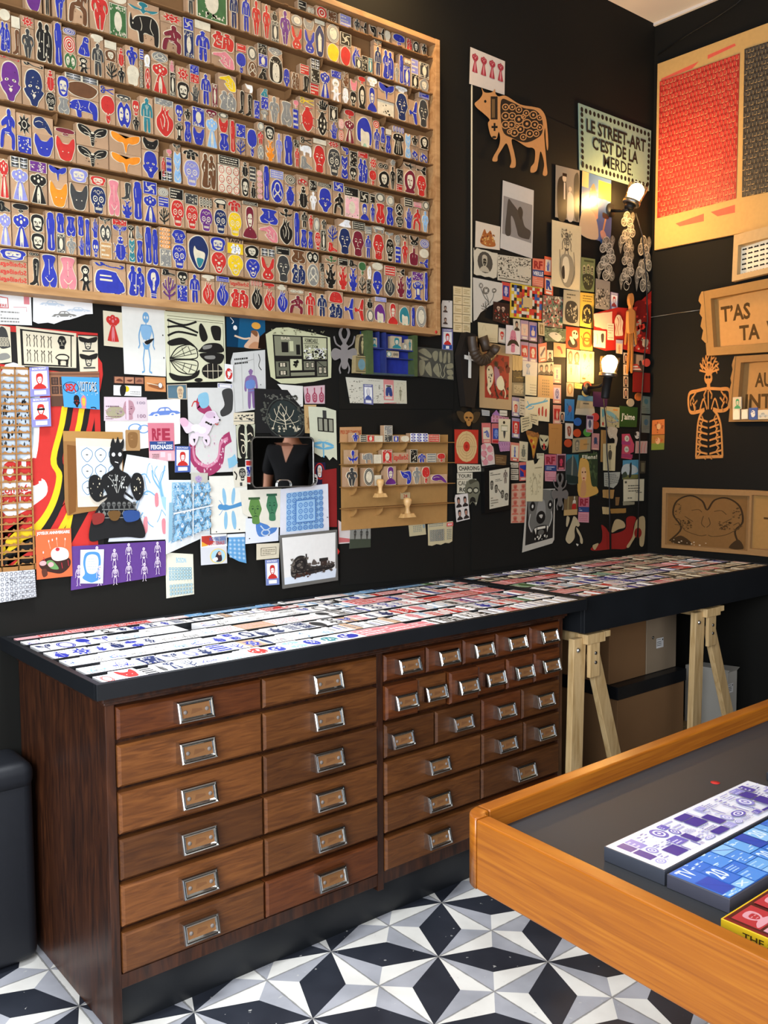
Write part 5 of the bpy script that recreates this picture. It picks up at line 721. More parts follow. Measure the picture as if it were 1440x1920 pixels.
P('label_slip', 'label', 'column of typed slips left of the red pods', (974, 746, 985, 748, 985, 780, 974, 778), 'c0b498', 'N 6 16 4 84 98 5a5444')
P('label_slip', 'label', 'overlapping typed slips below the red pods', (976, 782, 998, 779, 998, 803, 977, 812), 'c4b890', 'N 5 14 6 90 96 5a5444', 'torn')
P('label_slip', 'label', 'small typed slips right of the overlapping ones', (992, 774, 1010, 776, 1009, 798, 993, 792), 'cbbf98', 'N 4 14 8 86 92 5a5444')
wg = P('plaque', 'plaque', 'golden winged skull plaque under the coffin', (855, 770, 902, 772, 901, 800, 856, 797), None, 'S 3a2c18 2 8 24 4 40 30 40 60 30 80 14 60;S 3a2c18 98 8 76 4 62 30 60 60 70 80 86 60;E 9a6c34 50 40 20 38;S 9a6c34 40 60 60 60 56 98 44 98;E 3a2410 42 44 6 7;E 3a2410 58 44 6 7;P 3a2410 50 54 54 64 46 64', thick=.004, lift=.003, mat=M_KRAFT)
P('poster', 'target', 'red and cream shooting target sheet', (852, 805, 897, 806, 896, 869, 853, 869), 'b8301f', 'E d2b078 50 50 45 46;O 9a7848 50 50 36 37 1;O 9a7848 50 50 28 28 1;O 9a7848 50 50 20 20 1;L 9a7848 .8 50 6 50 94;L 9a7848 .8 8 50 92 50;E c0301f 50 50 14 15;E 9a1a14 50 50 6 6', lift=.0)
P('sticker', 'sticker', 'small blue and white lettered sticker right of the winged skull', (903, 768, 918, 770, 918, 780, 904, 779), 'b0b0a8', 'N 3 8 10 92 90 6a7a8a')
P('art_print', 'print', 'pink tent shaped print right of the winged skull', (921, 766, 955, 776, 955, 793, 921, 792), 'b87a98', 'G 5 2 4 40 96 98 WIN d8a0a8 8a3a5a;P 9a6aa0 4 40 26 0 50 40', '0 60 14 40 30 0 44 50 100 60 100 100 0 100')
P('label_slip', 'label', 'tiny white nameplate on the pink tent print', (937, 769, 951, 770, 951, 780, 937, 779), 'cbc4b0', 'N 1 8 40 92 70 6a6454')
P('portrait_card', 'card', 'pink edged card with a blue curled hand', (903, 793, 920, 793, 921, 831, 904, 831), 'c86a64', 'R d2c2a8 12 22 88 80;M HN 22 30 80 74 4a5a9a d2c2a8;R d8a890 18 84 82 94', group=GC)
P('portrait_card', 'card', 'red and blue card half covered by the figure card', (922, 794, 936, 794, 936, 832, 922, 831), 'c86a64', 'R 3a4a90 14 24 100 78;R b82a2a 14 84 100 96;M BF 30 30 90 74 7a8ac0 3a4a90', group=GC)
P('business_card', 'card', 'cream card with a small man holding a placard', (935, 785, 957, 786, 956, 828, 935, 827), 'd2c6a2', 'E k 46 16 10 7;L 6a7a5a 3 22 30 76 30 76 54 22 54 22 30;R d8d0b4 26 34 72 52;S d 40 56 60 56 54 84 46 84')
P('sticker_sheet', 'stickers', 'arched white sheet of pink round stamps', (901, 831, 927, 831, 928, 872, 903, 874), 'd0c2b4', 'E d08a8e 22 16 18 14;E d08a8e 66 26 22 16;E d08a8e 22 46 22 15;E d08a8e 66 66 22 15;E d08a8e 30 84 20 14;B 20 6 10 90 96 6 b85a64', '4 10 30 0 70 0 92 20 98 60 100 96 4 100 0 60')
P('art_print', 'print', 'mauve fringed print under the placard man', (934, 828, 957, 828, 955, 846, 938, 847), 'a86a90', 'G 5 2 0 0 100 100 WIN d0a0b8 8a4a7a', 'tb')
P('sticker', 'plaque', 'brown wooden price plaque above the black framed poster', (928, 852, 950, 854, 949, 872, 929, 871), '6a4c2c', 'N 3 10 20 90 84 9a7a50')
P('label_slip', 'label', 'cut out letters spelling charoing, first of the ransom note strips', (857, 870, 901, 871, 902, 884, 858, 886), 'd2ccb4', 'T 2a2822 6 24 94 80 CHAROING 0.03')
P('label_slip', 'label', 'cut out letters spelling tour, second of the ransom note strips', (857, 887, 886, 886, 886, 898, 857, 898), 'd2ccb4', 'T 2a2822 8 22 90 82 TOUR! 0.03')
P('label_slip', 'label', 'cut out letters of the lowest ransom note strip behind the old man head', (857, 899, 893, 898, 893, 925, 857, 925), 'cfc8ae', 'T 4a463a 6 12 70 44 CAUIT 0.02;T 2a2822 12 58 60 88 ROI 0.03')
P('cutout', 'paper cutout', 'grey cutout of an old man face with round glasses', (870, 898, 902, 898, 901, 949, 870, 949), None, 'S 6f6d58 36 2 66 2 88 14 92 40 96 48 88 60 80 84 72 98 62 90 50 84 34 94 24 80 8 56 6 34 16 14;S 4a4838 30 6 60 2 80 8 60 12 36 20;O 2a2820 34 42 16 10 4;O 2a2820 70 42 16 10 4;E b8b49a 34 42 12 7;E b8b49a 70 42 12 7;S 1f1d16 36 74 50 66 66 72 70 90 60 84 44 84 34 90;S c8c4ac 68 86 72 94 76 88', thick=.0008, lift=.002)
P('photo', 'photo', 'sheet of four passport photos of a man in a dark suit', (852, 928, 877, 925, 881, 973, 856, 979), 'd6cfc6', 'G 2 2 4 4 98 98 PR 2a221f c08a74', 'tl')
b = MB(); fq = (908, 877, 958, 871, 957, 955, 909, 963); _k = layer(fq, 'L', .003); F_, q_, _ = frame_of(fq, 'L', _k + .0175)
b.prism([F_(0, 0), F_(1, 0), F_(1, 1), F_(0, 1)], [F_(0, 0, -.017), F_(1, 0, -.017), F_(1, 1, -.017), F_(0, 1, -.017)], lin('121110'))
pf = tag(b.build('framed_poster', M_GLOSSY, org=F_(.5, 1, -.017)), 'black framed poster of small heads and a leaping figure', 'picture')
b = MB(); lay_art(b, F_, draw('P c8bfa6 18 8 94 6 92 90 18 92;M MN 68 10 90 40 6a5a50 c8bfa6;N 2 22 12 60 20 3a362c;N 2 40 28 66 34 3a362c;M FM 20 30 34 50 3a362c 8a8270;M FM 36 40 50 58 3a362c 8a8270;L 3a362c 2 50 50 62 62;M FM 60 54 74 72 3a362c 8a8270;M FM 74 62 90 78 3a362c 8a8270;N 4 22 66 52 88 8a8270'), .0003); b.build('poster_print', M_PRINT, pf, pf.location)
P('portrait_card', 'card', 'card with a blue ice cream shape right of the black framed poster', (957, 829, 974, 831, 973, 866, 957, 864), 'c87a64', 'R d2c4a4 10 14 90 80;M TB 28 24 72 76 3a4f9a d2c4a4;R b83a2c 14 84 86 96;R e0d0b8 26 86 74 94', group=GC)
P('art_print', 'print', 'cream card with a grey beetle', (974, 827, 990, 829, 989, 866, 973, 864), 'c9bd98', 'M BE 18 12 82 80 6a6a58 c9bd98;R 8a826a 24 86 76 90')
P('cutout', 'paper cutout', 'slice of pizza cut from a photograph', (986, 807, 1012, 810, 1008, 862, 988, 858), None, 'S 8a5a2c 2 4 30 0 70 4 98 10 92 28 80 60 66 96 52 94 40 60 14 30;S b8842c 10 18 50 22 84 24 66 80 54 86 40 56;E a83a1e 40 36 12 7;E a83a1e 60 56 10 7;E d8b050 56 40 8 5;B 20 14 4 90 16 8 a86a34', lift=.001)
P('mask', 'mask', 'small printed clown mask with a red nose', (1011, 815, 1029, 817, 1028, 846, 1012, 844), None, 'S b8b088 4 4 30 0 70 0 98 6 96 50 80 84 50 98 20 84 4 50;P k 8 14 40 34 36 44 14 34;P k 92 14 60 34 64 44 86 34;E b8302a 50 64 12 11;S k 20 70 40 66 50 80 60 66 80 70 66 92 34 92;E c8483a 50 84 12 10', lift=.001)
for i, y in enumerate((867, 879, 890)):
    P('label_slip', 'label', f'{("uppermost", "middle", "lowest")[i]} of three typed labels right of the black framed poster', (957, y, 972, y + .6, 972, y + 10, 958, y + 10), 'b8ae98', 'N 2 14 20 86 84 4a4638')
P('portrait_card', 'card', 'red and blue gun card right of the three typed labels', (973, 867, 989, 866, 989, 901, 974, 902), 'c86a5c', 'R 2a3580 8 16 92 78;P c83a30 12 30 60 44 90 40 80 76 56 76 54 56 16 40;R d8b8a0 18 84 84 95', group=GC)
P('sticker_sheet', 'stickers', 'sheet of repeated red heads above the snarling dog', (959, 907, 988, 905, 987, 980, 958, 981), 'c8a084', 'M HEAD2 0 0 100 100 c06a54 a84a3a')
P('photo', 'photo', 'black and white photograph of a snarling dog', (985, 918, 1041, 916, 1039, 1020, 979, 1036), 'b5afa0',
  'P 1c1b18 8 4 97 2 95 88 8 90;S 6a6860 16 6 90 4 92 30 88 54 78 72 60 86 44 84 28 70 16 50;E 1a1916 26 28 9 8;E 1a1916 84 28 8 8;E d8d4c8 26 28 3 3;E d8d4c8 84 28 3 3;S 8a8880 46 20 64 20 70 46 62 56 46 56 38 46;E 141310 54 48 15 11;S b8b4a8 48 44 60 44 56 50;S 0f0e0c 32 66 50 62 76 64 80 76 68 86 44 86 32 78;P d8d2c0 34 66 42 64 40 76;P d8d2c0 74 64 80 66 76 76;R d8d2c0 44 64 70 68;E 5a5850 56 74 10 5;B 12 36 78 78 86 4 d8d2c0;C b0aea4 3 20 40 16 56 26 70;C b0aea4 3 88 40 90 52 82 66', '6 0 100 0 100 92 94 98 0 100')
P('drawing', 'drawing', 'tall cream sheet with a pencil drawing of a cat above the snarling dog', (987, 861, 1020, 857, 1018, 940, 986, 941), 'cfc29a', 'B 40 20 36 84 84 5 a89c78;C 8a805e 2 40 84 36 60 50 44 64 60 62 84;N 1 48 20 90 26 8a805e', '0 4 40 4 46 14 60 12 70 4 100 0 98 100 0 99')
P('label_slip', 'label', 'tiny typed tag at the top of the cat drawing', (1006, 850, 1020, 850, 1020, 860, 1007, 860), 'c8be9c', 'N 2 10 14 90 86 5a5444')
P('id_card', 'card', 'pink RF card right of the cat drawing', (1021, 852, 1043, 852, 1043, 903, 1022, 902), 'b8606c', 'R c88a90 0 64 100 100;R 2a3f70 0 40 100 62;T 8a2434 12 8 88 36 RF 0.05;N 2 14 44 86 58 c8c8d0;N 4 10 70 90 96 a85a68')
P('booklet', 'booklet', 'red postcard of a panda', (1061, 612, 1087, 615, 1086, 656, 1061, 652), 'c8401f', 'S e0c8a0 46 20 76 14 90 40 70 54 50 48;E 2a1c14 60 26 6 6;E 2a1c14 78 28 6 6;S 2a1c14 18 66 50 50 80 60 84 88 40 96 16 84;S d8c4a0 26 48 46 46 66 70 50 80')
P('booklet', 'booklet', 'yellow card with an orange watering can', (1087, 615, 1112, 618, 1111, 658, 1087, 655), 'd89a38', 'S c8501c 24 46 80 44 90 76 80 84 28 84;E d8a040 54 60 18 14;O c8501c 54 38 26 20 8;L c8501c 6 22 52 10 36')
P('postcard', 'postcard', 'small cream card with a red telephone receiver', (1038, 642, 1061, 645, 1061, 670, 1038, 669), 'c49a68', 'S b8452e 26 28 50 22 66 44 74 70 62 74 54 50 36 44')
P('photo', 'photo', 'white sheet with two long haired heads and two pencil figures', (1063, 654, 1089, 658, 1088, 718, 1063, 716), 'd8b88a', 'M FC 6 4 44 44 6a5240 d0a070;M FC 50 4 94 44 5a4a3a d0a070;M WO 20 50 40 78 b86a4a d8b88a;C a88a6a 2 60 76 62 54 70 50 78 76')
P('art_print', 'print', 'pale sheet of drawings lit by the lower lamp', (1089, 657, 1114, 660, 1113, 719, 1089, 717), 'd8c080', 'M LEAF 14 8 46 30 a8a040 d8c080;M LEAF 60 6 90 26 a8a040 d8c080;R 8a4a20 10 84 36 90;B 20 10 30 90 84 5 b09a50')
P('paper_scrap', 'paper', 'torn pink paper above the lower lamp', (1113, 588, 1148, 584, 1148, 622, 1114, 612), 'd8b098', '', 'torn')
P('label_slip', 'label', 'pale receipt hanging above the lower lamp', (1139, 606, 1151, 607, 1151, 638, 1139, 637), 'cfc0a8', 'N 6 10 6 90 94 8a8478')
P('cutout', 'paper cutout', 'coral shaped cream cutout beside the puppet', (1151, 590, 1170, 592, 1168, 632, 1152, 630), None, 'S d8c0a0 30 2 60 0 80 16 94 30 90 60 98 90 70 96 40 98 10 96 14 60 6 30;C a8382c 5 30 10 50 30 40 60 50 94;C a8382c 4 60 8 70 36 64 70;C a8382c 4 20 40 30 60 24 90', lift=.002)
P('art_print', 'print', 'white card with small watercolour insects above the lower lamp', (1113, 619, 1136, 621, 1135, 653, 1113, 650), 'd8c8a8', 'C a86a5a 4 26 20 34 50 26 84;S 3a342c 62 20 84 18 84 60 70 70 62 50')
P('portrait_card', 'card', 'small lavender portrait card under the coral cutout', (1155, 637, 1168, 638, 1167, 664, 1155, 662), 'a8a0b0', 'R d8b890 6 26 94 100;M HD 30 34 70 98 c8906a 8a5a3a', group=GC)
for i in range(4):
    P('photo', 'photo', f'passport photo of a dark haired woman, {("uppermost", "second", "third", "lowest")[i]} of the column right of the lower lamp', (1169, 661 + i * 22, 1178, 662 + i * 22, 1178, 682 + i * 22, 1169, 681 + i * 22), 'c8b49a', 'M FC 10 8 92 96 2a1f1a c8987a' if i != 1 else 'M FT 26 14 76 84 8a7a68 c8b49a', group='passport photo column')
P('photo', 'photo', 'photograph of a red and white picnic table', (1179, 662, 1207, 665, 1206, 698, 1178, 696), '4a3a30', 'R a88a70 50 4 96 60;P b83a2a 10 60 60 56 90 90 20 92;P d8cfc0 16 70 60 66 66 74 20 78;P d8cfc0 20 84 80 80 84 88 26 90;S 2a201c 70 40 84 36 90 60 74 62')
P('poster', 'poster', 'plain dark red card under the picnic photograph', (1187, 697, 1219, 700, 1219, 736, 1186, 735), '7a1610', '')
P('banknote', 'banknote', 'greenish bank note hanging upright at the corner of the room', (1204, 742, 1219, 744, 1219, 776, 1203, 775), '6a7468', 'E 3f6468 50 30 26 16;N 4 10 56 90 96 4a5248')
P('banknote', 'banknote', 'second greenish bank note just below the first in the corner', (1203, 778, 1219, 779, 1218, 812, 1203, 811), '656c60', 'E 3a5a64 54 40 26 18;N 4 10 60 90 96 4a5248')
for i, w in enumerate(('hourglass', 'blue mask', 'red seahorse')):
    P('portrait_card', 'card', f'pink card with a {w}, in the column left of the colour discs', (1037, 683 + i * 38, 1052, 684 + i * 38, 1052, 719 + i * 38, 1037, 718 + i * 38), 'c88a78', ('R d2b898 12 16 88 80;M VA 36 24 64 74 6a6a8a d2b898', 'R b8b0c0 12 16 88 78;M FG 26 20 76 76 5a5a86 b8b0c0', 'R a82420 12 20 88 78;M HT 34 26 66 76 d8b090 a82420')[i] + ';R d8c0a0 18 86 80 95', group=GC)
P('photo', 'photo', 'photo of a dark haired woman overlapping the seahorse card', (1049, 772, 1059, 773, 1058, 793, 1049, 792), 'b8a890', 'M FC 12 8 90 94 1f1816 c08a6a')
P('photo', 'photo', 'oval portrait card of a fair haired woman', (1062, 717, 1076, 718, 1075, 744, 1062, 743), 'b8a080', 'E 8a7050 50 46 40 40;M FC 22 14 78 86 b08a50 d8a888')
P('label_slip', 'label', 'yellow typed slip under the lit drawings', (1077, 718, 1095, 720, 1095, 730, 1077, 728), 'd8b868', 'N 3 8 14 92 88 8a7438')
P('booklet', 'booklet', 'bright blue card with a small reddish insect', (1059, 748, 1077, 749, 1076, 790, 1059, 789), '2a6aa0', 'E 7a4a50 54 44 20 16;L 1a2a44 4 22 20 46 40;L 1a2a44 4 30 74 50 50;L 1a2a44 4 70 60 66 90')
P('postcard', 'postcard', 'postcard of a pale house beside the purple card', (1084, 741, 1112, 743, 1116, 780, 1078, 777), '8a8468', 'R 4a7a98 0 0 100 26;R a89a78 20 30 96 66;R 5a5444 36 36 70 44;P b0a890 0 70 100 62 100 100 0 100')
P('poster', 'card', 'plain dark purple card behind the lower lamp tube', (1112, 734, 1140, 736, 1138, 765, 1112, 762), '34183e', '')
P('postcard', 'map', 'small map postcard left of the green slate', (1137, 762, 1162, 764, 1161, 802, 1136, 800), 'a8a078', 'S 6a98a0 4 20 40 26 70 40 94 60 88 70 50 54 6 36;B 30 8 40 94 96 8 7a7a5a;R b87a3a 50 10 84 18;C 4a5a9a 2 10 70 40 76 90 70')
P('postcard', 'map', 'narrow strip of a coast map left of the map postcard', (1126, 763, 1136, 764, 1135, 801, 1126, 800), 'b8b490', 'S 5a98a0 30 10 80 20 60 50 30 44;E b83a2a 50 84 20 10')
P('slate', 'sign', 'green slate with handwritten white J’aime', (1162, 761, 1196, 764, 1194, 801, 1161, 800), '2c4a1a', 'T e0dcc8 10 34 86 74 J’aime', thick=.003)
for i, (x, y, c, w) in enumerate(((1083, 791, '2a5a9a', 'blue disc under the house postcard'), (1116, 797, 'a8401c', 'orange disc below the purple card'), (1197, 744, 'b8602a', 'orange disc beside the bank notes'), (1082, 812, 'b8441c', 'red orange disc above the faded banknote'), (1065, 831, 'b0441f', 'red disc left of the faded banknote'), (1101, 811, '4a8a34', 'green disc above the small pink mask card'), (1116, 782, 'b83a34', 'red disc at the left of the coast map'), (1098, 736, 'b8a060', 'yellowish disc under the yellow slip'), (1101, 722, 'c8402f', 'bright red disc right of the yellow slip'), (1182, 755, 'a89a80', 'cream disc above the green slate'), (1212, 680, 'c8483a', 'coral disc next to the picnic photograph'))):
    P('colour_disc', 'disc', w, (x - 7, y - 8, x + 7, y - 8, x + 7, y + 8, x - 7, y + 8), None, f'E {c} 50 50 48 48', thick=.002, solid=.002, group='paper colour discs')
P('booklet', 'booklet', 'plain kraft booklet left of the ear card', (1029, 794, 1054, 795, 1053, 852, 1029, 850), 'b07c40', 'N 1 20 14 80 18 8a5c2a;L 8a5c2a 1.5 54 50 50 66')
P('art_print', 'print', 'white card with a brown ear drawing', (1060, 793, 1075, 794, 1074, 823, 1060, 822), 'c8bca8', 'S 8a4a34 24 26 60 20 76 50 60 84 34 78 26 50;C c8bca8 5 40 36 56 40 50 64')
P('portrait_card', 'card', 'pink card with a small ghostly figure above the mask card', (1100, 778, 1113, 779, 1112, 812, 1099, 810), 'a88a98', 'R 4a2440 8 6 92 22;R c8b8b0 12 26 88 80;E 4a5060 50 50 22 24;R b8645a 14 84 86 96', group=GC)
P('banknote', 'banknote', 'faded banknote with a bearded portrait', (1074, 822, 1108, 819, 1107, 846, 1073, 849), '9a8c68', 'R b8884a 40 14 80 86;M FM 12 12 38 90 6a6250 a89a78;N 1 60 40 90 60 8a6a3a')
P('portrait_card', 'card', 'pink card with a dark horned mask', (1110, 812, 1124, 813, 1123, 844, 1109, 843), 'b88078', 'M BA 20 40 82 68 2f3f58 b88078;S 2f3f58 30 30 50 24 70 30 66 60 36 60;R d8a890 16 90 84 97', group=GC)
P('portrait_card', 'card', 'maroon card with a pink masked face left of the arch photo', (1044, 851, 1061, 851, 1060, 883, 1044, 883), 'b0848a', 'R 4a1a24 8 8 92 92;M HD 30 28 70 70 c83a50 4a1a24;R c86a70 20 80 80 90', group=GC)
P('photo', 'photo', 'blue photograph of a huge curved monument', (1062, 852, 1085, 852, 1084, 907, 1062, 905), '2a6a78', 'S 3a4440 0 30 30 14 60 6 90 40 96 98 0 98;S 7a7a68 46 10 56 10 50 90 40 90;P 1a2a24 0 70 100 76 100 100 0 100')
P('poster', 'magazine', 'magazine page of a woman with very long blonde hair', (1085, 850, 1121, 849, 1120, 929, 1085, 931), '2c3a22', 'B 40 40 0 98 60 9 4a5a34;T d8cfb0 18 4 96 14 Ellens! 0.02;S c89a4a 4 20 26 12 50 20 58 44 70 76 96 80 98 96 0 98;S d8a878 14 36 34 34 40 56 30 68 16 60;E 5a3a2a 20 44 4 2;E 5a3a2a 34 44 4 2;S c08a5a 14 70 30 62 40 80 34 98 10 98;E a8403a 26 58 5 2')
P('kraft_sheet', 'paper', 'narrow kraft paper strip behind the insect figure card', (1127, 806, 1139, 807, 1137, 867, 1126, 866), 'a07a44', '')
P('cutout', 'paper cutout', 'cream curly dog cutout above the insect figure card', (1137, 800, 1162, 801, 1160, 838, 1136, 836), None, 'S b8ac94 10 4 50 0 84 10 80 40 88 60 80 96 66 94 66 66 50 56 30 60 14 40;E k 60 80 4 4;B 14 16 10 74 46 6 d0c6b0', lift=.002)
P('art_print', 'print', 'tall cream card with a thin insect headed person', (1131, 832, 1155, 831, 1153, 883, 1131, 882), 'c9bc90', 'M SKEL 36 6 74 96 4a4638 c9bc90;S 4a4638 40 30 68 30 64 56 44 56')
P('sticker', 'sticker', 'red and pink price label sticker with round windows', (1166, 812, 1190, 814, 1188, 862, 1165, 860), 'b84458', 'R 9a3a68 0 30 70 44;E c8c4b0 40 20 18 12;E c8c4b0 40 62 18 12;T 3a5a4a 32 16 50 24 2;T 3a5a4a 32 58 52 66 01;R 9a3a5a 0 80 90 94', '0 4 60 0 100 40 98 70 70 76 86 100 0 98 4 50')
P('cutout', 'paper cutout', 'white cat head cutout at the corner of the room', (1189, 808, 1201, 808, 1200, 824, 1189, 824), None, 'E c8c4b8 50 50 40 44;S k 10 10 40 30 30 60 6 40;L k 6 60 60 80 70', lift=.001)
P('art_print', 'print', 'small pink watercolour of bare trees in the corner', (1192, 827, 1214, 827, 1213, 850, 1191, 850), 'b89a8e', 'C c8585a 4 20 96 24 60 16 10;C c8585a 4 50 96 52 50 60 10;C c8585a 4 80 96 76 60 88 10')
P('postcard', 'postcard', 'postcard of a lone tree statue against a blue sky', (1168, 863, 1197, 862, 1196, 897, 1167, 899), '4f88a0', 'S b0b8b4 0 30 40 20 90 40 90 70 0 76;R 6a6a3a 0 78 100 100;S 1f241f 44 24 56 16 56 84 40 90 46 50;S 3a4434 0 70 20 60 30 84 0 90')
P('note', 'note', 'white square note with a few handwritten lines', (1169, 899, 1208, 898, 1207, 939, 1169, 940), 'c8bfa0', 'N 3 22 24 80 60 4a4a40;N 1 20 80 96 92 5a5a50;R 4a4a40 6 8 16 18;N 1 60 56 92 66 4a4a40')
P('note', 'note', 'torn pale grey handwritten page right of the blonde woman', (1132, 886, 1163, 885, 1162, 912, 1132, 920), 'a8a898', 'N 7 8 8 92 84 6a6a62', '2 0 100 0 96 40 84 80 60 100 40 90 4 76')
P('cutout', 'paper cutout', 'small dark grey stag beetle cutout over the dog photograph', (1034, 888, 1066, 888, 1066, 957, 1034, 957), None, 'M STAG 0 0 100 100 6a645e 6a645e', thick=.002, solid=.0012, lift=.004)
P('photo', 'photo', 'small card of a dancer in a red skirt', (1058, 931, 1084, 930, 1082, 965, 1057, 967), '6a5434', 'M WO 56 0 92 90 c8bfa8 3a2a20;S a8241c 60 44 88 44 84 84 62 84;R b0905a 0 70 100 100;R 8a7a50 24 0 34 70')
P('id_card', 'card', 'lowest pink RF card under the blonde woman', (1085, 931, 1105, 931, 1104, 980, 1084, 979), 'b86470', 'R c88a90 0 62 100 100;R 2a3f70 0 40 100 60;T 8a2434 12 8 88 36 RF 0.05;N 2 10 44 90 57 c8c8d0;N 4 10 68 90 96 a85a68')
P('paper_scrap', 'paper', 'cream torn scrap shaped like a boot near the lower right of the board', (1060, 967, 1095, 967, 1093, 1024, 1060, 1024), None, 'S b8a884 8 2 22 6 20 20 10 36 4 30;S b8a884 44 2 60 8 78 28 70 36 56 34 50 50 52 70 40 84 20 92 2 80 8 60 24 36 36 16;S b8a884 60 38 76 50 90 66 98 80 96 92 84 88 80 70 64 52;S c8c4b4 60 92 74 94 68 100')
P('poster', 'poster', 'remains of a torn red and cream poster above the counter', (1106, 965, 1211, 965, 1209, 1033, 1104, 1034), None, 'S 8e1f1a 20 28 28 36 38 52 62 40 64 10 74 4 82 10 78 30 76 60 66 92 40 94 8 98 4 90 20 76 22 50;S b09a70 38 48 44 14 58 18 62 34 50 40;S b09a70 82 16 98 8 98 80 90 84 88 50 78 70 70 90 66 86 76 60;S b09a70 6 84 16 78 10 96;E 8a241c 86 50 7 14;L 15130f 1.5 36 0 38 96;L 15130f 1.5 86 10 84 84')
for i, (px, c, w) in enumerate((((1130, 918, 1152, 918, 1150, 936, 1130, 933), 'a8824a', 'ragged tan paper remnant under the torn grey page'), ((1154, 932, 1162, 932, 1160, 948, 1154, 948), '7a5a34', 'small brown paper remnant left of the note'), ((1129, 950, 1142, 951, 1142, 965, 1130, 964), 'b8a070', 'cream paper remnant above the torn red poster'), ((1144, 954, 1174, 953, 1174, 962, 1145, 963), '9a7238', 'long tan tape remnant above the torn red poster'), ((1200, 864, 1211, 864, 1210, 888, 1200, 888), '3f382a', 'narrow dark frame in the corner'), ((1168, 940, 1190, 941, 1190, 946, 1168, 948), '8a846a', 'thin torn strip under the handwritten note'))):
    P('paper_scrap', 'paper', w, px, c, '' if i != 4 else 'R 6a6248 20 16 80 84', 'torn')

# ---------------------------------------------------------------- right-hand wall
def R_(*a, **k): return P(*a, plane='R', **k)
pb = R_('painted_panel', 'panel', 'large plywood panel with a red painted grid and a dark grid', (1233, 120, 1440, 43, 1440, 427, 1227, 469), 'c09a5e', 'P d05a48 4 8.5 40 6.5 34 9 4 9.8;P d05a48 48 5 72 4 73 5.4 48 7;P c8604a 20 88 46 86 46 90 24 90;P c8604a 52 86 73 85 73 89 58 89', '0 0 100 0 100 100 0 100', thick=.012, mat=M_KRAFT, ext=1.8)
PX_ = (1233, 120, 1440, 43, 1440, 427, 1227, 469)
Fp, qp, _ = frame_of(PX_, 'R', .026)
def grid_panel(name, px, nx, ny, c1, c2, c3, label, ext=1):
    F, q, _ = frame_of(px, 'R', .0155, ext); b = MB(); b.prism([F(0, 0), F(1, 0), F(1, 1), F(0, 1)], [F(0, 0, -.001), F(1, 0, -.001), F(1, 1, -.001), F(0, 1, -.001)], lin(c1)); r = random.Random(3)
    for i in range(nx):
        for j in range(ny):
            x, y = (i + (j % 2) * .5) / nx, j / ny; w, h = 1 / nx, 1 / ny
            if x + .8 * w > 1: continue
            P3 = lambda a, c, d: F(x + w * a, y + h * c, d)
            b.prism([P3(.05, .12, .0025), P3(.62, .12, .0025), P3(.62, .8, .0025), P3(.05, .8, .0025)], [P3(.05, .12, 0), P3(.62, .12, 0), P3(.62, .8, 0), P3(.05, .8, 0)], lin(c2), back=False)
            b.face([P3(.66, .3, .0006), P3(.8, .3, .0006), P3(.8, .96, .0006), P3(.66, .96, .0006)], lin(c3))
            b.face([P3(.05, .84, .0006), P3(.62, .84, .0006), P3(.62, .97, .0006), P3(.05, .97, .0006)], lin(c1 if r.random() < .6 else c3))
    o = b.build(name, M_RUB, pb, pb.location); o['label'] = label
grid_panel('red_relief_grid', (1237, 153, 1387, 100, 1380, 372, 1232, 409), 22, 26, 'a82c24', 'cc4236', 'dc9a6c', 'red painted relief grid')
grid_panel('dark_relief_grid', (1396, 92, 1440, 78, 1440, 360, 1391, 370), 20, 28, '3a3026', '4a443c', 'b89a6a', 'dark grey relief grid', 2.9)
def tray_frame(name, label, px, rim, base, art, depth=.03, torn=None, mat=M_KRAFT, cat='sign', ext=1):
    """a shallow cardboard box lid hung open side out"""
    rim = (rim[0] / ext, rim[1], rim[2], rim[3]); F, q, org = frame_of(px, 'R', depth + .0005, ext); layer(px, 'R', depth); b = MB(); c = lin(base)
    b.prism([F(0, 0, -depth + .004), F(1, 0, -depth + .004), F(1, 1, -depth + .004), F(0, 1, -depth + .004)], [F(0, 0, -depth), F(1, 0, -depth), F(1, 1, -depth), F(0, 1, -depth)], c)
    o = tag(b.build(name, mat, org=F(.5, 1, -depth)), label, cat)
    b = MB()
    for s0, t0, s1, t1 in ((0, 0, 1, rim[1]), (0, 1 - rim[3], 1, 1), (0, rim[1], rim[0], 1 - rim[3])):
        b.prism([F(s0, t0), F(s1, t0), F(s1, t1), F(s0, t1)], [F(s0, t0, -depth), F(s1, t0, -depth), F(s1, t1, -depth), F(s0, t1, -depth)], tuple(x * 1.12 for x in c))
    if torn:
        pts = [(0, 0)] + [((-.02 - .02 * ((i * 7) % 3)) / ext, i / 12) for i in range(1, 12)] + [(0, 1), (.03 / ext, 1), (.03 / ext, 0)]
        b.prism([F(x, y * .8, .003) for x, y in pts], [F(x, y * .8, 0) for x, y in pts], tuple(x * 1.2 for x in c))
    b.build('cardboard_rim', mat, o, o.location)
    b = MB(); lay_art(b, F, draw(art, (0, 0, 100 / ext, 100)), -depth + .0045); b.build('face_print', mat, o, o.location)
    return o
tray_frame('shoe_print_frame', 'shallow wooden frame with rows of black shoe prints on the right wall', (1376, 441, 1440, 424, 1440, 512, 1372, 528), (.14, .24, 0, .12), 'b09468', 'P dcd4bc 15 28 100 24 100 92 15 94;G 5 6 16 28 102 92 SHU 1c1a16 dcd4bc', .03, cat='picture', ext=2.2)
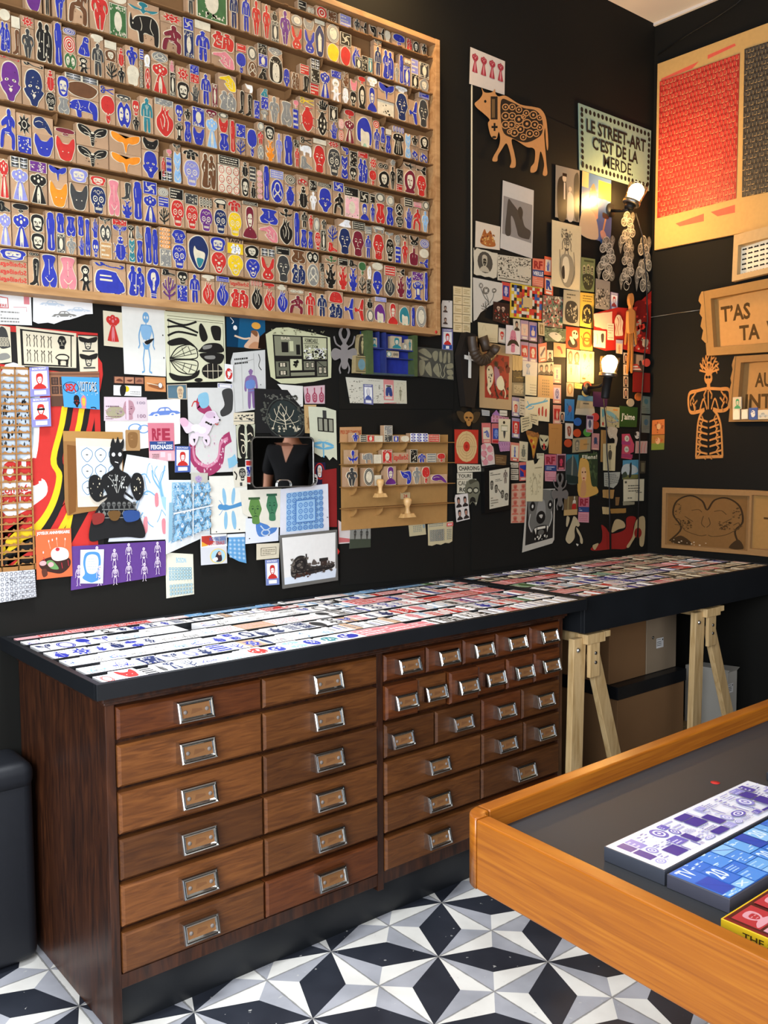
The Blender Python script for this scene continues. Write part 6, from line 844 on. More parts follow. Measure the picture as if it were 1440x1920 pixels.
tray_frame('cardboard_sign', 'upper torn cardboard sign reading T’AS TA', (1316, 547, 1440, 522, 1440, 660, 1325, 667), (.13, .13, 0, .12), '94703f', 'P b88a50 20 16 100 10 100 86 18 88;T 4e3717 22 26 68 50 T’AS 0.03;T 4e3717 50 58 82 80 TA 0.03;T 4e3717 92 56 108 80 V 0.03', .035, 1, ext=2.2)
tray_frame('cardboard_sign', 'lower cardboard sign reading AU INT with small stamps along its ledge', (1378, 668, 1440, 664, 1440, 790, 1366, 791), (.2, .1, 0, .04), '8a663a', 'P a87c46 34 12 100 8 100 90 34 90;T 4e3717 54 26 100 48 AU 0.03;T 4e3717 30 58 100 80 INT 0.03', .035, 1, ext=2.2)
for i, (x0, x1, y0, y1, c, a, w) in enumerate(((1374, 1390, 745, 767, 'b8ae94', 'M PR 20 10 90 96 2f8a5a b8ae94', 'small cream block with a green profile on the cardboard sign ledge'), (1374, 1387, 767, 787, 'd2c4a4', 'S e0d4b8 10 90 14 30 50 4 86 30 90 90', 'leftmost plain cream arched block on the sign ledge'), (1390, 1402, 768, 786, 'd2c4a4', 'S e0d4b8 10 90 14 30 50 4 86 30 90 90', 'second plain cream arched block on the sign ledge'), (1404, 1420, 765, 787, '2f4f8a', 'E d8d4c4 50 50 26 30;B 8 24 24 76 76 12 2f4f8a', 'blue block with a pale emblem on the sign ledge'), (1421, 1440, 769, 786, 'd2c4a4', 'M CAR 6 10 94 90 b8b8ac 8a8a80', 'cream block with a car shape on the sign ledge'))):
    F, q, _ = frame_of((x0, y0, x1, y0 - 1, x1, y1 - .5, x0, y1), 'R', .0435); b = MB()
    b.prism([F(0, 0), F(1, 0), F(1, 1), F(0, 1)], [F(0, 0, -.006), F(1, 0, -.006), F(1, 1, -.006), F(0, 1, -.006)], lin(c)); lay_art(b, F, draw(a), .0005)
    tag(b.build('stamp_block', M_LABEL, org=F(.5, 1, -.006)), w, 'stamp', 'blocks on the sign ledge')
R_('cutout', 'paper cutout', 'tan cardboard lady with antlers and a gown of branches on the right wall', (1288, 668, 1373, 664, 1370, 859, 1290, 862), None,
   'E b0793f 49 22 9 6;R b0793f 46 27 53 32;C b0793f 3 20 34 44 32 54 32 78 33;C b0793f 3.5 22 34 6 36 3 46 8 54 24 54 40 52;C b0793f 3.5 78 33 94 34 97 44 92 52 76 54 60 52;C b0793f 3.5 40 52 30 58 24 70 20 98;C b0793f 3.5 60 52 70 58 78 70 82 98;L b0793f 3 19 98 83 98;O b0793f 51 13 8 6 2;'
   'C b0793f 2 30 52 38 42 46 52;C b0793f 2 56 52 64 42 72 52;L b0793f 2 49 34 49 52;' + ''.join(f'L b0793f 2 51 17 {51 + 22 * math.cos(a):.1f} {12 + 13 * math.sin(a):.1f};L b0793f 1.6 {51 + 14 * math.cos(a):.1f} {12 + 8 * math.sin(a):.1f} {51 + 20 * math.cos(a + .35):.1f} {12 + 12 * math.sin(a + .35):.1f};' for a in (-3.3, -2.8, -2.3, -1.9, -1.3, -.8, -.3, .15)) +
   ''.join(f'L b0793f 1.8 {50 - w * .1:.1f} {y + 3} {50 - w:.1f} {y};L b0793f 1.5 {50 - w * .6:.1f} {y + 1} {50 - w * .85:.1f} {y + 5};L b0793f 1.5 {50 - w * .6:.1f} {y + 1} {50 - w * .8:.1f} {y - 3};L b0793f 1.8 {50 + w * .1:.1f} {y + 3} {50 + w:.1f} {y};L b0793f 1.5 {50 + w * .6:.1f} {y + 1} {50 + w * .85:.1f} {y + 5};L b0793f 1.5 {50 + w * .6:.1f} {y + 1} {50 + w * .8:.1f} {y - 3};' for y, w in ((61, 20), (67, 24), (73, 26), (79, 27), (85, 29), (92, 30))) +
   ''.join(f'L b0793f 1.6 {x} {y} {x + dx} {y - 5};L b0793f 1.6 {x} {y} {x + dx * .3} {y + 4};' for x, y, dx in ((8, 44, 6), (14, 40, 8), (20, 50, -7), (16, 48, 8), (92, 43, -6), (86, 40, -8), (80, 50, 7), (84, 46, -8), (40, 38, 6), (58, 38, -6)))
   + 'L b0793f 2 44 98 42 100;L b0793f 2 56 98 58 100;E 17140f 46 21 2 1.4;E 17140f 52 21 2 1.4', thick=.0008, solid=.003, mat=M_KRAFT, at=.0008)
R_('art_print', 'print', 'small orange square print, upper of the pair on the right wall', (1223, 788, 1246, 786, 1246, 814, 1222, 815), 'b8682f', 'B 14 20 14 90 90 12 8a4a24;E c8a070 54 46 16 20', group='square prints on the right wall')
R_('art_print', 'print', 'small orange and green square print, lower of the pair on the right wall', (1222, 816, 1246, 815, 1245, 843, 1221, 844), '9a6a2c', 'R 6a7a2c 0 56 100 100;E c89a70 50 40 18 22;B 8 20 14 90 60 10 a8441f', group='square prints on the right wall')
fr_ = tray_frame('framed_carving', 'long brown framed board engraved with two bald heads touching foreheads', (1242, 914, 1406, 919, 1401, 1040, 1240, 1027), (.045, .09, 0, .06), '8a6840', 'P 76542c 5 10 96 10 96 93 5 93;C 33230f 2.2 8 88 22 66 12 44 16 22 32 12 46 20 52 34 60 18 74 14 88 26 92 50 84 66 90 88;C 4a3418 1 14 60 22 62 28 70 44 76 52 74;C 4a3418 1 92 56 84 64 74 72 60 76 54 74;C 4a3418 1 34 36 42 34 46 38;C 4a3418 1 60 36 68 34 74 40;C 4a3418 1 48 44 46 56 50 62;C 4a3418 1 54 46 56 56 52 62;L 4a3418 1 26 46 36 54;L 4a3418 1 70 54 80 46;B 40 20 52 34 66 2 4a3418;B 40 66 52 80 64 2 4a3418;C 4a3418 1 82 56 88 52 88 62 82 62;C 4a3418 1 14 50 20 52 22 62;S 3a2812 10 90 22 78 36 92;S 3a2812 78 92 88 78 94 92;B 14 12 24 22 44 2 4a3418;B 12 80 24 90 44 2 4a3418;B 10 12 82 54 92 2 b8a080', .018, cat='picture')
tray_frame('framed_carving', 'second brown framed board cut off by the right picture edge', (1406, 919, 1440, 921, 1440, 1044, 1401, 1040), (.12, .07, 0, .1), '8a6840', 'P 9a733f 16 8 100 8 100 88 16 90;L 4a3418 3 70 42 100 42', .018, cat='picture', ext=4)
# ---------------------------------------------------------------- drawer cabinet
TH = .8324
cab = empty('drawer_cabinet', (-.2, .3, 0)); tag(cab, 'old dark wooden haberdashery cabinet with many chrome handled drawers', 'cabinet')
def cpart(name, fn, mat, bevel=0, parent=None):
    b = MB(); fn(b); return b.build(name, mat, parent or cab, cab.location, bevel)
CX0, CX1, CF = -.984, .579, .036
cpart('side_panel', lambda b: b.box(CX0, CF - .004, 0, CX0 + .022, .615, .772), M_CAB, .0015)
cpart('side_panel', lambda b: b.box(CX1 - .02, CF - .004, 0, CX1, .60, .772), M_CAB, .0015)
cpart('carcass', lambda b: b.box(CX0 + .022, CF + .012, .1, CX1 - .02, .60, .772), M_CAB)
cpart('centre_stile', lambda b: b.box(-.214, CF - .006, .092, -.193, CF + .02, .772), M_CAB, .001)
cpart('base_rail', lambda b: (b.box(CX0 + .022, CF - .003, .106, -.214, CF + .02, .139), b.box(-.193, CF - .003, .106, CX1 - .02, CF + .02, .142)), M_CAB, .001)
cpart('plinth', lambda b: b.box(CX0 + .022, .057, 0, CX1 - .02, .58, .106), M_BLACKWOOD)
cpart('top_moulding', lambda b: (b.box(CX0 - .012, CF - .02, .772, CX1 + .006, .615, .796), b.box(CX0 - .006, CF - .012, .764, CX1 + .003, .615, .772)), M_CAB, .004)
# one drawer pull: a pressed chrome label frame leaning out at the bottom, with its wooden slip and two screws
def pull_mesh(w, h):
    b = MB(); W2, H2 = w / 2, h / 2; c = (.8, .8, .8)
    def P_(s, t, d):  # t up, the plate leans out towards the bottom
        return Vector((s * W2, -.012 + (t - 1) * .006 - d, t * H2))
    def ring(a0, b0, d0, a1, b1, d1):
        o = [(-1, -1), (1, -1), (1, 1), (-1, 1)]
        for i in range(4):
            j = (i + 1) % 4
            b.face([P_(o[i][0] * a0, o[i][1] * b0, d0), P_(o[j][0] * a0, o[j][1] * b0, d0), P_(o[j][0] * a1, o[j][1] * b1, d1), P_(o[i][0] * a1, o[i][1] * b1, d1)], c)
    ring(1, 1, 0, .97, .94, .004); ring(.97, .94, .004, .91, .84, .005); ring(.91, .84, .005, .88, .77, .0022); ring(.88, .77, .0022, .83, .66, .005); ring(.83, .66, .005, .77, .54, .0005)
    for i, (s0, t0, s1, t1) in enumerate(((-1, -1, 1, -1), (1, -1, 1, 1), (1, 1, -1, 1), (-1, 1, -1, -1))):
        p, q = P_(s0, t0, 0), P_(s1, t1, 0); b.face([p, (p.x * 1.03, 0, p.z * 1.02), (q.x * 1.03, 0, q.z * 1.02), q], c)
    me = MB(); me.face([P_(-.84, -.72, .0008), P_(.84, -.72, .0008), P_(.84, .72, .0008), P_(-.84, .72, .0008)], lin('8c6038'))
    g = random.Random(int(w * 9999))
    me.face([P_(-.3, -.3, .001), P_(.35, -.1, .001), P_(.3, .1, .001), P_(-.2, .2, .001)], lin('7c5230'))
    for s in (-.62, .62): me.lathe([(0, -.001), (.0052, -.001), (.0046, .0014), (.0012, .002)], P_(s * .95, -.05, .001), lin('8a8078'), 10, mat=Matrix(((1, 0, 0), (0, 0, -1), (0, 1, 0))))
    return b, me
HB, HC = pull_mesh(.094, .048)
H0 = HB.build('handle', M_CHROME, bevel=0); C0 = HC.build('label_card', M_PRINT)
BROWS = [(.757, .683), (.670, .575), (.562, .467), (.455, .361), (.348, .253), (.238, .144)]
first = [True]
DR_TONES = {}; TONE = dict(T=(1.3, 1.22, 1.15), M=(1.05, .98, .9), R=(.9, .66, .55), D=(.72, .66, .6))   # how light or red each drawer front is stained
TN = 'RMTMTDDMTMMR' + 'RRRRR' + 'RMRRRR' + 'DDRD' + 'MDD' + 'MD' + 'MR'
def drawer(x0, x1, row, hx=None, wide=1, out=0):
    zt, zb = BROWS[row]; y0 = CF - .014 - out; b = MB(); g = .0022
    X0, X1, Z0, Z1 = x0 + g, x1 - g, zb, zt; e = .006
    f = [(X0, y0 + e, Z0), (X1, y0 + e, Z0), (X1, y0 + e, Z1), (X0, y0 + e, Z1)]; k = [(X0 + e, y0, Z0 + e), (X1 - e, y0, Z0 + e), (X1 - e, y0, Z1 - e), (X0 + e, y0, Z1 - e)]
    q = [(a, CF + .014, c) for a, _, c in f]
    b.face(k); b.face(q[::-1])
    for i in range(4):
        j = (i + 1) % 4; b.face([f[i], f[j], k[j], k[i]]); b.face([q[i], q[j], f[j], f[i]])
    d = b.build('drawer', M_DRAW, cab, ((x0 + x1) / 2, y0, zb), loc=Vector(((x0 + x1) / 2, y0, zb)) - cab.location)
    hx = (x0 + x1) / 2 if hx is None else hx; hz = (zt + zb) / 2 + .002
    loc = Vector((hx - (x0 + x1) / 2, 0, hz - zb))
    for src in (H0, C0):
        o = src if first[0] else src.copy()
        if not first[0]: COL.objects.link(o)
        o.parent = d; o.location = loc
        if wide != 1: o.scale = (wide, 1, wide)
    d.color = (*TONE[TN[len(DR_TONES) % len(TN)]], 1); DR_TONES[len(DR_TONES)] = d
    first[0] = False; return d
CA, CB, CC, CD, CE = CX0 + .022, -.584, -.214, -.193, CX1 - .02
for r in range(6):
    drawer(CA, CB, r, un((365, 370, 372, 373, 374, 376)[r], (1327, 1412, 1496, 1579, 1663, 1748)[r], 1, .01).x)
    drawer(CB, CC, r, un((614, 615, 616, 618, 619, 622)[r], (1272, 1350, 1425, 1498, 1575, 1655)[r], 1, .01).x)
def cuts(row, px, y): return [CD] + [un(x, y + (x - 722) * -.26, 1, .022).x for x in px] + [CE]
for row, px, y in ((0, (800, 869, 931, 994), 1250), (1, (784, 841, 897, 951, 1002), 1315), (2, (817, 904, 979), 1385), (3, (904, 983), 1458), (4, (903,), 1528), (5, (903,), 1600)):
    c = cuts(row, px, y)
    for i in range(len(c) - 1):
        drawer(c[i], c[i + 1], row, None if not (row == 2 and i == 0) else c[i] + .052, .86 if row < 4 else .94, .006 if (row, i) in ((1, 2), (1, 0)) else (-.004 if (row, i) in ((1, 1), (1, 3)) else 0))

# ---------------------------------------------------------------- counter trays with rows of stamps lying in them
def tray(name, label, x0, x1, y0, apron, rows, kind):
    t = empty(name, ((x0 + x1) / 2, .3, TH - .036)); tag(t, label, kind); y1 = YW - .002
    def tp(nm, fn, bevel=0):
        b = MB(); fn(b); return b.build(nm, M_BLACKWOOD, t, t.location, bevel)
    tp('tray_bed', lambda b: b.box(x0 + .002, y0 + .002, TH - .036, x1 - .002, y1, TH - .02))
    tp('front_rim', lambda b: b.box(x0, y0, TH - .036 - apron, x1, y0 + .014, TH), .001)
    tp('side_rim', lambda b: b.box(x0, y0 + .014, TH - .036 - apron, x0 + .014, y1, TH), .001)
    tp('side_rim', lambda b: b.box(x1 - .014, y0 + .014, TH - .036 - apron, x1, y1, TH), .001)
    tp('back_rim', lambda b: b.box(x0 + .014, y1 - .014, TH - .036, x1 - .014, y1, TH), .001)
    for y in rows[1:-1]: tp('divider', lambda b, y=y: b.box(x0 + .014, y - .003, TH - .02, x1 - .014, y + .003, TH - .003))
    return t
TR = [.604, .549, .477, .374, .274, .173, .075, -.022]
tray('display_tray', 'black counter tray on the drawer cabinet packed with rows of stamp blocks', -1.0285, .618, -.0373, .0, TR, 'tray')
TR2 = [.604, .53, .455, .36, .268, .175, .085, -.004]
tray('trestle_tabletop', 'deep black tabletop on trestles with rows of stamp blocks set in it', .632, XR - .006, -.016, .085, TR2, 'table')
# colour runs along each row, from the wall to the front: x range in metres, style
NEAR = {0: 'p -1.0 -.62,i -.62 -.5,l -.5 -.2,k -.2 -.15,i -.15 .1,l .1 .45,G .45 .5,x .5 .6', 1: 'w -1.0 -.8,x -.8 -.55,s -.55 -.28,p -.28 -.2,x -.2 .2,p .2 .3,x .3 .6', 2: 'b -1.0 -.8,w -.8 -.2,x -.2 .0,p .0 .16,x .16 .6',
    3: 'b -1.0 -.72,w -.72 -.55,i -.55 -.2,x -.2 -.08,b -.08 .12,x .12 .22,p .22 .6', 4: 'w -1.0 -.62,b -.62 -.3,x -.3 -.1,b -.1 .0,r .0 .08,x .08 .3,u .3 .36,x .36 .6', 5: 'w -1.0 -.86,b -.86 -.5,w -.5 -.3,s -.3 -.02,x -.02 .06,r .06 .22,x .22 .34,r .34 .46,G .46 .5,s .5 .6',
    6: 'r -1.0 -.9,k -.9 -.84,b -.84 -.76,w -.76 -.62,o -.62 -.28,p -.28 -.02,k -.02 .22,s .22 .28,r .28 .34,s .34 .6'}
FAR = {0: 'x .64 .9,v .9 1.15,c 1.15 1.9', 1: 'c .64 1.0,x 1.0 1.3,p 1.3 1.5,c 1.5 1.9', 2: 'p .64 1.05,k 1.05 1.3,c 1.3 1.9', 3: 'G .64 .75,x .75 1.1,G 1.1 1.2,c 1.2 1.5,p 1.5 1.65,x 1.65 1.9', 4: 'x .64 .9,b .9 1.2,x 1.2 1.4,b 1.4 1.5,p 1.5 1.62,x 1.62 1.9', 5: 'p .64 .74,c .74 .9,r .9 .98,v .98 1.3,c 1.3 1.9', 6: 'b .64 .7,r .7 .78,x .78 1.1,p 1.1 1.2,c 1.2 1.9'}
STY = {'p': ('i', 'rp'), 'i': ('w', 'pi'), 'l': ('l', 'ls'), 'k': ('w', 'kd'), 'w': ('w', 'lbgds'), 'x': ('w', 'bkrlnp'), 's': ('w', 'bnk'), 'b': ('w', 'bbn'), 'r': ('w', 'rr'), 'u': ('w', 'u'), 'o': ('w', 'brTdl'), 'G': ('x', 'GT'), 'v': ('w', 'vb'), 'c': ('c', 'dkgp')}
SWORD = {'p': 'pink lettered', 'i': 'pale pink lettered', 'l': 'light blue', 'k': 'black and white', 'w': 'white', 'x': 'mixed colour', 's': 'blue striped', 'b': 'blue', 'r': 'red', 'u': 'purple', 'o': 'oval print', 'G': 'green', 'v': 'lavender', 'c': 'cream'}
TMOT = 'HD FC WO DR BE TX TX SQ FR KN CP MO CT TR FL SL BG ST CV TX LG PR'.split()
TS = []
for nm, rows, tr_, xa, xb in (('near', NEAR, TR, -1.013, .602), ('far', FAR, TR2, .648, XR - .022)):
    for r, txt in rows.items():
        for seg in txt.split(','):
            s, a, b_ = seg.split(); a, b_ = max(float(a), xa), min(float(b_), xb); x = a
            while x < b_ - .012:
                w = RND.uniform(.016, .026) if s == 's' else RND.uniform(.055, .11) if s in 'pil' else RND.uniform(.045, .065) if s in 'ow' else RND.uniform(.03, .06)
                if nm == 'far': w *= 1.15
                e = min(x + w, b_)
                if b_ - e < .014: e = b_
                d = tr_[r] - tr_[r + 1] - .0105; gap = RND.random() < .012
                if not gap:
                    y0 = tr_[r + 1] + .005 + RND.uniform(0, .002); n2 = 2 if (s in 'oxwb' and d > .08 and RND.random() < .22) else 1
                    for q in range(n2):
                        dd = d / n2; TS.append((nm, r, x, e - .0018, y0 + q * dd, y0 + (q + 1) * dd - (.001 if n2 > 1 else RND.choice((0, .003, .008, .014))), s))
                x = e
def flat_stamp(d, it):
    """a stamp block lying on its back: wooden body, white rubber face, inked picture"""
    nm, r, x0, x1, y0, y1, s = it; g = random.Random(int(x0 * 1e5) + r); base, cols = STY[s]; z = TH - .0045 + g.uniform(-.0015, .0025)
    k = g.uniform(.9, 1); bc = tuple(q * k for q in PAL[base]); zb = TH - .0195
    if base == 'w' and g.random() < .05: bc = PAL['a']
    d.box(x0, y0, zb, x1, y1, z, bc); F = lambda a, b, e=0: Vector((x0 + (x1 - x0) * a, y1 - (y1 - y0) * b, z + e)); c = g.choice(cols)
    if s in 'pi': dsl = (f'R {c} 4 8 96 92;N 3 10 14 92 88 {"w" if s == "p" else "i"}' if s == 'p' and g.random() < .6 else f'N 4 5 10 96 92 {c}')
    elif s == 's': dsl = f'R {c} 14 {g.randint(4, 30)} {g.randint(36, 66)} {g.randint(60, 94)};L w 8 30 10 40 90'
    elif s == 'o': dsl = f'E {c} 50 50 42 36;B 9 22 24 78 76 12 w'
    elif s == 'l': dsl = f'N 5 4 6 96 94 {c};B 10 8 8 92 92 12 w'
    elif s == 'w': dsl = f'C {c} 3 {g.randint(8, 30)} 70 50 {g.randint(20, 50)} 90 {g.randint(40, 80)};B 9 10 10 90 90 6 {c};N 2 12 56 88 90 {c}' + (f';B 4 14 14 86 86 9 {g.choice("bkdsp")}' if g.random() < .7 else '')
    else:
        i_ = g.uniform(3, 14); dsl = f'M {g.choice(TMOT)} {i_:.0f} {i_ * .8:.0f} {100 - i_:.0f} {100 - i_ * .6:.0f} {c} w' + (f';B 4 6 6 94 94 6 {g.choice(cols)}' if g.random() < .4 else '')
    lay_art(d, F, draw(dsl, rnd=g), 0, .00008)
def dist(it): return -(it[3] - it[2]) * (it[5] - it[4]) / ((it[2] - CAM.x) ** 2 + (it[4] - CAM.y) ** 2) ** 1.5
TS.sort(key=dist); keep = TS[:296]; rest = TS[296:]
cnt = {}
def ordn(n): return f'{n}th' if 10 < n % 100 < 14 else f"{n}{ {1: 'st', 2: 'nd', 3: 'rd'}.get(n % 10, 'th')}"
for it in sorted(keep, key=lambda i: (i[0], i[1], round(i[2], 4), i[4])):
    nm, r, x0, x1, y0, y1, s = it; k = (nm, r, s); cnt[k] = cnt.get(k, 0) + 1
    d = MB(); flat_stamp(d, it)
    o = d.build('stamp_block', M_LABEL, org=((x0 + x1) / 2, (y0 + y1) / 2, TH - .0198))
    where = 'nearer counter tray' if nm == 'near' else 'trestle tabletop'
    tag(o, f'{SWORD[s]} stamp block, {ordn(cnt[k])} such from left in row {("one", "two", "three", "four", "five", "six", "seven")[r]} from wall, {"counter tray" if nm == "near" else "trestle tabletop"}', 'stamp', f'stamp blocks in the {where}')
d = MB()
for it in rest: flat_stamp(d, it)
o = tag(d.build('far_stamp_blocks', M_LABEL, org=(1.3, .3, TH - .02)), 'remaining small stamp blocks lying in rows in the black trays', 'stamps'); o['kind'] = 'stuff'

# ---------------------------------------------------------------- trestles and boxes under the far tabletop
def plank(b, p0, p1, w, t, wd=(1, 0, 0), td=(0, 1, 0)):
    p0, p1, W_, T_ = Vector(p0), Vector(p1), Vector(wd) * w / 2, Vector(td) * t / 2
    b.hexa([p0 - W_ - T_, p0 + W_ - T_, p0 + W_ + T_, p0 - W_ + T_, p1 - W_ - T_, p1 + W_ - T_, p1 + W_ + T_, p1 - W_ + T_], (.7, .5, .3))
def trestle(label, xa, leg2x, zt=.704):
    t = empty('trestle', (xa + .1, .25, 0)); tag(t, label, 'trestle', 'trestles under the black tabletop')
    for y in (.018, .5):
        b = MB(); plank(b, (xa - .004, y, 0), (xa + .016, y, zt - .012), .062, .024); b.build('leg', M_PINE, t, t.location, .002)
        b = MB(); plank(b, (leg2x, y, 0), (xa + .095, y, zt - .075), .058, .022); b.build('leg', M_PINE, t, t.location, .002)
        b = MB(); b.box(xa + .052, y - .026, zt - .15, xa + .105, y - .012, zt - .028)
        b.build('joint_block', M_PINE, t, t.location, .002)
        b = MB()
        for zz in (zt - .068, zt - .1): b.lathe([(0, 0), (.006, 0), (.006, .003), (.003, .0036), (0, .002)], (xa + .08, y - .026, zz), (.5, .4, .3), 12, mat=Matrix(((1, 0, 0), (0, 0, -1), (0, 1, 0))))
        b.build('screw', M_STEEL, t, t.location)
        b = MB(); b.lathe([(0, 0), (.009, 0), (.009, .004), (.004, .008), (0, .009)], (xa + .004, y - .012, zt - .05), (.1, .1, .1), 14, mat=Matrix(((1, 0, 0), (0, 0, -1), (0, 1, 0)))); b.build('bolt', M_CHROME, t, t.location)
    b = MB(); b.box(xa + .032, -.012, zt - .034, xa + .13, .03, zt - .001); b.box(xa + .137, -.008, zt - .022, xa + .163, .026, zt - .001); b.build('top_bearer', M_PINE, t, t.location, .002)
    b = MB(); b.box(xa + .04, .03, zt - .034, xa + .1, .49, zt - .001); b.build('top_beam', M_PINE, t, t.location, .002)
    if xa < 1: b = MB(); b.box(xa + .02, .045, .075, xa + .2, .48, .095); b.build('foot_board', M_PINE, t, t.location, .002)
    return t
trestle('pale wooden trestle next to the drawer cabinet', .622, .93)
trestle('pale wooden trestle at the right end of the black tabletop', 1.352, 1.70)
def carton(name, label, x0, y0, z0, x1, y1, z1, mat, lid=None, lab=None, flap=False):
    b = MB(); b.box(x0, y0, z0, x1, y1, z1, (.5, .4, .3)); o = tag(b.build(name, mat, org=((x0 + x1) / 2, (y0 + y1) / 2, z0), bevel=.002), label, 'box')
    if lid:
        b = MB(); b.box(x0 - .004, y0 - .004, z1 - .0, x1 + .004, y1 + .004, z1 + .004, (.1, .1, .1)); b.box(x0 - .006, y0 - .006, z1 - lid, x1 + .006, y0 - .001, z1 + .004); b.box(x0 - .006, y0 - .001, z1 - lid, x0 - .001, y1, z1 + .004); b.box(x1 + .001, y0, z1 - lid, x1 + .006, y1, z1 + .004)
        b.build('lid', M_BLACKWOOD, o, o.location, .001)
    if lab:
        (a, z, w, h) = lab; b = MB(); F = lambda s, t, d=0: Vector((a + w * s, y0 - .0008 - d, z + h * (1 - t)))
        b.face([F(0, 0), F(1, 0), F(1, 1), F(0, 1)], PAL['w']); lay_art(b, F, draw('N 3 8 30 70 84 k;R k 80 12 94 30;N 1 8 8 60 22 d'), .0002); b.build('paper_label', M_PRINT, o, o.location)
        b = MB(); b.lathe([(.006, 0), (.006, .002), (.003, .002), (.003, 0)], (a - w * .5, y0 - .001, z + h * 1.2), (.05, .05, .05), 14, mat=Matrix(((1, 0, 0), (0, 0, -1), (0, 1, 0)))); b.build('eyelet', M_STEEL, o, o.location)
    if flap:
        b = MB(); b.hexa([(x0, y0, z1), (x1, y0, z1), (x1, y1 - .02, z1), (x0, y1 - .02, z1), (x0, y0 - .012, z1 + .012), (x1, y0 - .012, z1 + .016), (x1, y1 - .02, z1 + .004), (x0, y1 - .02, z1 + .004)], (.6, .6, .6)); b.build('flap', mat, o, o.location)
    return o
bx0, bx1 = un(1158, 1290, 1, .16).x, un(1283, 1255, 1, .16).x; bz = un(1283, 1255, 1, .16).z
carton('storage_box', 'large brown storage box with a black lid under the trestle tabletop', bx0, .16, 0, bx1, .47, bz, M_CARTON, .045)
q0, q1, q2 = un(1137, 1250, 1, .2), un(1211, 1222, 1, .2), un(1211, 1165, 1, .2)
carton('shipping_carton', 'brown carton stacked on the black lidded storage box', bx0 + .0, .2, bz + .005, q1.x, .44, .69, M_CARTON)
q3 = un(1268, 1200, 1, .2)
carton('shipping_carton', 'lighter carton with a white label beside the stacked brown carton', q1.x + .004, .2, bz + .005, q3.x, .42, .66, flat('pale_brown_carton', '8f7d66', .85, 0, .2, .05, 8), None, (q1.x + .07, bz + .1, .05, .04))
# pale file boxes at the right, on the foot board of the second trestle
w0, w1 = un(1285, 1300, 1, .2), un(1330, 1300, 1, .1)
def shelf_board():
    b = MB(); b.box(bx1 + .03, .16, .0, XR - .05, .48, .1); return tag(b.build('low_bench', M_PINE, org=(1.6, .33, 0)), 'low pale wooden bench under the right end of the black tabletop', 'bench')
shelf_board()
fx = un(1364, 1265, 1, .14).x; fx2 = min(un(1411, 1265, 1, .14).x, XR - .03); fz = un(1364, 1262, 1, .14).z
carton('file_box', 'white cardboard file box with a printed label on the low bench', fx, .14, .101, fx2, min(.47, un(1284, 1300, 0, fx).y), fz, M_CARTONW, None, (fx2 - .075, fz - .09, .042, .04), True)

# ---------------------------------------------------------------- foreground display table
ft = empty('display_table', (.15, -1.5, 0)); tag(ft, 'orange varnished wooden display table with a raised rim and dark grey bed', 'table')
FX0, FX1, FY1, FY0, FZ0, FZ1 = -.762, 1.15, -.846, -2.35, .627, .74
def fpart(nm, fn, mat, bevel=0):
    b = MB(); fn(b); return b.build(nm, mat, ft, ft.location, bevel)
fa, fb = Vector((-.757, -.85, 0)), Vector((-.80, -1.60, 0)); fb = fa + (un(1440, 1800, 2, .74) - un(868, 1522, 2, .74)).to_2d().to_3d().normalized() * 1.35
RT, RR = .028, .04
u1 = (fb - fa).normalized(); n1 = Vector((-u1.y, u1.x, 0)); n1 = n1 if n1.x > 0 else -n1     # along the near rim, and inwards
fc = fa + Vector((1.9, .012, 0)); u2 = (fc - fa).normalized(); n2 = Vector((u2.y, -u2.x, 0)); n2 = n2 if n2.y < 0 else -n2
def arc(off):
    c = fa + u1 * RR + u2 * RR; r = RR - off; return [c - u1 * r * math.sin(t * math.pi / 2 / 8) - u2 * r * math.cos(t * math.pi / 2 / 8) for t in range(9)]
def rail(b, o, i_, z0, z1):
    for k in range(len(o) - 1):
        b.hexa([(*o[k].to_2d(), z0), (*o[k + 1].to_2d(), z0), (*i_[k + 1].to_2d(), z0), (*i_[k].to_2d(), z0), (*o[k].to_2d(), z1), (*o[k + 1].to_2d(), z1), (*i_[k + 1].to_2d(), z1), (*i_[k].to_2d(), z1)], (.7, .4, .1))
fpart('front_rim', lambda b: rail(b, [fa + u1 * RR, fb], [fa + u1 * RR + n1 * RT, fb + n1 * RT], FZ0, FZ1), M_AMBER, .003)
fpart('back_rim', lambda b: rail(b, [fa + u2 * RR, fc], [fa + u2 * RR + n2 * RT, fc + n2 * RT], FZ0, FZ1), M_AMBERX, .003)
def corner(b):
    o, i_ = arc(0), arc(RT); rs = []
    for k in range(9): rs.append([(*o[k].to_2d(), FZ0), (*o[k].to_2d(), FZ1 - .002), (*(o[k] * .9 + i_[k] * .1).to_2d(), FZ1), (*(o[k] * .1 + i_[k] * .9).to_2d(), FZ1), (*i_[k].to_2d(), FZ1 - .002), (*i_[k].to_2d(), FZ0)])
    b.rings(rs, (.7, .4, .1))
fpart('rounded_corner', corner, M_AMBER)
fpart('table_bed', lambda b: b.prism([(*p.to_2d(), .705) for p in (fa + u1 * .02 + u2 * .02, fb + n1 * .01, fb + n1 * .01 + u2 * 1.85, fc + n2 * .01)], [(*p.to_2d(), .69) for p in (fa + u1 * .02 + u2 * .02, fb + n1 * .01, fb + n1 * .01 + u2 * 1.85, fc + n2 * .01)], (.1, .1, .1)), M_LINO)
for (x, y) in ((.9, -1.15), (.9, -1.95), (-.1, -2.0)): fpart('leg', lambda b: b.box(x - .035, y - .035, 0, x + .035, y + .035, .69), M_AMBER, .003)
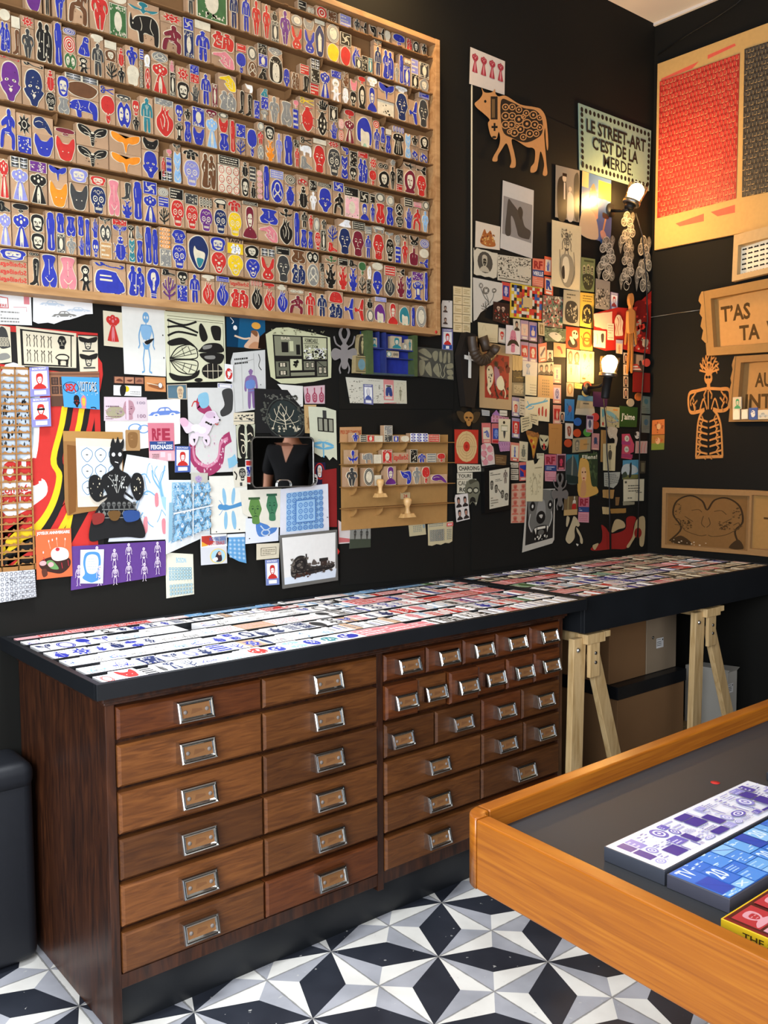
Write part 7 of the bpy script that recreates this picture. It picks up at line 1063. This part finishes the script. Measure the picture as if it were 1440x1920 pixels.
def slot_box(name, label, x0, y0, x1, y1, z0, z1, side, top, art, cat):
    b = MB(); b.box(x0, y0, z0, x1, y1, z1, lin(side)); o = tag(b.build(name, M_LABEL, org=((x0 + x1) / 2, (y0 + y1) / 2, z0), bevel=.0008), label, cat)
    b = MB(); F = lambda s, t, d=0: Vector((x0 + (x1 - x0) * s, y1 - (y1 - y0) * t, z1 + .0003 + d)); b.face([F(.004, .02), F(.996, .02), F(.996, .98), F(.004, .98)], lin(top)); lay_art(b, F, draw(art, rnd=random.Random(9)), .0002)
    b.build('printed_top', M_GLOSSY, o, o.location); return o
r9 = random.Random(21); art = ''
x = 3
while x < 97:
    w = r9.uniform(4, 9); cc = r9.choice(('6a62b8', '8c88cc', '4a429c', 'a8a6dc'))
    y = 12
    while y < 86:
        h = r9.uniform(14, 36); h = min(h, 90 - y); k = r9.randint(0, 5)
        q = f'{x:.1f} {y:.1f} {x + w * .9:.1f} {y + h * .9:.1f}'
        art += (f'R {cc} {q};N 3 {x + .4:.1f} {y + 2:.1f} {x + w * .8:.1f} {y + h * .8:.1f} e4e2f4;', f'N 4 {q} {cc};', f'L {cc} .6 {x:.1f} {y:.1f} {x + w * .9:.1f} {y:.1f} {x + w * .9:.1f} {y + h * .9:.1f} {x:.1f} {y + h * .9:.1f} {x:.1f} {y:.1f};', f'R 3a3290 {q};', f'M OR {q} {cc} f0f0f8;', f'B 12 {q} 2 {cc};')[k]
        y += h
    x += w
slot_box('stamp_set_box', 'long grey box topped with white rubber printed in violet lettering blocks', -.662, -1.166, -.245, -1.062, .7054, .7275, '3a3d45', 'eeeef2', art, 'box')
art = 'R 2a6ac8 1 2 99 98;'; x = 1
while x < 98:
    w = r9.uniform(4, 10); y = 2
    while y < 96:
        h = r9.uniform(20, 50); h = min(h, 98 - y); cc = r9.choice(('2f74d2', '4a90e0', '1c4cb4', '6aace8', '8cc4f0')); q = f'{x:.1f} {y:.1f} {x + w * .96:.1f} {y + h * .96:.1f}'
        art += f'R {cc} {q};' + r9.choice((f'N 3 {x + .6:.1f} {y + 3:.1f} {x + w * .8:.1f} {y + h * .8:.1f} b8dcf6;', f'B 8 {q} 2.4 d4ecfa;', f'T e0f0fa {x + .8:.1f} {y + 4:.1f} {x + w * .8:.1f} {y + h * .7:.1f} {r9.choice(("SPY", "TV", "20", "X", "45"))};', f'L 1a44a8 .6 {x:.1f} {y:.1f} {x + w * .9:.1f} {y + h * .9:.1f};')); y += h
    x += w
slot_box('stamp_set_box', 'long grey box filled with bright blue lettering stamps', -.664, -1.266, -.2, -1.171, .7054, .7255, '40404a', '3478cc', art, 'box')
yb = slot_box('card_box', 'yellow edged box of red and cream picture stamps on the display table', -.714, -1.42, -.36, -1.282, .7054, .7235, 'd8b01c', '7a1a20', 'R 4a1418 2 3 98 97;' + ''.join(f'R {c} {3 + i * 16} {6 + j * 31} {17 + i * 16} {34 + j * 31};M {m} {4 + i * 16} {8 + j * 31} {16 + i * 16} {32 + j * 31} {d} {c};' for i in range(6) for j, (m, c, d) in enumerate((('PR', 'b8303a', 'e0a0a8'), ('GL', 'd8a0a8', '8a1a3a'), ('MN', 'd0b890', '2a2a28')))), 'box')
b = MB(); F = lambda s, t, d=0: Vector((-.7148 - d, -1.282 - .138 * s, .7235 - .0185 * t)); lay_art(b, F, draw('T 4a3208 22 28 88 76 THE_STAMPO 0.02'), .0002); b.build('side_lettering', M_PRINT, yb, yb.location)
b = MB(); b.lathe([(0, 0), (.0085, 0), (.0085, .0006), (0, .0006)], (-.245, -1.0, .7054), PAL['r'], 18); tag(b.build('paper_dot', M_PRINT, org=(-.245, -1.0, .705)), 'red round paper dot lying on the dark grey table bed', 'paper dot')
_i = un(1436, 1463, 2, .706); b = MB(); b.box(_i.x, _i.y - .06, .7054, _i.x + .1, _i.y, .722, lin('2a2c30')); tag(b.build('ink_pad', M_LABEL, org=(_i.x + .05, _i.y - .03, .7054), bevel=.002), 'dark grey box at the right picture edge on the display table', 'box')

# ---------------------------------------------------------------- black padded case at the left edge
sf = empty('padded_case', (-1.3, .53, 0)); tag(sf, 'black padded case standing on the floor at the left end of the cabinet', 'case')
def spart(nm, x0, y0, z0, x1, y1, z1, bev):
    b = MB(); b.box(x0, y0, z0, x1, y1, z1); o = b.build(nm, M_SOFA, sf, sf.location); m = o.modifiers.new('bevel', 'BEVEL'); m.width = bev; m.segments = 5
    for p in o.data.polygons: p.use_smooth = True
    return o
spart('body', -1.62, .452, .006, -1.004, .612, .498, .03); spart('lid', -1.625, .446, .46, -1.002, .614, .535, .03)
for x in (-1.55, -1.08): spart('foot', x - .02, .5, 0, x + .02, .56, .03, .004)

# ---------------------------------------------------------------- wall lamps: a glass jar on a metal ring and black holder
def glass_mat():
    t = NT('clear_jar_glass'); t.N.remove(t.b); tr = t.n('BsdfTransparent'); tr.inputs[0].default_value = (.98, .95, .9, 1); gl = t.n('BsdfGlossy'); gl.inputs['Roughness'].default_value = .05
    lw = t.n('LayerWeight'); lw.inputs[0].default_value = .35; mx = t.n('MixShader'); t.L.new(t.math('MULTIPLY', lw.outputs['Fresnel'], .6), mx.inputs[0]); t.L.new(tr.outputs[0], mx.inputs[1]); t.L.new(gl.outputs[0], mx.inputs[2])
    t.L.new(mx.outputs[0], t.N['Material Output'].inputs[0]); return t.m
M_JAR = glass_mat()
def emit(name, col, s):
    t = NT(name); t.N.remove(t.b); e = t.n('Emission'); e.inputs[0].default_value = (*col, 1); e.inputs[1].default_value = s; t.L.new(e.outputs[0], t.N['Material Output'].inputs[0]); return t.m
def lamp(label, c, sc, tilt, tube, strength):
    M = Euler(tilt).to_matrix() * 1.0; l = empty('wall_lamp', c); tag(l, label, 'lamp', 'jar lamps on the wall'); c = Vector(c)
    def lp(nm, prof, mat, n=24, cap=True):
        b = MB(); b.lathe([(r * sc, z * sc) for r, z in prof], c, (.8, .8, .8), n, mat=M, cap=cap); return b.build(nm, mat, l, c)
    lp('glass_jar', [(.030, .006), (.036, .012), (.040, .04), (.043, .075), (.0425, .075), (.039, .04), (.035, .013)], M_JAR, cap=False)
    lp('metal_ring', [(.024, -.008), (.036, -.008), (.038, -.004), (.038, .006), (.035, .01), (.03, .01), (.024, .008)], M_STEEL)
    lp('lamp_holder', [(.0, -.1), (.016, -.1), (.018, -.095), (.020, -.012), (.026, -.009), (0, -.009)] if tube else [(0, -.03), (.02, -.03), (.024, -.009), (0, -.009)], M_CABLE)
    lp('bulb', [(0, .008), (.012, .01), (.018, .018), (.029, .036), (.033, .052), (.03, .066), (.016, .08), (0, .084)], emit('warm_bulb_glow', (1, .60, .22), strength))
    b = MB(); w = Vector((c.x, YW - .03, c.z - (.05 if tube else .01))); b.tube([c + M @ Vector((0, 0, -.03 * sc)), c * .5 + w * .5 + Vector((0, 0, -.02)), w + Vector((0, .026, 0))], .007, (.1, .1, .1)); b.lathe([(0, 0), (.03, 0), (.03, .008), (0, .012)], (w.x, YW - .006, w.z), (.1, .1, .1), 20, mat=Matrix(((1, 0, 0), (0, 0, -1), (0, 1, 0)))); b.build('wall_bracket', M_CABLE, l, c)
L1 = un(1184, 380, 1, .5); L2 = un(1140, 703, 1, .5)
lamp('upper glass jar wall lamp glowing warm below the green sign', L1, 1.0, (.25, .32, 0), False, 240)
lamp('lower glass jar wall lamp glowing warm among the small papers', L2, 1.0, (.1, .06, 0), True, 240)
def cable(name, label, pts, r, cat='cable', mat=None):
    b = MB(); b.tube([Vector(p) for p in pts], r, (.05, .05, .05), 8); return tag(b.build(name, mat or M_CABLE, org=pts[0]), label, cat)
W_ = lambda u, v, o=.03: un(u, v, 1, YW - o)
cable('electric_cable', 'black cable running down from the upper lamp along the flower cutouts to the counter', [W_(1192, 400), W_(1204, 440), W_(1212, 520), W_(1214, 600), W_(1206, 700), W_(1200, 800), W_(1198, 900), W_(1196, 1010)], .003)
cable('electric_cable', 'black cable hanging from the lower lamp across the lower papers', [W_(1131, 745), W_(1137, 800), W_(1138, 850), W_(1142, 900), W_(1143, 960), W_(1144, 1030)], .003)
Q_ = lambda u, v, o=.004: un(u, v, 0, XR - o)
cable('wire', 'thin pale wire stretched across the right wall to the cardboard sign', [W_(1214, 596, .02), Q_(1226, 594), Q_(1270, 587), Q_(1314, 581)], .0012, 'wire', M_STEEL)
cable('wire', 'thin dark cable sagging across the black band above the painted panel', [Q_(1234, 103), Q_(1290, 65), Q_(1340, 35), Q_(1380, 8), Q_(1400, -10)], .002, 'wire')

# ---------------------------------------------------------------- curved brown pipes above the coffin
pm = flat('brown_leather_pipe', '3a2c1e', .5, 0, .4, .2, 20)
cp_ = lambda x, y, o: un(840 + x * .1389, 580 + y * .1389, 1, YW - o)
el = empty('ribbed_pipe', cp_(380, 560, .04)); tag(el, 'brown ribbed pipe elbow of three short ducts hung beside the coffin', 'pipe')
def pipe(nm, pts, rr, n=18):
    b = MB(); b.tube(pts, rr, (.2, .15, .1), n, cap=True); return b.build(nm, pm, el, el.location)
pts = []; rad = []
path = catmull([(330, 370), (335, 480), (370, 610), (460, 690), (560, 640), (620, 540)], False, 10)
for i, (x, y) in enumerate(path):
    pts.append(cp_(x, y, .07)); rad.append(.0215 if 14 < i < 38 and i % 3 == 0 else .0185)
pipe('ribbed_elbow', pts, rad)
pipe('duct_end', [cp_(590, 510, .085), cp_(640, 545, .09), cp_(660, 560, .092)], [.013, .019, .0205]); pipe('duct_end', [cp_(465, 370, .05), cp_(500, 470, .055), cp_(520, 560, .06)], [.0205, .0185, .0165])

# ---------------------------------------------------------------- small cardboard shelf rack with price samples
qs = [(638, 801), (678, 800), (678, 815), (840, 815), (838, 979), (640, 995)]
SX0, SX1 = un(639, 900, 1, .6).x, un(840, 900, 1, .6).x
sr = empty('cardboard_shelf', ((SX0 + SX1) / 2, .61, un(640, 995, 1, .61).z)); tag(sr, 'small kraft cardboard rack of thin shelves with sample stamps on the black board', 'rack')
def sp(nm, fn, mat=M_KRAFT):
    b = MB(); fn(b); return b.build(nm, mat, sr, sr.location)
K1, K2 = lin('a07844'), lin('8a6436')
sp('back_board', lambda b: b.prism([un(u, v, 1, .609) for u, v in qs], [un(u, v, 1, .613) for u, v in qs], K1))
SY = []
for (ya, yb_) in ((829, 829), (870, 867), (913, 905), (953, 942)):
    za = un(640, ya, 1, .6).z; zb_ = un(838, yb_, 1, .6).z; z = (za + zb_) / 2; SY.append(z)
    s_ = sp('shelf', lambda b, z=z: b.box(SX0, .565, z - .0025, SX1 + .004, .609, z, K2))
    for x in (SX0 + .045, SX0 + .16, SX0 + .275):
        b = MB(); p_ = [(.609, 0), (.572, 0), (.576, -.014), (.59, -.026), (.609, -.03)]; b.prism([(x, y, z - .0025 + h) for y, h in p_], [(x + .003, y, z - .0025 + h) for y, h in p_], K1); b.build('bracket', M_KRAFT, s_, sr.location)
o = sp('title_board', lambda b: (b.prism([un(u, v, 1, .606) for u, v in ((637, 801), (678, 801), (678, 829), (637, 829))], [un(u, v, 1, .609) for u, v in ((637, 801), (678, 801), (678, 829), (637, 829))], lin('c89868')), lay_art(b, frame_of((637, 801, 678, 801, 678, 829, 637, 829), 'L', .0145)[0], draw('T b8502c 3 20 97 46 PRIX_DES_TAMPONS'), .0003)), M_PRINT)
o['label'] = 'strip of board with orange lettering'
SM = {0: '661 674 WOb 17,675 687 TXd 13,688 702 RFr 13,703 719 TXc 12,720 736 SQd 13 SQg 18,737 747 RFb 12,752 768 FRc 12,770 804 ROb 17,804 826 TXr 15', 1: '651 672 BLb 26,679 700 RHg 20,701 716 TXc 17,717 736 RFr 26,738 768 XYr 20,769 783 SQk 26,784 800 MNb 18,801 819 TXg 18,820 836 FLr 18', 2: '648 671 WOd 36,682 702 FRd 34,703 716 TXc 20,722 744 PRu 36,749 772 BDb 28,773 790 WOg 34,791 807 FLr 34,808 839 WHu 18'}
MOT['RO'] = 'R w 0 0 100 100;G 3 3 0 0 100 100 ROSE 1 2'; WHAT['RO'] = 'flower tile'
for r, txt in SM.items():
    for ent in txt.split(','):
        t = ent.split(); x0, x1 = un(float(t[0]), 870, 1, .575).x, un(float(t[1]), 870, 1, .575).x; z = SY[r]
        for q in range(2, len(t), 2):
            h = float(t[q + 1]) * .00185; b = MB(); mot, col = t[q][:2], t[q][2]; d = stamp_mesh(b, x0, x1 - .001, z + .0004, h, mot, col, .574)
            w = {'XY': 'red lettered bar'}.get(mot, f'{CNAME[col]} {WHAT.get(mot, "print")}')
            o = tag(b.build('sample_stamp', M_KRAFT, org=((x0 + x1) / 2, .585, z)), f'{w} sample stamp on the {("top", "second", "third")[r]} ledge of the small cardboard shelf' if q == 2 else f'{w} sample stamp stacked on another on the small cardboard shelf', 'stamp', 'sample stamps on the small cardboard shelf'); d.build('rubber_die', M_RUB, o, o.location); z += h + .0005
M_KNOB = wood('turned_beech', 'b08850', 'c8a068', 'd8b47c', (4, 4, 1), .4, 6, .4)
for (u, v, zi, w, lab, card) in ((713, 928, None, .024, 'small turned wooden hand stamp hanging on the third ledge of the cardboard shelf', (701, 891, 716, 903)), (764, 966, None, .032, 'larger turned wooden hand stamp on the lowest ledge of the cardboard shelf', (751, 923, 769, 936))):
    c = un(u, v, 1, .552); s = .9 if w < .03 else 1.0
    hs = empty('hand_stamp', c); tag(hs, lab, 'stamp', 'turned hand stamps')
    b = MB(); b.lathe([(0, .062 * s), (.012 * s, .06 * s), (.0155 * s, .052 * s), (.014 * s, .042 * s), (.008 * s, .03 * s), (.0075 * s, .018 * s), (.012 * s, .008 * s), (.012 * s, .0065 * s), (0, .0065 * s)], c, (.7, .5, .3), 18); b.build('knob', M_KNOB, hs, c)
    b = MB(); b.hexa([(c.x - w, c.y - .013, c.z - .008), (c.x + w, c.y - .013, c.z - .008), (c.x + w, c.y + .013, c.z - .008), (c.x - w, c.y + .013, c.z - .008), (c.x - w * .72, c.y - .01, c.z + .0065 * s), (c.x + w * .72, c.y - .01, c.z + .0065 * s), (c.x + w * .72, c.y + .01, c.z + .0065 * s), (c.x - w * .72, c.y + .01, c.z + .0065 * s)], (.7, .5, .3)); b.build('stamp_foot', M_KNOB, hs, c, .001)
    P('price_card', 'card', f'small price card with red digits behind the {"smaller" if w < .03 else "larger"} turned hand stamp', card, 'c8ae80', 'T b8402c 30 30 70 78 24', lift=.008)

# ---------------------------------------------------------------- blue divided tray, oval blocks and grey rubber plate under the rack
bf, bq, bo = frame_of((688, 619, 783, 629, 783, 706, 690, 701), 'L', .04)
tb = empty('divided_tray', bo); tag(tb, 'green edged wooden type tray painted blue inside, under the wall rack', 'tray')
def tpart(nm, s0, t0, s1, t1, d0, d1, col):
    b = MB(); b.prism([bf(s0, t0, d1), bf(s1, t0, d1), bf(s1, t1, d1), bf(s0, t1, d1)], [bf(s0, t0, d0), bf(s1, t0, d0), bf(s1, t1, d0), bf(s0, t1, d0)], lin(col)); return b.build(nm, M_RUB, tb, tb.location)
tpart('blue_back', 0, 0, 1, 1, -.038, -.034, '24308a'); tpart('left_side', 0, 0, .11, 1, -.034, 0, '4a5a34'); tpart('right_side', .93, 0, 1, 1, -.034, 0, '46552f'); tpart('bottom_side', .11, .96, .93, 1, -.034, 0, '3a4a50')
for a in ((.11, .37, .93, .4), (.36, .0, .39, .96), (.24, 0, .26, .37), (.39, .58, .93, .6)): tpart('divider', *a, -.034, -.006, '2c3670')
for i, (s0, t0, s1, t1, m, c, w) in enumerate(((.13, .14, .23, .36, 'PR', 'T', 'small portrait block standing in the top left cell of the blue tray'), (.52, .06, .72, .36, 'PR', 'T', 'tall pale portrait block in the top right cell of the blue tray'), (.74, .2, .84, .37, 'FR', 'g', 'small framed block next to the portrait in the blue tray'), (.84, .1, .93, .38, 'WO', 'T', 'narrow figure block at the right of the blue tray'), (.4, .42, .52, .57, 'FR', 'T', 'little round framed block on the middle ledge of the blue tray'), (.53, .42, .66, .57, 'GL', 'd', 'little dark block on the middle ledge of the blue tray'))):
    b = MB(); d_ = -.012; b.prism([bf(s0, t0, d_), bf(s1, t0, d_), bf(s1, t1, d_), bf(s0, t1, d_)], [bf(s0, t0, -.0335), bf(s1, t0, -.0335), bf(s1, t1, -.0335), bf(s0, t1, -.0335)], lin('c0ac8c'))
    lay_art(b, lambda s, t, d=0: bf(s0 + (s1 - s0) * s, t0 + (t1 - t0) * t, d_ + d), draw(MOT[m], (8, 6, 92, 94), {'1': PAL[c], '2': PAL['c']}), .0003); tag(b.build('picture_block', M_RUB, org=bf((s0 + s1) / 2, t1, -.02)), w, 'stamp', 'blocks in the blue tray')
for px, sh, a, w in (((672, 625, 688, 627, 687, 667, 671, 665), '0 20 20 4 50 0 80 4 100 20 98 100 2 100', 'S 3a3424 14 24 50 10 86 24 88 94 12 94;M WO 26 16 76 92 b8a878 3a3424', 'arched wooden block with a pale standing woman left of the blue tray'), ((665, 666, 691, 668, 691, 701, 665, 699), '4 0 98 2 100 98 0 100', 'R 8a7a50 8 6 92 94;E 6a8a90 50 50 26 32;R 4a4430 10 8 90 12;R 4a4430 10 88 90 92', 'square framed block with a blue oval portrait left of the blue tray')):
    P('picture_block', 'stamp', w, px, 'a8956a', a, sh, thick=.018, mat=M_RUB, group='wooden blocks beside the blue tray')
P('rubber_plate', 'plate', 'grey rubber sheet cut with hands and cones right of the blue tray', (783, 650, 850, 657, 851, 713, 783, 705), '4a483e', ''.join(f'S 8a8468 {s};' for s in ('2 14 20 4 38 24 34 34 14 24', '4 30 30 40 14 44', '40 20 48 8 56 12 54 36 46 42', '60 12 66 8 68 40 60 42', '74 14 80 10 78 42 70 44', '84 12 90 12 90 40 84 42', '4 50 14 44 20 54 16 90 6 94', '26 54 34 50 38 96 20 74', '48 56 56 52 60 96 42 76', '80 50 96 44 98 58 82 64', '80 70 94 66 98 80 84 84', '82 90 94 84 98 96 84 98')) + 'C b0aa88 1.6 60 50 64 70 62 84 68 96 74 84 72 70 78 50', thick=.004, mat=M_RUB)

# ---------------------------------------------------------------- mirror hung in front of the papers
t = NT('mirror_glass'); M_MIR = t.set((.86, .87, .86), .015, 1)
MA = Vector((-.2555, .598, 1.2845)); MBv = Vector((-.031, .575, 1.2845)); me_ = (MBv - MA); mu = me_.normalized(); mn = Vector((mu.y, -mu.x, 0)); MW, MH = me_.length, .163
def rrect(w, h, r, n=6): return [(cx + r * math.cos(a0 + k * math.pi / 2 / n), cy + r * math.sin(a0 + k * math.pi / 2 / n)) for cx, cy, a0 in ((w / 2 - r, h / 2 - r, 0), (-w / 2 + r, h / 2 - r, math.pi / 2), (-w / 2 + r, -h / 2 + r, math.pi), (w / 2 - r, -h / 2 + r, 1.5 * math.pi)) for k in range(n + 1)]
mc = (MA + MBv) / 2; MP = lambda x, z, d: mc + mu * x + Vector((0, 0, z)) + mn * d
b = MB(); b.prism([MP(x, z, 0) for x, z in rrect(MW - .006, MH - .006, .014)], [MP(x, z, -.002) for x, z in rrect(MW - .006, MH - .006, .014)], (.9, .9, .9))
mr = tag(b.build('mirror', M_MIR, org=mc - Vector((0, 0, MH / 2))), 'rounded rectangular mirror hung over the papers, reflecting a visitor in black', 'mirror')
b = MB(); o_, i_ = rrect(MW, MH, .017), rrect(MW - .007, MH - .007, .0135)
for k in range(len(o_)):
    j = (k + 1) % len(o_); b.hexa([MP(*o_[k], -.012), MP(*o_[j], -.012), MP(*i_[j], -.012), MP(*i_[k], -.012), MP(*o_[k], .002), MP(*o_[j], .002), MP(*i_[j], .002), MP(*i_[k], .002)], (.6, .6, .6))
b.build('metal_frame', M_STEEL, mr, mr.location)
b = MB(); b.tube([MP(x, z, .004) for x, z in catmull([(-.026, -MH / 2 + .002), (-.024, -MH / 2 + .016), (-.014, -MH / 2 + .023), (.014, -MH / 2 + .023), (.024, -MH / 2 + .016), (.026, -MH / 2 + .002)], False)], .0016, (.7, .7, .7), 8); b.build('wire_handle', M_CHROME, mr, mr.location)
b = MB(); b.tube([mc + Vector((0, .002, MH / 2 - .01)), Vector((mc.x, .612, mc.z + MH / 2 + .006)), Vector((mc.x, .618, mc.z + MH / 2 + .008))], .003, (.5, .5, .5), 8); b.build('hanging_hook', M_STEEL, mr, mr.location)
# ---------------------------------------------------------------- the visitor seen in the mirror, standing well right of the camera
M_SKIN = flat('skin', 'c48a6c', .55, 0, .4, .05, 30); M_TEE = flat('black_cotton', '0f0f11', .85, 0, .2, .1, 80); M_JEAN = flat('dark_denim', '1d2430', .85, 0, .2, .1, 80); M_HAIR = flat('dark_brown_hair', '2a1a12', .6, 0, .4, .2, 60); M_SHOE = flat('black_shoe', '121212', .5)
def skin_obj(name, chains, mat, parent, org, rot, sub=2, root=0):
    """chains of (point, radius) lists grown into one smooth surface; equal points are shared"""
    V = []; E = []; Rr = []; idx = {}
    for ch in chains:
        prev = None
        for p, r in ch:
            k = tuple(round(q, 4) for q in p)
            if k not in idx: idx[k] = len(V); V.append(p); Rr.append(r)
            if prev is not None and prev != idx[k]: E.append((prev, idx[k]))
            prev = idx[k]
    me = bpy.data.meshes.new(name); me.from_pydata(V, E, []); o = bpy.data.objects.new(name, me); COL.objects.link(o)
    s = o.modifiers.new('skin', 'SKIN'); sv = me.skin_vertices or None
    if not me.skin_vertices: me.attributes
    for v, r in zip(me.skin_vertices[0].data, Rr): v.radius = r if isinstance(r, tuple) else (r, r)
    me.skin_vertices[0].data[root].use_root = True; s.use_smooth_shade = True
    u = o.modifiers.new('smooth', 'SUBSURF'); u.levels = sub; u.render_levels = sub
    me.materials.append(mat)
    if parent is None: o.location = org; o.rotation_euler = (0, 0, rot)
    else: o.parent = parent
    return o
d1 = (mc - CAM); L1_ = d1.length; d1 = d1 / L1_; rf = d1 - mn * 2 * d1.dot(mn)
side = Vector((-rf.y, rf.x, 0)).normalized()
pc_ = mc + rf * 4.0
ploc = Vector((pc_.x, pc_.y, 0)) + side * PSIDE if 'PSIDE' in globals() else Vector((pc_.x, pc_.y, 0)) + side * .06
prot = math.atan2(-rf.y, -rf.x) + math.pi / 2 + .5     # faces the mirror, turned a little
H = [((0, 0, .90), (.125, .095)), ((0, .005, 1.02), (.118, .085)), ((0, .0, 1.16), (.135, .095)), ((0, .005, 1.29), (.14, .09)), ((0, .012, 1.36), (.075, .06)), ((0, .005, 1.415), (.052, .052)), ((0, -.012, 1.47), (.062, .068)), ((0, -.01, 1.54), (.073, .09)), ((0, 0, 1.60), (.066, .08)), ((0, 0, 1.635), (.035, .04))]
ch = [H]
for s in (-1, 1):
    sh, el, wr = (s * .165, .01, 1.325), (s * .225, .03, 1.06), (s * .215, -.06, .83)
    ch.append([H[3], (sh, .052), ((s * .205, .02, 1.19), .045), (el, .037), ((s * .225, -.01, .95), .034), (wr, .025)])
    palm = (s * .212, -.085, .765); ch.append([(wr, .025), (palm, (.018, .03))])
    for i, (dy, l) in enumerate(((-.026, .064), (-.009, .074), (.009, .07), (.024, .056))):
        b0 = (s * .21, -.09 + dy, .735); ch.append([(palm, (.018, .03)), (b0, .0095), ((s * .206, -.1 + dy, .735 - l * .5), .0085), ((s * .194, -.108 + dy, .735 - l), .0075)])
    ch.append([(palm, (.018, .03)), ((s * .196, -.125, .755), .011), ((s * .186, -.14, .728), .009), ((s * .18, -.145, .705), .008)])
    ch.append([H[0], ((s * .085, 0, .84), .085), ((s * .095, -.005, .66), .073), ((s * .095, 0, .49), .054), ((s * .095, .015, .32), .052), ((s * .095, .02, .1), .034), ((s * .097, 0, .05), .034), ((s * .105, -.11, .03), (.03, .025)), ((s * .108, -.16, .025), (.022, .018))])
person = skin_obj('person', ch, M_SKIN, None, ploc, prot)
tag(person, 'person in a black v-neck shirt, seen only as a reflection in the mirror', 'person')
tee = [[((0, 0, .88), (.142, .112)), ((0, .005, 1.02), (.132, .1)), ((0, 0, 1.16), (.148, .108)), ((0, .005, 1.285), (.152, .104)), ((0, .014, 1.335), (.09, .075))]]
for s in (-1, 1): tee.append([tee[0][3], ((s * .165, .01, 1.32), .064), ((s * .2, .02, 1.2), .062), ((s * .212, .025, 1.12), .06)])
shirt = skin_obj('black_shirt', tee, M_TEE, person, None, 0)
jean = [[((0, 0, .92), (.135, .105)), ((0, 0, .87), (.135, .105))]]
for s in (-1, 1): jean.append([((0, 0, .87), (.135, .105)), ((s * .088, 0, .82), .096), ((s * .095, -.003, .66), .084), ((s * .095, 0, .49), .066), ((s * .095, .015, .32), .064), ((s * .095, .02, .09), .056)])
skin_obj('trousers', jean, M_JEAN, person, None, 0)
for s in (-1, 1): skin_obj('shoe', [[((s * .097, .03, .045), .042), ((s * .1, -.04, .042), .042), ((s * .106, -.12, .036), (.042, .034)), ((s * .109, -.175, .03), (.034, .027))]], M_SHOE, person, None, 0)
hair = MB(); rs = []
for k in range(8):
    a = k / 7 * 1.75; rr = math.sin(a); rs.append([(.088 * rr * math.cos(t * .3927) * (1.0), .012 + .106 * rr * math.sin(t * .3927) + (.03 if a > 1.2 and math.sin(t * .3927) < -.2 else 0), 1.548 + .105 * math.cos(a) - (.05 if math.sin(t * .3927) > .2 and a > 1.4 else 0)) for t in range(16)])
rs[0] = [(.001 * math.cos(t * .3927), .012 + .001 * math.sin(t * .3927), 1.653) for t in range(16)]
hair.rings(rs, (.1, .06, .04), cap=False); hair.build('hair', M_HAIR, person, (0, 0, 0))
face = MB()
for s in (-1, 1):
    face.lathe([(0, -.011), (.008, -.008), (.0115, 0), (.008, .008), (0, .011)], (s * .031, -.088, 1.54), (.9, .9, .88), 10, 0); face.lathe([(0, -.006), (.0045, -.004), (.006, 0), (.0045, .004), (0, .006)], (s * .031, -.0955, 1.54), (.06, .04, .03), 8)
    face.rings([[(s * .082 + s * .012 * a, .0 + .018 * math.cos(t * .785) * (1 - .3 * a), 1.53 + .03 * math.sin(t * .785) * (1 - .2 * a)) for t in range(8)] for a in (0, 1)], lin('c48a6c'))
    face.tube([(s * .05, -.083, 1.562), (s * .032, -.093, 1.567), (s * .014, -.096, 1.562)], .004, (.1, .06, .04), 6)
face.rings([[(w * math.cos(t * .785), -.094 - y + .012 * math.sin(t * .785), z) for t in range(8)] for z, w, y in ((1.55, .006, 0), (1.53, .009, .008), (1.512, .014, .014), (1.503, .008, .004))], lin('c48a6c'))
face.tube([(-.024, -.082, 1.478), (0, -.092, 1.48), (.024, -.082, 1.478)], .0055, lin('a85a50'), 8); face.build('face_features', M_PRINT, person, (0, 0, 0))
vn = MB(); N_ = 6
for i in range(N_):
    for j in range(-4, 4):
        t0, t1 = i / N_, (i + 1) / N_
        g = lambda t, j: (.06 * (1 - t) * j / 4, -.16, 1.375 - .15 * t); vn.face([g(t0, j), g(t1, j), g(t1, j + 1), g(t0, j + 1)], lin('c48a6c'))
vo = vn.build('v_neck_opening', M_SKIN, person, (0, 0, 0)); sw = vo.modifiers.new('on_shirt', 'SHRINKWRAP'); sw.target = shirt; sw.wrap_method = 'PROJECT'; sw.use_project_y = True; sw.use_positive_direction = True; sw.use_negative_direction = False; sw.offset = .003; sw.wrap_mode = 'ABOVE_SURFACE'
